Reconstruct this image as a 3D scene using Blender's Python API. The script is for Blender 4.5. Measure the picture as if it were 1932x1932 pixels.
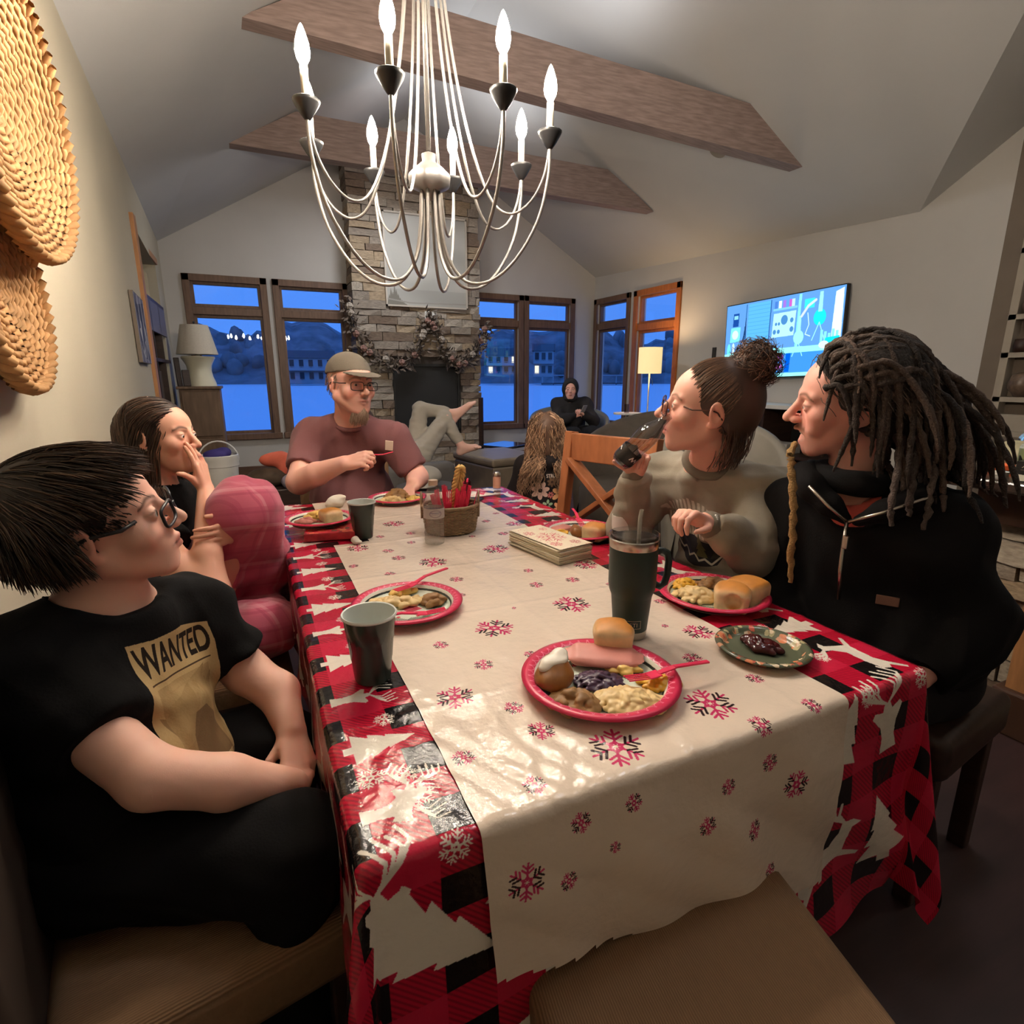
import bpy, bmesh, math, random
import numpy as np
from mathutils import Matrix, Vector
PI = math.pi
random.seed(7)
RNG = np.random.default_rng(7)
for _o in list(bpy.data.objects):
    bpy.data.objects.remove(_o)
scene = bpy.context.scene
COL = scene.collection

# ------------------------------------------------------------------ camera
cam_d = bpy.data.cameras.new('camera')
cam_d.sensor_width = 36.0
cam_d.lens = 1050.0 / 1932.0 * 36.0
cam_d.clip_start = 0.02
cam_d.clip_end = 2000
cam = bpy.data.objects.new('camera', cam_d)
COL.objects.link(cam)
cam.location = (0, 0, 1.27)
cam.rotation_euler = (PI / 2 - math.radians(13.702), 0, -math.radians(24.871))
scene.camera = cam

# ------------------------------------------------------------------ view + world
vs = scene.view_settings
vs.view_transform = 'Standard'
vs.look = 'None'
vs.exposure = 0.0
vs.gamma = 1.0
vs.use_curve_mapping = False
scene.cycles.use_denoising = True
scene.cycles.max_bounces = 7
scene.cycles.diffuse_bounces = 4
scene.cycles.glossy_bounces = 4
scene.cycles.transmission_bounces = 6
scene.cycles.transparent_max_bounces = 10
scene.cycles.sample_clamp_indirect = 6.0
scene.cycles.caustics_reflective = False
scene.cycles.caustics_refractive = False
W = bpy.data.worlds.new('dusk_sky')
scene.world = W
W.use_nodes = True
_nt = W.node_tree
_bg = _nt.nodes['Background']
_tc = _nt.nodes.new('ShaderNodeTexCoord')
_sx = _nt.nodes.new('ShaderNodeSeparateXYZ')
_rp = _nt.nodes.new('ShaderNodeValToRGB')
_nt.links.new(_tc.outputs['Generated'], _sx.inputs[0])
_nt.links.new(_sx.outputs['Z'], _rp.inputs['Fac'])
_nt.links.new(_rp.outputs['Color'], _bg.inputs['Color'])
_rp.color_ramp.elements[0].position = 0.5
_rp.color_ramp.elements[0].color = (0.085, 0.285, 0.95, 1)
_rp.color_ramp.elements[1].position = 0.85
_rp.color_ramp.elements[1].color = (0.04, 0.17, 0.72, 1)
_bg.inputs['Strength'].default_value = 1.05
BULB_W = 700.0          # radiance of one candle bulb of the chandelier
LAMP_W = 16.0           # radiance of the floor lamp's bulb

def lamp(name, kind, loc, watts, col, size=0.3, rot=(0, 0, 0)):
    d = bpy.data.lights.new(name, kind); d.energy = watts; d.color = col
    if kind == 'AREA': d.shape = 'DISK'; d.size = size
    else: d.shadow_soft_size = size
    o = bpy.data.objects.new(name, d); COL.objects.link(o); o.location = loc; o.rotation_euler = rot
    return o
# unseen fill lights added to lift the far room and the kitchen end
lamp('living_room_fill', 'AREA', (1.7, 6.25, 3.42), 38, (0.92, 0.95, 1.0), 0.5)
lamp('living_room_fill', 'AREA', (2.15, 1.1, 4.40), 40, (0.88, 0.94, 1.0), 0.5)
lamp('kitchen_fill', 'AREA', (3.6, 0.1, 4.35), 12, (1.0, 0.90, 0.78), 0.4)

# added fill lights without fixtures above the tie beams, washing the vault
lamp('beam_fill', 'AREA', (2.2, 4.02, 3.62), 7, (0.95, 0.96, 1.0), 1.2, (PI, 0, 0))
lamp('beam_fill', 'AREA', (2.2, 5.86, 3.60), 8, (0.95, 0.96, 1.0), 1.2, (PI, 0, 0))

# ------------------------------------------------------------------ objects and tags
def link(o, parent=None):
    COL.objects.link(o)
    if parent is not None:
        o.parent = parent
    return o

def tag(o, label=None, cat=None, group=None, kind=None):
    if label: o['label'] = label
    if cat: o['category'] = cat
    if group: o['group'] = group
    if kind: o['kind'] = kind
    return o

def thing(name, label, cat, loc=(0, 0, 0), rz=0.0, group=None, rot=None):
    o = bpy.data.objects.new(name, None)
    o.empty_display_size = 0.05
    link(o)
    o.location = loc
    o.rotation_euler = rot if rot else (0, 0, rz)
    return tag(o, label, cat, group)

class MB:
    """collects verts and faces"""
    def __init__(s):
        s.v = []; s.f = []; s.uv = None
    def add(s, v, f):
        b = len(s.v)
        s.v.extend([tuple(p) for p in v]); s.f.extend([tuple(i + b for i in q) for q in f])
        return s
    def box(s, c, d, rz=0.0, M=None, taper=1.0):
        x, y, z = d[0] / 2, d[1] / 2, d[2] / 2
        P = [Vector((sx * x * (taper if sz > 0 else 1), sy * y * (taper if sz > 0 else 1), sz * z)) for sz in (-1, 1) for sy in (-1, 1) for sx in (-1, 1)]
        R = M if M is not None else Matrix.Rotation(rz, 3, 'Z')
        return s.add([Vector(c) + R @ p for p in P], [(0, 2, 3, 1), (4, 5, 7, 6), (0, 1, 5, 4), (2, 6, 7, 3), (0, 4, 6, 2), (1, 3, 7, 5)])
    def b2(s, lo, hi):
        return s.box([(a + b) / 2 for a, b in zip(lo, hi)], [abs(b - a) for a, b in zip(lo, hi)])
    def bar(s, a, b, w, h, up=(0, 0, 1)):
        a = Vector(a); b = Vector(b); d = (b - a); L = d.length; d.normalize()
        x = d.cross(Vector(up))
        if x.length < 1e-5: x = d.cross(Vector((1, 0, 0)))
        x.normalize(); u = x.cross(d)
        M = Matrix((x, d, u)).transposed()
        return s.box((a + b) / 2, (w, L, h), M=M)
    def lathe(s, prof, n=24, c=(0, 0, 0), cap=False):
        rings = len(prof)
        v = []
        for r, z in prof:
            for i in range(n):
                t = 2 * PI * i / n
                v.append((c[0] + r * math.cos(t), c[1] + r * math.sin(t), c[2] + z))
        f = []
        for k in range(rings - 1):
            for i in range(n):
                j = (i + 1) % n
                f.append((k * n + i, k * n + j, (k + 1) * n + j, (k + 1) * n + i))
        if cap:
            f.append(tuple(range(n - 1, -1, -1))); f.append(tuple((rings - 1) * n + i for i in range(n)))
        return s.add(v, f)
    def tube(s, pts, r, n=8, cap=True):
        P = [Vector(p) for p in pts]; m = len(P)
        rr = r if hasattr(r, '__len__') else [r] * m
        v = []; prev = None
        for k in range(m):
            t = (P[min(k + 1, m - 1)] - P[max(k - 1, 0)])
            if t.length < 1e-9: t = Vector((0, 0, 1))
            t.normalize()
            if prev is None:
                prev = t.orthogonal().normalized()
            x = (prev - t * prev.dot(t))
            if x.length < 1e-6: x = t.orthogonal()
            x.normalize(); prev = x; y = t.cross(x)
            for i in range(n):
                a = 2 * PI * i / n
                v.append(P[k] + (x * math.cos(a) + y * math.sin(a)) * rr[k])
        f = []
        for k in range(m - 1):
            for i in range(n):
                j = (i + 1) % n
                f.append((k * n + i, k * n + j, (k + 1) * n + j, (k + 1) * n + i))
        if cap:
            f.append(tuple(range(n - 1, -1, -1))); f.append(tuple((m - 1) * n + i for i in range(n)))
        return s.add(v, f)
    def ball(s, c, r, nu=12, nv=8, M=None, squash=None):
        r = (r, r, r) if not hasattr(r, '__len__') else r
        v = []; f = []
        for k in range(nv + 1):
            ph = PI * k / nv
            for i in range(nu):
                t = 2 * PI * i / nu
                p = Vector((r[0] * math.sin(ph) * math.cos(t), r[1] * math.sin(ph) * math.sin(t), -r[2] * math.cos(ph)))
                if M is not None: p = M @ p
                v.append(Vector(c) + p)
        for k in range(nv):
            for i in range(nu):
                j = (i + 1) % nu
                f.append((k * nu + i, k * nu + j, (k + 1) * nu + j, (k + 1) * nu + i))
        return s.add(v, f)
    def prism(s, poly, z0, z1):
        n = len(poly)
        v = [(x, y, z0) for x, y in poly] + [(x, y, z1) for x, y in poly]
        f = [tuple(range(n - 1, -1, -1)), tuple(range(n, 2 * n))] + [(i, (i + 1) % n, n + (i + 1) % n, n + i) for i in range(n)]
        return s.add(v, f)
    def xf(s, M):
        s.v = [tuple(M @ Vector(p)) for p in s.v]; return s
    def mesh(s, name):
        me = bpy.data.meshes.new(name)
        me.from_pydata([tuple(p) for p in s.v], [], s.f)
        me.update()
        return me
    def build(s, name, mat, parent=None, smooth=False, bevel=0.0, loc=None, segs=2, sub=0, merge=True):
        me = s.mesh(name)
        if merge or bevel:
            bm = bmesh.new(); bm.from_mesh(me)
            bmesh.ops.remove_doubles(bm, verts=bm.verts, dist=1e-6)
            bmesh.ops.recalc_face_normals(bm, faces=bm.faces)
            if bevel:
                es = [e for e in bm.edges if len(e.link_faces) == 2 and e.calc_face_angle(0) > 0.5]
                bmesh.ops.bevel(bm, geom=es, offset=bevel, segments=segs, affect='EDGES', profile=0.5)
            bm.to_mesh(me); bm.free()
        if mat is not None: me.materials.append(mat)
        o = bpy.data.objects.new(name, me)
        link(o, parent)
        if loc is not None: o.location = loc
        if smooth:
            me.polygons.foreach_set('use_smooth', [True] * len(me.polygons))
            if smooth == 'auto':
                md = o.modifiers.new('ws', 'EDGE_SPLIT'); md.split_angle = 0.7
        if sub:
            md = o.modifiers.new('ss', 'SUBSURF'); md.levels = sub; md.render_levels = sub
        return o

def npmesh(name, V, F, mat, parent=None, smooth=True, col=None, uv=None, loc=None):
    """mesh from numpy arrays; F is (n,3) or (n,4); col per-vertex rgb; uv per-vertex"""
    me = bpy.data.meshes.new(name)
    V = np.asarray(V, np.float32); F = np.asarray(F, np.int32)
    k = F.shape[1]
    me.vertices.add(len(V)); me.vertices.foreach_set('co', V.ravel())
    me.loops.add(F.size); me.loops.foreach_set('vertex_index', F.ravel())
    me.polygons.add(len(F))
    me.polygons.foreach_set('loop_start', np.arange(0, F.size, k, dtype=np.int32))
    me.polygons.foreach_set('loop_total', np.full(len(F), k, np.int32))
    if smooth: me.polygons.foreach_set('use_smooth', np.ones(len(F), bool))
    me.update(calc_edges=True)
    if col is not None:
        c4 = np.ones((len(V), 4), np.float32); c4[:, :3] = col
        a = me.color_attributes.new('Col', 'FLOAT_COLOR', 'POINT'); a.data.foreach_set('color', c4.ravel())
    if uv is not None:
        l = me.uv_layers.new(name='UVMap'); l.data.foreach_set('uv', np.asarray(uv, np.float32)[F.ravel()].ravel())
    if mat is not None: me.materials.append(mat)
    o = bpy.data.objects.new(name, me)
    link(o, parent)
    if loc is not None: o.location = loc
    return o

def dup(root, loc, rz=None, label=None, group=None):
    r = root.copy(); COL.objects.link(r); r.location = loc
    if rz is not None: r.rotation_euler = (0, 0, rz)
    if label: r['label'] = label
    if group: r['group'] = group
    for ch in list(root.children):
        c = ch.copy(); COL.objects.link(c); c.parent = r
        for g in ch.children:
            d = g.copy(); COL.objects.link(d); d.parent = c
    return r

# ------------------------------------------------------------------ materials
def lin(r, g, b):
    return tuple(((c / 255.0) / 12.92 if c / 255.0 <= 0.04045 else ((c / 255.0 + 0.055) / 1.055) ** 2.4) for c in (r, g, b))

def mat(name, col, rough=0.6, metal=0.0, var=0.0, vscale=8.0, bump=0.0, bscale=60.0, stretch=(1, 1, 1), vcol=False,
        trans=0.0, ior=1.45, emit=None, estr=0.0, sss=0.0, sheen=0.0, coat=0.0, img=None, alpha=None, spec=0.5, col2=None, detail=4.0, coord='Object', mask=False):
    m = bpy.data.materials.new(name)
    m.use_nodes = True
    nt = m.node_tree; N = nt.nodes; L = nt.links
    p = N['Principled BSDF']
    p.inputs['Roughness'].default_value = rough
    p.inputs['Metallic'].default_value = metal
    p.inputs['IOR'].default_value = ior
    p.inputs['Specular IOR Level'].default_value = spec
    if trans: p.inputs['Transmission Weight'].default_value = trans
    if sss:
        p.inputs['Subsurface Weight'].default_value = sss
        p.inputs['Subsurface Radius'].default_value = (1.0, 0.35, 0.2)
        p.inputs['Subsurface Scale'].default_value = 0.006
    if sheen: p.inputs['Sheen Weight'].default_value = sheen
    if coat: p.inputs['Coat Weight'].default_value = coat; p.inputs['Coat Roughness'].default_value = 0.15
    if alpha is not None: p.inputs['Alpha'].default_value = alpha
    if emit is not None:
        p.inputs['Emission Color'].default_value = (*emit, 1); p.inputs['Emission Strength'].default_value = estr
    tc = N.new('ShaderNodeTexCoord'); mp = N.new('ShaderNodeMapping'); mp.inputs['Scale'].default_value = stretch
    L.new(tc.outputs[coord], mp.inputs['Vector'])
    src = None
    if vcol:
        a = N.new('ShaderNodeVertexColor'); a.layer_name = 'Col'; src = a.outputs['Color']
    elif img is not None:
        a = N.new('ShaderNodeTexImage'); a.image = img; a.interpolation = 'Linear'; a.extension = 'EXTEND'
        L.new(tc.outputs['UV'], a.inputs['Vector']); src = a.outputs['Color']
        if mask:                                   # print only where the mesh carries it
            va = N.new('ShaderNodeVertexColor'); va.layer_name = 'Col'
            mk = N.new('ShaderNodeMix'); mk.data_type = 'RGBA'; mk.inputs['A'].default_value = (*col, 1)
            L.new(va.outputs['Color'], mk.inputs['Factor']); L.new(src, mk.inputs['B']); src = mk.outputs['Result']
    if var:
        nz = N.new('ShaderNodeTexNoise'); nz.inputs['Scale'].default_value = vscale; nz.inputs['Detail'].default_value = detail
        L.new(mp.outputs[0], nz.inputs['Vector'])
        mx = N.new('ShaderNodeMix'); mx.data_type = 'RGBA'; mx.blend_type = 'MULTIPLY' if src is not None or col2 is None else 'MIX'
        rp = N.new('ShaderNodeValToRGB')
        rp.color_ramp.elements[0].position = 0.3; rp.color_ramp.elements[1].position = 0.7
        L.new(nz.outputs['Fac'], rp.inputs['Fac'])
        if col2 is not None and src is None:
            L.new(rp.outputs['Color'], mx.inputs['Factor'])
            mx.inputs['A'].default_value = (*col, 1); mx.inputs['B'].default_value = (*col2, 1)
        else:
            mx.inputs['Factor'].default_value = 1.0
            lo = 1.0 - var
            rp.color_ramp.elements[0].color = (lo, lo, lo, 1); rp.color_ramp.elements[1].color = (1 + var * .4,) * 3 + (1,)
            if src is not None: L.new(src, mx.inputs['A'])
            else: mx.inputs['A'].default_value = (*col, 1)
            L.new(rp.outputs['Color'], mx.inputs['B'])
        src = mx.outputs['Result']
    if src is not None: L.new(src, p.inputs['Base Color'])
    else: p.inputs['Base Color'].default_value = (*col, 1)
    if bump:
        nb = N.new('ShaderNodeTexNoise'); nb.inputs['Scale'].default_value = bscale; nb.inputs['Detail'].default_value = 4
        L.new(mp.outputs[0], nb.inputs['Vector'])
        b = N.new('ShaderNodeBump'); b.inputs['Strength'].default_value = bump; b.inputs['Distance'].default_value = 0.01
        L.new(nb.outputs['Fac'], b.inputs['Height']); L.new(b.outputs[0], p.inputs['Normal'])
    return m

def emat(name, col, strength, img=None):
    m = bpy.data.materials.new(name); m.use_nodes = True
    nt = m.node_tree; N = nt.nodes
    N.remove(N['Principled BSDF'])
    e = N.new('ShaderNodeEmission'); e.inputs['Color'].default_value = (*col, 1); e.inputs['Strength'].default_value = strength
    if img is not None:
        t = N.new('ShaderNodeTexImage'); t.image = img; t.extension = 'EXTEND'
        nt.links.new(t.outputs['Color'], e.inputs['Color'])
    nt.links.new(e.outputs[0], N['Material Output'].inputs['Surface'])
    return m

def glass_pane(name, tint=(0.9, 0.95, 1.0), rough=0.0, k0=0.05):
    """thin pane: mostly clear, mirrors a little"""
    m = bpy.data.materials.new(name); m.use_nodes = True
    nt = m.node_tree; N = nt.nodes; N.remove(N['Principled BSDF'])
    t = N.new('ShaderNodeBsdfTransparent'); t.inputs['Color'].default_value = (*tint, 1)
    g = N.new('ShaderNodeBsdfGlossy'); g.inputs['Roughness'].default_value = rough
    lw = N.new('ShaderNodeLayerWeight'); lw.inputs['Blend'].default_value = 0.5
    pw = N.new('ShaderNodeMath'); pw.operation = 'POWER'; pw.inputs[1].default_value = 3.5
    ma = N.new('ShaderNodeMath'); ma.operation = 'MULTIPLY_ADD'; ma.inputs[1].default_value = 0.62; ma.inputs[2].default_value = k0
    nt.links.new(lw.outputs['Facing'], pw.inputs[0]); nt.links.new(pw.outputs[0], ma.inputs[0])
    mx = N.new('ShaderNodeMixShader')
    nt.links.new(ma.outputs[0], mx.inputs[0]); nt.links.new(t.outputs[0], mx.inputs[1]); nt.links.new(g.outputs[0], mx.inputs[2])
    nt.links.new(mx.outputs[0], N['Material Output'].inputs['Surface'])
    return m

# ------------------------------------------------------------------ flat prints (drawn here, pixel by pixel)
class Img:
    def __init__(s, w, h, bg=(1, 1, 1)):
        s.w, s.h = w, h
        s.a = np.empty((h, w, 3), np.float32); s.a[:] = bg
    def poly(s, pts, col, op=1.0):
        P = np.asarray(pts, float)
        x0, y0 = np.maximum(np.floor(P.min(0)).astype(int), 0); x1, y1 = np.ceil(P.max(0)).astype(int) + 1
        x1 = min(x1, s.w); y1 = min(y1, s.h)
        if x1 <= x0 or y1 <= y0: return
        X, Y = np.meshgrid(np.arange(x0, x1) + .5, np.arange(y0, y1) + .5)
        ins = np.zeros(X.shape, bool)
        for i in range(len(P)):
            ax, ay = P[i]; bx, by = P[(i + 1) % len(P)]
            if ay == by: continue
            c = ((ay > Y) != (by > Y)) & (X < (bx - ax) * (Y - ay) / (by - ay) + ax)
            ins ^= c
        r = s.a[y0:y1, x0:x1]; r[ins] = r[ins] * (1 - op) + np.array(col) * op
    def line(s, pts, w, col):
        for (ax, ay), (bx, by) in zip(pts[:-1], pts[1:]):
            x0 = max(int(min(ax, bx) - w), 0); x1 = min(int(max(ax, bx) + w) + 2, s.w)
            y0 = max(int(min(ay, by) - w), 0); y1 = min(int(max(ay, by) + w) + 2, s.h)
            if x1 <= x0 or y1 <= y0: continue
            X, Y = np.meshgrid(np.arange(x0, x1) + .5, np.arange(y0, y1) + .5)
            dx, dy = bx - ax, by - ay
            t = np.clip(((X - ax) * dx + (Y - ay) * dy) / max(dx * dx + dy * dy, 1e-9), 0, 1)
            d = np.hypot(X - ax - t * dx, Y - ay - t * dy)
            r = s.a[y0:y1, x0:x1]; r[d < w / 2] = col
    def ell(s, cx, cy, rx, ry, col, n=28):
        s.poly([(cx + rx * math.cos(2 * PI * i / n), cy + ry * math.sin(2 * PI * i / n)) for i in range(n)], col)
    def text(s, txt, x, y, h, col, rot=0.0, shear=0.0, bold=0.0, sx=1.0):
        """x,y = left baseline in pixels (y up), h = cap height"""
        cu = bpy.data.curves.new('tmp', 'FONT'); cu.body = txt; cu.size = 1.0; cu.offset = bold; cu.shear = shear
        o = bpy.data.objects.new('tmp', cu); COL.objects.link(o)
        dg = bpy.context.evaluated_depsgraph_get(); me = o.evaluated_get(dg).to_mesh()
        k = h / 0.7; c, n = math.cos(rot), math.sin(rot)
        V = [(x + (v.co.x * sx * c - v.co.y * n) * k, y + (v.co.x * sx * n + v.co.y * c) * k) for v in me.vertices]
        for p in me.polygons: s.poly([V[i] for i in p.vertices], col)
        o.evaluated_get(dg).to_mesh_clear(); bpy.data.objects.remove(o); bpy.data.curves.remove(cu)
    def image(s, name):
        im = bpy.data.images.new(name, s.w, s.h, float_buffer=False)
        a = np.ones((s.h, s.w, 4), np.float32)
        a[..., :3] = s.a            # values are given in sRGB 0..1, row 0 = bottom
        im.pixels.foreach_set(a.ravel()); im.update()
        return im
def c255(*c): return tuple(v / 255.0 for v in c)
# ------------------------------------------------------------------ smooth bodies: a distance field on a stretched grid, then surface nets
def nrm(v):
    v = np.asarray(v, float); return v / max(np.linalg.norm(v), 1e-9)

class Sdf:
    def __init__(s): s.ops = []; s.M = np.eye(4)
    def frame(s, M): s.M = np.array(M, float); return s
    def _p(s, p): return (s.M @ np.array([*p, 1.0]))[:3]
    def _k(s): return np.linalg.norm(s.M[:3, 0])
    def cap(s, a, b, ra, rb=None, k=0.012, op='+'):
        q = s._k(); rb = ra if rb is None else rb
        s.ops.append(('c', s._p(a), s._p(b), ra * q, rb * q, k * q, op)); return s
    def path(s, pts, rs, k=0.012, op='+'):
        for i in range(len(pts) - 1): s.cap(pts[i], pts[i + 1], rs[i], rs[i + 1], k, op)
        return s
    def ell(s, c, r, k=0.012, op='+', R=None):
        q = s._k(); A = s.M[:3, :3] / q
        if R is not None: A = A @ np.array(R, float)
        r = (r, r, r) if not hasattr(r, '__len__') else r
        s.ops.append(('e', s._p(c), np.array(r, float) * q, A, k * q, op)); return s
    def box(s, c, h, r=0.005, k=0.008, op='+', R=None):
        q = s._k(); A = s.M[:3, :3] / q
        if R is not None: A = A @ np.array(R, float)
        s.ops.append(('b', s._p(c), np.array(h, float) * q, A, r * q, k * q, op)); return s
    def half(s, p, n, k=0.004):
        """cut away the side the normal points to"""
        s.ops.append(('h', s._p(p), nrm(s.M[:3, :3] @ np.array(n, float)), k)); return s
    def ext(s, other): s.ops += other.ops; return s
    def field(s, xs, ys, zs, grow=0.0):
        F = np.full((len(xs), len(ys), len(zs)), 0.35, np.float32)
        G = (xs, ys, zs)
        for o in s.ops:
            t = o[0]
            if t == 'h':
                p, n, k = o[1:]
                d = ((xs[:, None, None] - p[0]) * n[0] + (ys[None, :, None] - p[1]) * n[1] + (zs[None, None, :] - p[2]) * n[2]).astype(np.float32)
                h = np.maximum(k - np.abs(F - d), 0) / k
                F = np.maximum(F, d) + h * h * k * .25
                continue
            k = o[-2]; op = o[-1]; m = k + 0.03 + grow
            if t == 'c':
                a, b, ra, rb = o[1:5]; r = max(ra, rb)
                lo = np.minimum(a, b) - r - m; hi = np.maximum(a, b) + r + m
            elif t == 'e':
                c, r, A = o[1:4]; e = np.abs(A) @ r; lo = c - e - m; hi = c + e + m
            else:
                c, hh, A, rr = o[1:5]; e = np.abs(A) @ (hh + rr); lo = c - e - m; hi = c + e + m
            I = [(np.searchsorted(g, lo[i]), np.searchsorted(g, hi[i])) for i, g in enumerate(G)]
            if any(j <= i for i, j in I): continue
            X = xs[I[0][0]:I[0][1], None, None].astype(np.float32); Y = ys[None, I[1][0]:I[1][1], None].astype(np.float32); Z = zs[None, None, I[2][0]:I[2][1]].astype(np.float32)
            sl = F[I[0][0]:I[0][1], I[1][0]:I[1][1], I[2][0]:I[2][1]]
            if t == 'c':
                ab = b - a; L2 = max(ab @ ab, 1e-12)
                h = np.clip(((X - a[0]) * ab[0] + (Y - a[1]) * ab[1] + (Z - a[2]) * ab[2]) / np.float32(L2), 0, 1)
                d = np.sqrt((X - a[0] - h * ab[0]) ** 2 + (Y - a[1] - h * ab[1]) ** 2 + (Z - a[2] - h * ab[2]) ** 2) - (ra + (rb - ra) * h)
            else:
                px = [(X - c[0]) * A[0, i] + (Y - c[1]) * A[1, i] + (Z - c[2]) * A[2, i] for i in range(3)]
                if t == 'e':
                    k0 = np.sqrt(sum((px[i] / np.float32(r[i])) ** 2 for i in range(3)))
                    k1 = np.sqrt(sum((px[i] / np.float32(r[i] * r[i])) ** 2 for i in range(3)))
                    d = k0 * (k0 - 1) / np.maximum(k1, 1e-6)
                else:
                    qx = [np.abs(px[i]) - np.float32(hh[i]) for i in range(3)]
                    d = np.sqrt(sum(np.maximum(v, 0) ** 2 for v in qx)) + np.minimum(np.maximum(np.maximum(qx[0], qx[1]), qx[2]), 0) - rr
            d = d.astype(np.float32) - np.float32(grow if op == '+' else 0)
            if op == '+':
                h = np.maximum(k - np.abs(sl - d), 0) / k; sl[...] = np.minimum(sl, d) - h * h * k * .25
            elif op == '-':
                h = np.maximum(k - np.abs(sl + d), 0) / k; sl[...] = np.maximum(sl, -d) + h * h * k * .25
        return F

def lines(lo, hi, coarse, fine=()):
    """grid lines from lo to hi, finer inside the intervals of fine = [(a, b, step)]"""
    out = [lo]; x = lo
    while x < hi:
        st = coarse
        for a, b, f in fine:
            if a - 1e-9 <= x <= b: st = min(st, f)
            elif x < a and x + st > a: st = min(st, max(a - x, f * 0.7))
        x += st; out.append(x)
    return np.array(out)

def nets(F, xs, ys, zs):
    S = F < 0
    nx, ny, nz = S.shape
    def C(a, i, j, k): return a[i:nx - 1 + i, j:ny - 1 + j, k:nz - 1 + k]
    al = np.ones((nx - 1, ny - 1, nz - 1), bool); an = np.zeros_like(al)
    for i in (0, 1):
        for j in (0, 1):
            for k in (0, 1):
                c = C(S, i, j, k); al &= c; an |= c
    act = an & ~al
    I, J, K = np.nonzero(act)
    n = len(I)
    idx = np.full(act.shape, -1, np.int32); idx[I, J, K] = np.arange(n)
    val = {}
    for i in (0, 1):
        for j in (0, 1):
            for k in (0, 1): val[i, j, k] = F[I + i, J + j, K + k]
    acc = np.zeros((n, 3)); cnt = np.zeros(n)
    corner = [(i, j, k) for i in (0, 1) for j in (0, 1) for k in (0, 1)]
    for c in corner:
        for ax in range(3):
            if c[ax]: continue
            d = list(c); d[ax] = 1; d = tuple(d)
            va, vb = val[c], val[d]
            m = (va < 0) != (vb < 0)
            t = np.where(m, va / np.where(m, va - vb, 1), 0)
            p = [np.full(n, float(c[a])) for a in range(3)]; p[ax] = t
            for a in range(3): acc[:, a] += np.where(m, p[a], 0)
            cnt += m
    acc /= np.maximum(cnt, 1)[:, None]
    V = np.stack([xs[I] + acc[:, 0] * (xs[I + 1] - xs[I]), ys[J] + acc[:, 1] * (ys[J + 1] - ys[J]), zs[K] + acc[:, 2] * (zs[K + 1] - zs[K])], 1)
    Q = []
    a = S[:-1, 1:-1, 1:-1]; b = S[1:, 1:-1, 1:-1]
    i, j, k = np.nonzero(a != b); fl = a[i, j, k]; j1 = j + 1; k1 = k + 1
    q = np.stack([idx[i, j1 - 1, k1 - 1], idx[i, j1, k1 - 1], idx[i, j1, k1], idx[i, j1 - 1, k1]], 1); q[~fl] = q[~fl][:, ::-1]; Q.append(q)
    a = S[1:-1, :-1, 1:-1]; b = S[1:-1, 1:, 1:-1]
    i, j, k = np.nonzero(a != b); fl = a[i, j, k]; i1 = i + 1; k1 = k + 1
    q = np.stack([idx[i1 - 1, j, k1 - 1], idx[i1 - 1, j, k1], idx[i1, j, k1], idx[i1, j, k1 - 1]], 1); q[~fl] = q[~fl][:, ::-1]; Q.append(q)
    a = S[1:-1, 1:-1, :-1]; b = S[1:-1, 1:-1, 1:]
    i, j, k = np.nonzero(a != b); fl = a[i, j, k]; i1 = i + 1; j1 = j + 1
    q = np.stack([idx[i1 - 1, j1 - 1, k], idx[i1, j1 - 1, k], idx[i1, j1, k], idx[i1 - 1, j1, k]], 1); q[~fl] = q[~fl][:, ::-1]; Q.append(q)
    return V, np.concatenate(Q)

def relax(V, Q, it=2, lam=0.5):
    for _ in range(it):
        A = np.zeros_like(V); c = np.zeros(len(V))
        for e in ((0, 1), (1, 2), (2, 3), (3, 0)):
            np.add.at(A, Q[:, e[0]], V[Q[:, e[1]]]); np.add.at(A, Q[:, e[1]], V[Q[:, e[0]]])
            np.add.at(c, Q[:, e[0]], 1); np.add.at(c, Q[:, e[1]], 1)
        V = V + lam * (A / np.maximum(c, 1)[:, None] - V)
    return V

def folds(P, f=26.0, seed=0):
    """cheap cloth noise in -1..1"""
    r = np.random.default_rng(seed); out = np.zeros(len(P)) if P.ndim == 2 else 0
    for i in range(6):
        d = nrm(r.normal(size=3)); e = nrm(r.normal(size=3)); fq = f * (0.6 + 0.25 * i)
        w = P @ d * fq + 1.7 * np.sin(P @ e * fq * 0.55 + i) + r.uniform(0, 6)
        out = out + (np.sin(w) if i % 2 else 1.3 * (.65 - np.abs(np.sin(w * .5)))) / (1 + .35 * i)
    return out / 2.0

def vnormals(V, Q):
    n = np.cross(V[Q[:, 2]] - V[Q[:, 0]], V[Q[:, 3]] - V[Q[:, 1]])
    N = np.zeros_like(V)
    for i in range(4): np.add.at(N, Q[:, i], n)
    return N / np.maximum(np.linalg.norm(N, axis=1), 1e-12)[:, None]

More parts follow.
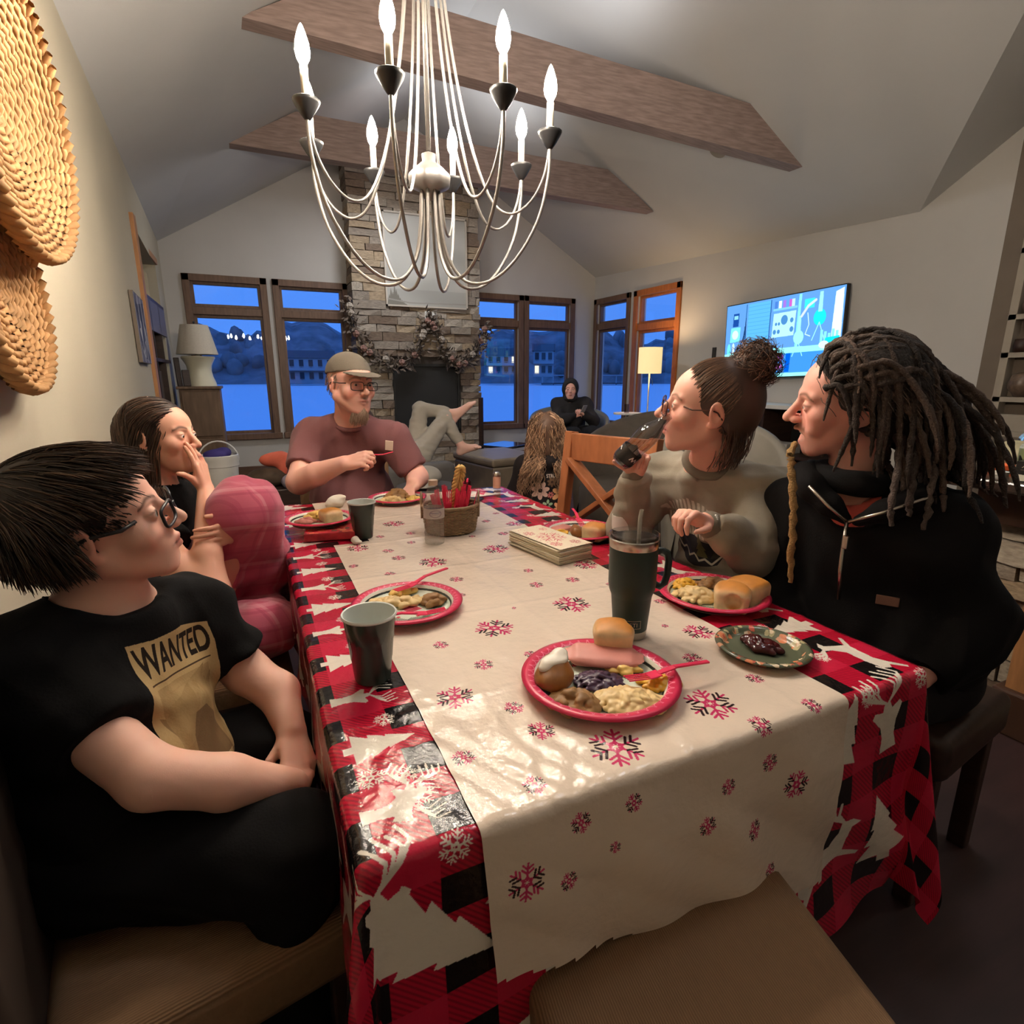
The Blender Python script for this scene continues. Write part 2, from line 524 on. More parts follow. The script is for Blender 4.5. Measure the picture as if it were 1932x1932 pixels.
def solid(sd, name, material, parent, coarse=0.01, fine=((), (), ()), pad=0.03, col=None, fold=0.0, ff=26.0, seed=0, smooth_it=1, uv=None, box=None, foldmask=None):
    """surface of the field as one mesh object; col(V, N) gives a colour per vertex"""
    lo = np.full(3, 9e9); hi = np.full(3, -9e9)
    for o in sd.ops:
        if o[0] == 'h' or o[-1] != '+': continue
        if o[0] == 'c': r = max(o[3], o[4]); a = np.minimum(o[1], o[2]) - r; b = np.maximum(o[1], o[2]) + r
        elif o[0] == 'e': e = np.abs(o[3]) @ o[2]; a = o[1] - e; b = o[1] + e
        else: e = np.abs(o[3]) @ (o[2] + o[4]); a = o[1] - e; b = o[1] + e
        lo = np.minimum(lo, a); hi = np.maximum(hi, b)
    lo -= pad; hi += pad
    if box is not None: lo = np.maximum(lo, box[0]); hi = np.minimum(hi, box[1])
    xs, ys, zs = (lines(lo[i], hi[i], coarse, fine[i]) for i in range(3))
    F = sd.field(xs, ys, zs)
    F[0] = F[-1] = 0.02; F[:, 0] = F[:, -1] = 0.02; F[:, :, 0] = F[:, :, -1] = 0.02
    V, Q = nets(F, xs, ys, zs)
    if smooth_it: V = relax(V, Q, smooth_it, 0.4)
    if fold:
        N = vnormals(V, Q); w = folds(V, ff, seed) * fold
        if foldmask is not None: w = w * foldmask(V)
        V = V + N * w[:, None]
    N = vnormals(V, Q)
    c = col(V, N) if col is not None else None
    u = uv(V, N) if uv is not None else None
    org = np.array(parent.location) if parent is not None else np.zeros(3)
    return npmesh(name, V - org, Q, material, parent, True, c, u)
# ------------------------------------------------------------------ shared materials
M_wall = mat('warm_white_paint', lin(197, 193, 187), 0.75, var=0.06, vscale=1.5, bump=0.05, bscale=90)
M_ceil = mat('ceiling_paint', lin(204, 203, 201), 0.8, var=0.05, vscale=1.2, bump=0.05, bscale=120)
M_floor = mat('dark_floor', lin(62, 40, 38), 0.55, var=0.35, vscale=2.5, stretch=(1, 6, 1), bump=0.05, bscale=30)
M_beam = mat('beam_wood', lin(158, 136, 128), 0.6, var=0.3, vscale=5, stretch=(1.0, 12, 12))
M_wtrim = mat('window_wood', lin(112, 84, 66), 0.45, var=0.3, vscale=6, stretch=(8, 8, 1))
M_wtrim2 = mat('lamplit_door_wood', lin(178, 104, 52), 0.4, var=0.25, vscale=6, stretch=(8, 8, 1))  # window wood brightened to orange: the floor lamp's glow put into the colour
M_oak = mat('oak_trim', lin(176, 124, 80), 0.5, var=0.25, vscale=7, stretch=(8, 8, 1))
M_base = mat('baseboard_wood', lin(98, 70, 54), 0.5, var=0.25, vscale=6, stretch=(1, 8, 8))
M_glass = glass_pane('window_glass')
M_darkwood = mat('dark_wood', lin(56, 38, 30), 0.45, var=0.35, vscale=5, stretch=(1, 10, 10))
M_black = mat('black_satin', (0.012, 0.012, 0.013), 0.4)
M_white = mat('white_satin', lin(225, 222, 214), 0.45, var=0.04)

# ------------------------------------------------------------------ room shell
ZE = 2.756
def wx(y):
    """x of the left wall, which runs a touch out of square"""
    return -0.422 - 0.343 * y / 7.9 if y > 0 else -0.422 - 0.0434 * y
A_ = (wx(7.9), 7.9, ZE); B_ = (wx(-2.5), -2.5, ZE)
Rf = (2.15, 7.9, 4.456); Rb = (2.15, -2.5, 4.456)
Ef = (5.1, 7.9, 2.767); P0 = (5.1, 3.12, 2.57); Vv = (2.15, 0.17, 4.456); Gp = (5.1, 0.17, 4.456); Eb = (5.1, -2.5, 2.65)
m = MB()
m.add([A_, B_, Rb, Rf], [(0, 1, 2), (0, 2, 3)])
m.add([Rf, Ef, P0, Vv, Gp, Eb, Rb], [(0, 2, 1), (0, 3, 2), (2, 3, 4), (3, 5, 4), (3, 6, 5)])
o = m.build('ceiling', M_ceil, merge=True); tag(o, 'sloping vaulted ceiling', None, kind='structure')
m = MB(); m.b2((-1.2, -2.6, -0.06), (5.2, 8.0, 0.0))
tag(m.build('floor', M_floor), 'dark floor', kind='structure')

def wall_cells(axis_pt, u, n, us, zs, holes, th):
    """rectangles between cut lines, left out inside holes; u runs along the wall, n points outside"""
    m = MB(); u = Vector(u); n = Vector(n); o = Vector(axis_pt)
    for i in range(len(us) - 1):
        for k in range(len(zs) - 1):
            uc = (us[i] + us[i + 1]) / 2; zc = (zs[k] + zs[k + 1]) / 2
            if any(h[0] < uc < h[1] and h[2] < zc < h[3] for h in holes): continue
            P = []
            for d in (0, th):
                for z in (zs[k], zs[k + 1]):
                    for uu in (us[i], us[i + 1]):
                        P.append(o + u * uu + n * d + Vector((0, 0, z)))
            m.add(P, [(0, 1, 3, 2), (4, 6, 7, 5), (0, 4, 5, 1), (2, 3, 7, 6), (0, 2, 6, 4), (1, 5, 7, 3)])
    return m
# far gable wall with four windows
HF = [(-0.50, 0.26, 0.56, 2.36), (0.47, 1.235, 0.56, 2.36), (3.07, 3.77, 0.56, 2.36), (3.93, 4.66, 0.56, 2.36)]
us = sorted({-0.77, 5.1, *[h[0] for h in HF], *[h[1] for h in HF]})
m = wall_cells((0, 7.9, 0), (1, 0, 0), (0, 1, 0), us, [0, 0.56, 2.36, 2.7], HF, 0.14)
m.add([(-0.77, 7.9, 2.7), (5.1, 7.9, 2.7), (5.1, 7.9, 2.78), (2.15, 7.9, 4.47), (-0.77, 7.9, 2.765)], [(0, 1, 2, 3, 4)])
tag(m.build('wall_far', M_wall), 'gable wall with tall windows either side of the chimney', kind='structure')
# right wall with two openings
HR = [(7.02, 7.80, 0.56, 2.36), (5.96, 6.78, 0.06, 2.36)]
us = sorted({-2.5, 7.9, *[h[0] for h in HR], *[h[1] for h in HR]})
m = wall_cells((5.1, 0, 0), (0, 1, 0), (1, 0, 0), us, [0, 0.06, 0.56, 2.36, 2.5], HR, 0.14)
m.add([(5.1, -2.5, 2.5), (5.1, 7.9, 2.5), (5.1, 7.9, 2.77), (5.1, 3.12, 2.575), (5.1, 0.17, 4.46), (5.1, -2.5, 2.66)], [(0, 1, 2, 3, 4, 5)])
tag(m.build('wall_right', M_wall), 'wall carrying the television', kind='structure')
# left wall with a recess for shelves
yl0, yl1 = 5.15, 7.0
m = MB()
def lw(y0, y1, z0, z1):
    m.add([(wx(y0), y0, z0), (wx(y1), y1, z0), (wx(y1), y1, z1), (wx(y0), y0, z1)], [(0, 1, 2, 3)])
lw(-2.5, 0, 0, ZE); lw(0, yl0, 0, ZE); lw(yl0, yl1, 2.36, ZE); lw(yl1, 7.9, 0, ZE)
bx = -1.12
m.add([(bx, yl0, 0), (bx, yl1, 0), (bx, yl1, 2.36), (bx, yl0, 2.36)], [(0, 1, 2, 3)])
m.add([(wx(yl0), yl0, 0), (bx, yl0, 0), (bx, yl0, 2.36), (wx(yl0), yl0, 2.36)], [(0, 1, 2, 3)])
m.add([(wx(yl1), yl1, 0), (bx, yl1, 0), (bx, yl1, 2.36), (wx(yl1), yl1, 2.36)], [(0, 1, 2, 3)])
m.add([(wx(yl0), yl0, 2.36), (wx(yl1), yl1, 2.36), (bx, yl1, 2.36), (bx, yl0, 2.36)], [(0, 1, 2, 3)])
M_lwall = mat('cream_paint', lin(188, 179, 158), 0.75, var=0.05, vscale=1.5, bump=0.05, bscale=90)
tag(m.build('wall_left', M_lwall), 'cream wall with a shelf recess', kind='structure')
m = MB(); m.add([(-0.4, -2.5, 0), (5.1, -2.5, 0), (5.1, -2.5, 4.6), (-0.4, -2.5, 4.6)], [(0, 1, 2, 3)])
tag(m.build('wall_back', M_wall), 'wall behind the dining end', kind='structure')
# trims
m = MB(); m.b2((wx(yl0) - 0.02, yl0 - 0.09, 0.0), (wx(yl0) + 0.03, yl0 + 0.02, 2.40)); m.b2((wx(6) - 0.06, yl0, 2.36), (wx(6) - 0.02, yl1, 2.42))
tag(m.build('trim_1', M_oak, bevel=0.004), 'oak casing of the shelf recess', kind='structure')
m = MB(); m.b2((-0.76, 7.86, 0.0), (1.30, 7.9, 0.14)); m.b2((2.99, 7.86, 0.0), (5.1, 7.9, 0.14))
tag(m.build('baseboard_far', M_base, bevel=0.005), kind='structure')
m = MB(); m.b2((5.06, 2.5, 0), (5.1, 5.9, 0.14)); m.b2((5.06, 6.85, 0), (5.1, 7.9, 0.14))
tag(m.build('baseboard_right', M_base, bevel=0.005), kind='structure')
# tie beams across the vault
def beam(L, R, n, lab, h=0.34):
    L = Vector(L); R = Vector(R); t = 0.13
    s0, s1 = h / 0.583, h / 0.61
    u = Vector((0, 0, h)); d = (R - L).normalized(); w = Vector((0, t, 0))
    P = [L, R, R - d * s1 + u, L + d * s0 + u]
    m = MB(); m.add([*P, *[p + w for p in P]], [(0, 1, 2, 3), (4, 7, 6, 5), (0, 4, 5, 1), (2, 6, 7, 3), (0, 3, 7, 4), (1, 5, 6, 2)])
    tag(m.build(n, M_beam), lab, kind='structure')
beam((0.17, 4.13, 3.30), (4.44, 3.74, 2.99), 'trim_2', 'nearer tie beam across the vault')
beam((0.05, 5.99, 3.24), (4.36, 5.60, 3.08), 'trim_3', 'farther tie beam across the vault')

def window(n, o, u, nrmv, w, z0, z1, zt, matl, lab, tilt=0.0):
    """o: lower inner corner at the wall face; u: along the wall; n: outward"""
    root = bpy.data.objects.new('window_%d' % n, None); link(root); root.location = o
    tag(root, lab, None, kind='structure')
    u = Vector(u); nv = Vector(nrmv); c = 0.075; p = 0.03
    Mx = Matrix((u, nv, Vector((0, 0, 1)))).transposed()
    H = z1 - z0; T = zt - z0
    def pc(name, lo, hi, mt=matl, bev=0.006):
        mm = MB(); mm.b2(lo, hi); mm.xf(Mx.to_4x4()); return mm.build(name, mt, root, bevel=bev)
    pc('casing', (-c, -p, -c), (0.005, 0.0, H + c)); pc('casing', (w - 0.005, -p, -c), (w + c, 0.0, H + c))
    pc('casing', (-c, -p, H - 0.005), (w + c, 0.0, H + c)); pc('sill', (-c - .02, -p - .02, -c), (w + c + .02, 0.02, 0.0))
    pc('transom_bar', (0, -0.012, T - 0.045), (w, 0.10, T + 0.045))
    for a, b in ((0.0, T - 0.045), (T + 0.045, H)):
        s = 0.035
        sm = MB(); sm.b2((0, .03, a), (s, .09, b)); sm.b2((w - s, .03, a), (w, .09, b)); sm.b2((s, .03, a), (w - s, .09, a + s)); sm.b2((s, .03, b - s), (w - s, .09, b))
        sm.xf(Mx.to_4x4()); sm.build('sash', matl, root, bevel=0.004)
        g = MB(); cx, cz = w / 2, (a + b) / 2
        d = (w / 2 - s) * math.tan(tilt)
        g.add([Mx @ Vector((s, .06 + d, a + s)), Mx @ Vector((w - s, .06 - d, a + s)), Mx @ Vector((w - s, .06 - d, b - s)), Mx @ Vector((s, .06 + d, b - s))], [(0, 1, 2, 3)])
        g.build('pane', M_glass, root, merge=False)
for i, h in enumerate(HF):
    window(i + 1, (h[0], 7.9, h[2]), (1, 0, 0), (0, 1, 0), h[1] - h[0], h[2], h[3], 2.03, M_wtrim,
           ['tall wood window beside the white lamp', 'tall wood window behind the man in the cap', 'tall wood window just right of the chimney', 'tall wood window nearest the room corner'][i], -0.040 if i == 0 else 0.0)
window(5, (5.1, 7.80, 0.56), (0, -1, 0), (1, 0, 0), 0.78, 0.56, 2.36, 2.02, M_wtrim, 'tall wood window on the right wall by the corner')
window(6, (5.1, 6.78, 0.06), (0, -1, 0), (1, 0, 0), 0.82, 0.06, 2.36, 1.94, M_wtrim2, 'glazed wood door panel behind the floor lamp')

# ------------------------------------------------------------------ outside: lake, far shore, houses, near bank
M_lake = mat('lake_water', (0.92, 0.95, 1.0), 0.55, metal=1.0)
m = MB(); m.add([(-900, 9, -1.6), (900, 9, -1.6), (900, 1200, -1.6), (-900, 1200, -1.6)], [(0, 1, 2, 3)])
o = m.build('lake', M_lake); tag(o, 'still lake beyond the windows', kind='structure')
M_hill = mat('wooded_hill', (0.27, 0.27, 0.28), 0.95, var=0.5, vscale=0.12)
V = []; F = []
NA = 120
rr = random.Random(3)
for i in range(NA + 1):
    a = math.radians(-22 + 90.0 * i / NA)
    hgt = 24 + 3.5 * math.sin(i * .21) + 2.5 * math.sin(i * .53 + 1) + rr.uniform(-1.2, 1.2)
    for j, (d, f) in enumerate(((230, 0.0), (238, .12), (255, .5), (275, .85), (300, 1.0), (330, .9))):
        V.append((d * math.sin(a), d * math.cos(a), -1.8 + hgt * f + (rr.uniform(-1, 1) if 0 < j else 0)))
for i in range(NA):
    for j in range(5): F.append((i * 6 + j, (i + 1) * 6 + j, (i + 1) * 6 + j + 1, i * 6 + j + 1))
m = MB().add(V, F); o = m.build('far_hills', M_hill, smooth=True); tag(o, 'wooded hills across the lake', kind='structure')
m = MB()
for i in range(260):
    a = math.radians(rr.uniform(-20, 66)); d = rr.uniform(240, 285); k = (d - 232) / 60
    z = -1.8 + 22 * min(1, k); h = rr.uniform(4, 7)
    m.ball((d * math.sin(a), d * math.cos(a), z + h * .4), (rr.uniform(2, 4), rr.uniform(2, 4), h * .6), 7, 5)
o = m.build('far_treeline', M_hill, smooth=True); tag(o, 'bare winter trees massed on the far shore', 'trees', kind='stuff')
# near bank, bush and the bare tree
M_bank = mat('winter_lawn', (0.14, 0.13, 0.09), 0.95, var=0.5, vscale=1.5)
m = MB(); m.add([(-20, 8.3, -0.35), (2.2, 8.3, -0.5), (2.6, 12, -1.2), (1.0, 22, -1.62), (-1.5, 33, -1.62), (-24, 36, -1.5)], [(0, 1, 2, 3, 4, 5)])
m.add([(2.2, 8.3, -0.5), (9, 8.3, -0.9), (9, 11, -1.62), (2.6, 12, -1.2)], [(0, 1, 2, 3)])
tag(m.build('near_bank', M_bank), 'winter lawn sloping to the lake', kind='structure')
M_bark = mat('bare_bark', (0.05, 0.045, 0.04), 0.9, var=0.4)
def branchy(m, p, d, L, r, depth, rg):
    q = p + d * L
    m.tube([p, (p + q) / 2 + Vector((rg.uniform(-1, 1), rg.uniform(-1, 1), rg.uniform(-1, 1))) * L * .06, q], [r, r * .85, r * .65], 5, cap=False)
    if depth == 0: return
    for _ in range(3):
        e = (d + Vector((rg.uniform(-1, 1), rg.uniform(-1, 1), rg.uniform(-.5, .9))) * .75).normalized()
        branchy(m, p + (q - p) * rg.uniform(.55, 1.0), e, L * rg.uniform(.55, .8), r * .58, depth - 1, rg)
t = thing('bare_tree', 'bare leafless tree outside the window beside the white lamp', 'tree', (-4.6, 15.5, -0.6))
m = MB(); rg = random.Random(11)
m.tube([(0, 0, 0), (.1, 0, 1.5), (.15, 0, 3.0)], [.22, .18, .15], 8); m.build('trunk', M_bark, t, smooth=True)
m = MB()
for e in ((.8, .1, .55), (.6, -.1, .85), (.95, .1, .12), (-.4, .3, .8), (.3, .5, .9), (.9, -.1, .35)):
    branchy(m, Vector((.15, 0, 2.7)), Vector(e).normalized(), 1.7, .07, 4, rg)
m.build('branches', M_bark, t)
t = thing('lakeside_bush', 'bare twiggy bush on the bank below the white lamp', 'bush', (-0.95, 13.0, -1.3))
m = MB()
for i in range(14):
    branchy(m, Vector((rg.uniform(-.3, .3), rg.uniform(-.3, .3), 0)), Vector((rg.uniform(-.7, .8), rg.uniform(-.5, .5), 1)).normalized(), rg.uniform(.35, .55), .012, 3, rg)
m.build('twigs', M_bark, t)
# houses and docks across the water
M_hw = mat('far_siding', (0.55, 0.56, 0.6), 0.8, var=0.1); M_hr = mat('far_roof', (0.12, 0.12, 0.13), 0.8); M_hd = mat('far_window_dark', (0.03, 0.03, 0.04), 0.2)
M_lit = emat('far_lit_window', (1.0, 0.92, 0.75), 1.2)
def house(name, lab, az, d, w, h, storeys=2, lit=True, z=-1.0):
    a = math.radians(az); t = thing(name, lab, 'house', (d * math.sin(a), d * math.cos(a), z), -a)
    m = MB(); m.b2((-w / 2, 0, 0), (w / 2, 7, h)); m.build('walls', M_hw, t)
    m = MB(); m.add([(-w / 2 - .6, -.6, h), (w / 2 + .6, -.6, h), (w / 2 + .6, 7.6, h), (-w / 2 - .6, 7.6, h), (-w / 2 - .6, 3.5, h + 2.6), (w / 2 + .6, 3.5, h + 2.6)], [(0, 1, 5, 4), (2, 3, 4, 5), (0, 4, 3), (1, 2, 5), (0, 3, 2, 1)]); m.build('roof', M_hr, t)
    for s in range(storeys):
        zz = h * (s + .12) / storeys; hh = h * .5 / storeys
        nw = max(3, int(w / 2.6))
        for i in range(nw):
            x = -w / 2 + w * (i + .5) / nw
            m = MB(); m.b2((x - .7, -.12, zz + hh * .3), (x + .7, 0.05, zz + hh * 1.5)); m.build('window', M_hd if (i + 2 * s) % 5 or not lit else M_lit, t)
        m = MB()
        m.b2((-w / 2, -2.2, zz - .5), (w / 2, 0, zz - .3)); m.b2((-w / 2, -2.25, zz + .75), (w / 2, -2.1, zz + .9))
        for i in range(nw * 3 + 1):
            x = -w / 2 + w * i / (nw * 3); m.b2((x - .07, -2.25, zz - .4), (x + .07, -2.1, zz + .8))
        m.build('balcony_rail', M_hw, t)
    return t
house('lake_house', 'pale two storey boathouse with railed balconies across the lake, left of the chimney', 5.6, 205, 15, 8.2, 2, False)
house('lake_house', 'pale house with a lit window across the lake, just right of the chimney', 23.9, 205, 11, 7, 2, True, 1.5)
house('lake_house', 'small pale house with a lit end across the lake, seen left of the hooded person', 28.0, 205, 7, 9, 2, True, 1.0)
def dock(name, lab, az, d, w):
    a = math.radians(az); t = thing(name, lab, 'dock', (d * math.sin(a), d * math.cos(a), -1.6), -a)
    m = MB(); m.b2((-w / 2, 0, 3.0), (w / 2, 8, 3.4)); m.build('roof', M_hw, t)
    for x in (-w / 2 + .4, 0, w / 2 - .4):
        m = MB(); m.b2((x - .2, .2, 0), (x + .2, .6, 3.0)); m.build('post', M_hw, t)
    m = MB(); m.b2((-w / 2, 0, .3), (w / 2, 8, .7)); m.build('deck', M_hr, t)
dock('covered_dock', 'covered boat dock across the lake, lower left of the hooded person', 29.0, 190, 8)
dock('covered_dock', 'long covered boat dock across the lake, seen in the corner window', 35.2, 195, 12)
# ------------------------------------------------------------------ chandelier over the table
M_iron = mat('grey_iron', lin(150, 146, 142), 0.4, metal=0.6, var=0.1)
M_bulb = emat('candle_bulb_glow', (1.0, 0.86, 0.70), BULB_W)
M_sleeve = mat('ivory_candle_sleeve', lin(238, 228, 205), 0.5)
CH = (0.583, 1.874, 2.0)
def chandelier():
    t = thing('chandelier', 'iron chandelier with eight lit candle bulbs above the dining table', 'chandelier', CH)
    zr = 3.55
    m = MB(); m.tube([(0, 0, -.05), (0, 0, zr - CH[2])], .008, 8); m.build('stem', M_iron, t, smooth=True)
    m = MB(); m.lathe([(0.0, -.19), (.018, -.185), (.03, -.165), (.062, -.15), (.066, -.12), (.045, -.10), (.02, -.08), (.022, -.06), (0, -.05)], 20); m.build('hub', M_iron, t, smooth=True)
    R = .376
    for i in range(8):
        a = 3.39 + i * PI / 4; c, s = math.cos(a), math.sin(a)
        def P(r, z): return (r * c, r * s, z)
        m = MB()
        lo = [(.028, -.16), (.034, -.26), (.055, -.36), (.11, -.43), (.19, -.43), (.27, -.37), (.34, -.26), (.372, -.14), (R, -.05)]
        up = [(.02, 1.2), (.03, .8), (.05, .45), (.085, .18), (.14, -.06), (.20, -.20), (.26, -.235), (.32, -.20), (.36, -.13), (R, -.05)]
        def sm(q):
            q = [np.array(v) for v in q]; out = []
            for k in range(len(q) - 1):
                p0 = q[max(k - 1, 0)]; p1 = q[k]; p2 = q[k + 1]; p3 = q[min(k + 2, len(q) - 1)]
                for j in range(4):
                    u = j / 4
                    out.append(.5 * ((2 * p1) + (-p0 + p2) * u + (2 * p0 - 5 * p1 + 4 * p2 - p3) * u * u + (-p0 + 3 * p1 - 3 * p2 + p3) * u ** 3))
            return out + [q[-1]]
        m.tube([P(*q) for q in sm(lo)], .0055, 6); m.build('arm', M_iron, t, smooth=True)
        m = MB(); m.tube([P(*q) for q in sm(up)], .0045, 6); m.build('arm_rod', M_iron, t, smooth=True)
        m = MB(); m.lathe([(0, -.06), (.008, -.058), (.018, -.045), (.034, -.02), (.037, -.012), (.035, -.01), (.012, -.014), (0, -.014)], 16, P(R, 0)); m.build('candle_cup', M_black, t, smooth=True)
        m = MB(); m.lathe([(0, -.02), (.0105, -.02), (.0105, .065), (.009, .068), (0, .068)], 12, P(R, 0)); m.build('candle_sleeve', M_sleeve, t, smooth=True)
        m = MB(); m.lathe([(0, .068), (.008, .069), (.0165, .084), (.0195, .10), (.0175, .120), (.011, .142), (.0045, .158), (0, .164)], 12, P(R, 0)); m.build('bulb', M_bulb, t, smooth=True)
    return t
chandelier()
# ------------------------------------------------------------------ fireplace
M_st = [mat('ledge_stone_%s' % n, lin(*c), 0.85, var=0.35, vscale=9, bump=0.35, bscale=35) for n, c in (('grey', (150, 138, 124)), ('tan', (168, 148, 122)), ('brown', (128, 110, 94)), ('pale', (172, 160, 144)))]
M_mortar = mat('dark_mortar', lin(70, 62, 56), 0.95)
unit = {}
def ubox(mt):
    """one rough stone shape per material, shared"""
    L = unit.setdefault(mt.name, [])
    if len(L) < 3:
        m = MB(); m.box((0, 0, 0), (1, 1, 1)); me = m.mesh('stone')
        bm = bmesh.new(); bm.from_mesh(me); r = random.Random(len(L) + hash(mt.name) % 7)
        bmesh.ops.subdivide_edges(bm, edges=[e for e in bm.edges if abs(e.verts[0].co.x - e.verts[1].co.x) > .5], cuts=1)
        for v in bm.verts: v.co += Vector((r.uniform(-.02, .02), r.uniform(-.03, .03), r.uniform(-.06, .06)))
        bm.to_mesh(me); bm.free(); me.materials.append(mt); L.append(me)
        return me
    return random.choice(L)
def stones(parent, x0, x1, z0, z1, yf, dep, rowh, wid, holes=(), seed=1, M=None, maxn=300):
    """ledge stones in courses on the plane y=yf (front towards -y), laid in the parent's frame; M remaps the course frame"""
    r = random.Random(seed); z = z0; n = 0
    while z < z1 - .02 and n < maxn:
        h = min(r.uniform(*rowh), z1 - z); x = x0 - r.uniform(0, .1)
        while x < x1 - .01:
            w = r.uniform(*wid); a = max(x, x0 + r.uniform(-.012, .006)); b = x + w
            if b > x1 - .07: b = x1 + r.uniform(-.006, .012)
            parts = [(a, b)]
            for hx0, hx1, hz0, hz1 in holes:
                if z + h > hz0 + .01 and z < hz1 - .01:
                    q = []
                    for (p0, p1) in parts:
                        if p1 <= hx0 or p0 >= hx1: q.append((p0, p1))
                        else:
                            if p0 < hx0 - .03: q.append((p0, hx0))
                            if p1 > hx1 + .03: q.append((hx1, p1))
                    parts = q
            for p0, p1 in parts:
                o = bpy.data.objects.new('stone', ubox(r.choice(M_st))); link(o, parent)
                f = yf - r.uniform(-.012, .018)
                o.location = ((p0 + p1) / 2, f + dep / 2, z + h / 2); o.scale = (p1 - p0 - .008, dep, h - .007)
                if M is not None:
                    o.matrix_local = M @ Matrix.LocRotScale(o.location, None, o.scale)
                n += 1
            if b >= x1 - .02: break
            x = b
        z += h
FX, FY = 2.15, 7.5
fp = thing('fireplace', 'stacked stone fireplace and chimney between the far windows', 'fireplace', (FX, FY, 0))
fh = (-.40, .54, .52, 1.43)
stones(fp, -.85, .84, 0, 3.88, 0, .37, (.075, .115), (.20, .46), [fh], 5, maxn=292)
m = MB(); m.b2((-.83, .03, 0), (fh[0], .39, 3.86)); m.b2((fh[1], .03, 0), (.82, .39, 3.86)); m.b2((fh[0], .03, 0), (fh[1], .39, fh[2])); m.b2((fh[0], .03, fh[3]), (fh[1], .39, 3.86)); m.b2((fh[0], .36, fh[2]), (fh[1], .39, fh[3]))
m.build('mortar_core', M_mortar, fp)
M_fire = mat('smoked_glass', (0.03, 0.03, 0.03), 0.25, spec=.6); M_fmetal = mat('fireplace_metal', (0.05, 0.048, 0.045), 0.45, metal=.7)
m = MB(); m.b2((fh[0] + .03, .055, fh[2] + .03), (fh[1] - .03, .065, fh[3] - .03)); m.build('firebox_glass', M_fire, fp)
m = MB(); m.b2((fh[0], .02, fh[3] - .035), (fh[1], .08, fh[3])); m.b2((fh[0], .02, fh[2]), (fh[1], .08, fh[2] + .035)); m.b2((fh[0], .02, fh[2]), (fh[0] + .03, .08, fh[3])); m.b2((fh[1] - .03, .02, fh[2]), (fh[1], .08, fh[3]))
m.build('firebox_frame', M_fmetal, fp, bevel=.004)
# switch plates on the chimney
for i, x in enumerate((2.235, 2.335)):
    m = MB(); m.b2((-.032, -.008, -.055), (.032, 0, .055)); o = m.build('switch_plate', M_white, bevel=.003); o.location = (x, 7.476, 2.045)
    tag(o, ['white switch plate on the chimney stone, left of the pair', 'white switch plate on the chimney stone, right of the pair'][i], 'switch', 'switch plates on the chimney')
# picture
im = Img(320, 320, c255(176, 174, 166))
r = np.random.default_rng(2)
yy, xx = np.mgrid[0:320, 0:320]
im.a += (np.sin(xx * .02 + np.sin(yy * .031) * 2) * .02 + np.sin(yy * .045 + xx * .012) * .02)[..., None]
im.a[:60] *= .93
for k in range(10):
    x = 8 + 7 * k; h = [40, 62, 50, 78, 60, 44, 30, 22, 14, 9][k]
    im.poly([(x - 9, 0), (x + 9, 0), (x + 6, h * .5), (x, h)], c255(122, 118, 108))
im.line([(0, 24), (90, 12), (320, 16)], 5, c255(150, 146, 138))
M_pic = mat('faded_landscape_print', (1, 1, 1), 0.5, img=im.image('landscape_print')); M_pf = mat('pale_frame', lin(190, 180, 166), .45)
t = thing('framed_picture', 'large pale landscape picture in a thin frame hung on the chimney', 'picture', (2.25, 7.47, 2.14))
npmesh('print', [(-.53, 0, .01), (.53, 0, .01), (.53, 0, 1.1), (-.53, 0, 1.1)], [(0, 1, 2, 3)], M_pic, t, False, uv=[(0, 0), (1, 0), (1, 1), (0, 1)])
m = MB()
for a, b in (((-.55, -.02, 0), (.55, .012, .02)), ((-.55, -.02, 1.09), (.55, .012, 1.11)), ((-.55, -.02, 0), (-.53, .012, 1.11)), ((.53, -.02, 0), (.55, .012, 1.11))): m.b2(a, b)
m.build('frame', M_pf, t)
# garland
t = thing('garland', 'swagged garland of leaves and pine cones draped over the fireplace opening', 'garland', (FX, 7.43, 1.5))
M_leaf = mat('dry_garland_leaves', lin(112, 98, 86), .8, var=.4, vscale=30); M_cone = mat('dusty_rose_blossom', lin(152, 116, 104), .7, var=.3, vscale=40); M_cream = mat('cream_blossom', lin(176, 164, 150), .7, var=.2)
path = [(-.94, .62), (-.90, .40), (-.80, .18), (-.62, .0), (-.40, -.09), (-.22, -.06), (-.06, .12), (0.06, .42), (.10, .52), (.16, .38), (.30, .05), (.46, -.06), (.62, -.03), (.78, .14), (.87, .34), (.90, .42)]
pth = []
for a, b in zip(path[:-1], path[1:]):
    for k in range(4): pth.append((a[0] + (b[0] - a[0]) * k / 4, a[1] + (b[1] - a[1]) * k / 4))
m = MB(); m.tube([(x, 0, z) for x, z in pth], .012, 5); m.build('wire', M_mortar, t)
m = MB(); r = random.Random(4)
for x, z in pth:
    for k in range(16):
        c = Vector((x + r.gauss(0, .05), r.uniform(-.05, .03), z + r.gauss(0, .05)))
        d = Vector((r.uniform(-1, 1), r.uniform(-.8, .2), r.uniform(-1, 1))).normalized(); L = r.uniform(.05, .1); w = d.orthogonal().normalized() * L * .25
        m.add([c, c + d * L * .5 + w, c + d * L, c + d * L * .5 - w], [(0, 1, 2, 3)])
o = m.build('leaves', M_leaf, t, merge=False); o['kind'] = 'stuff'
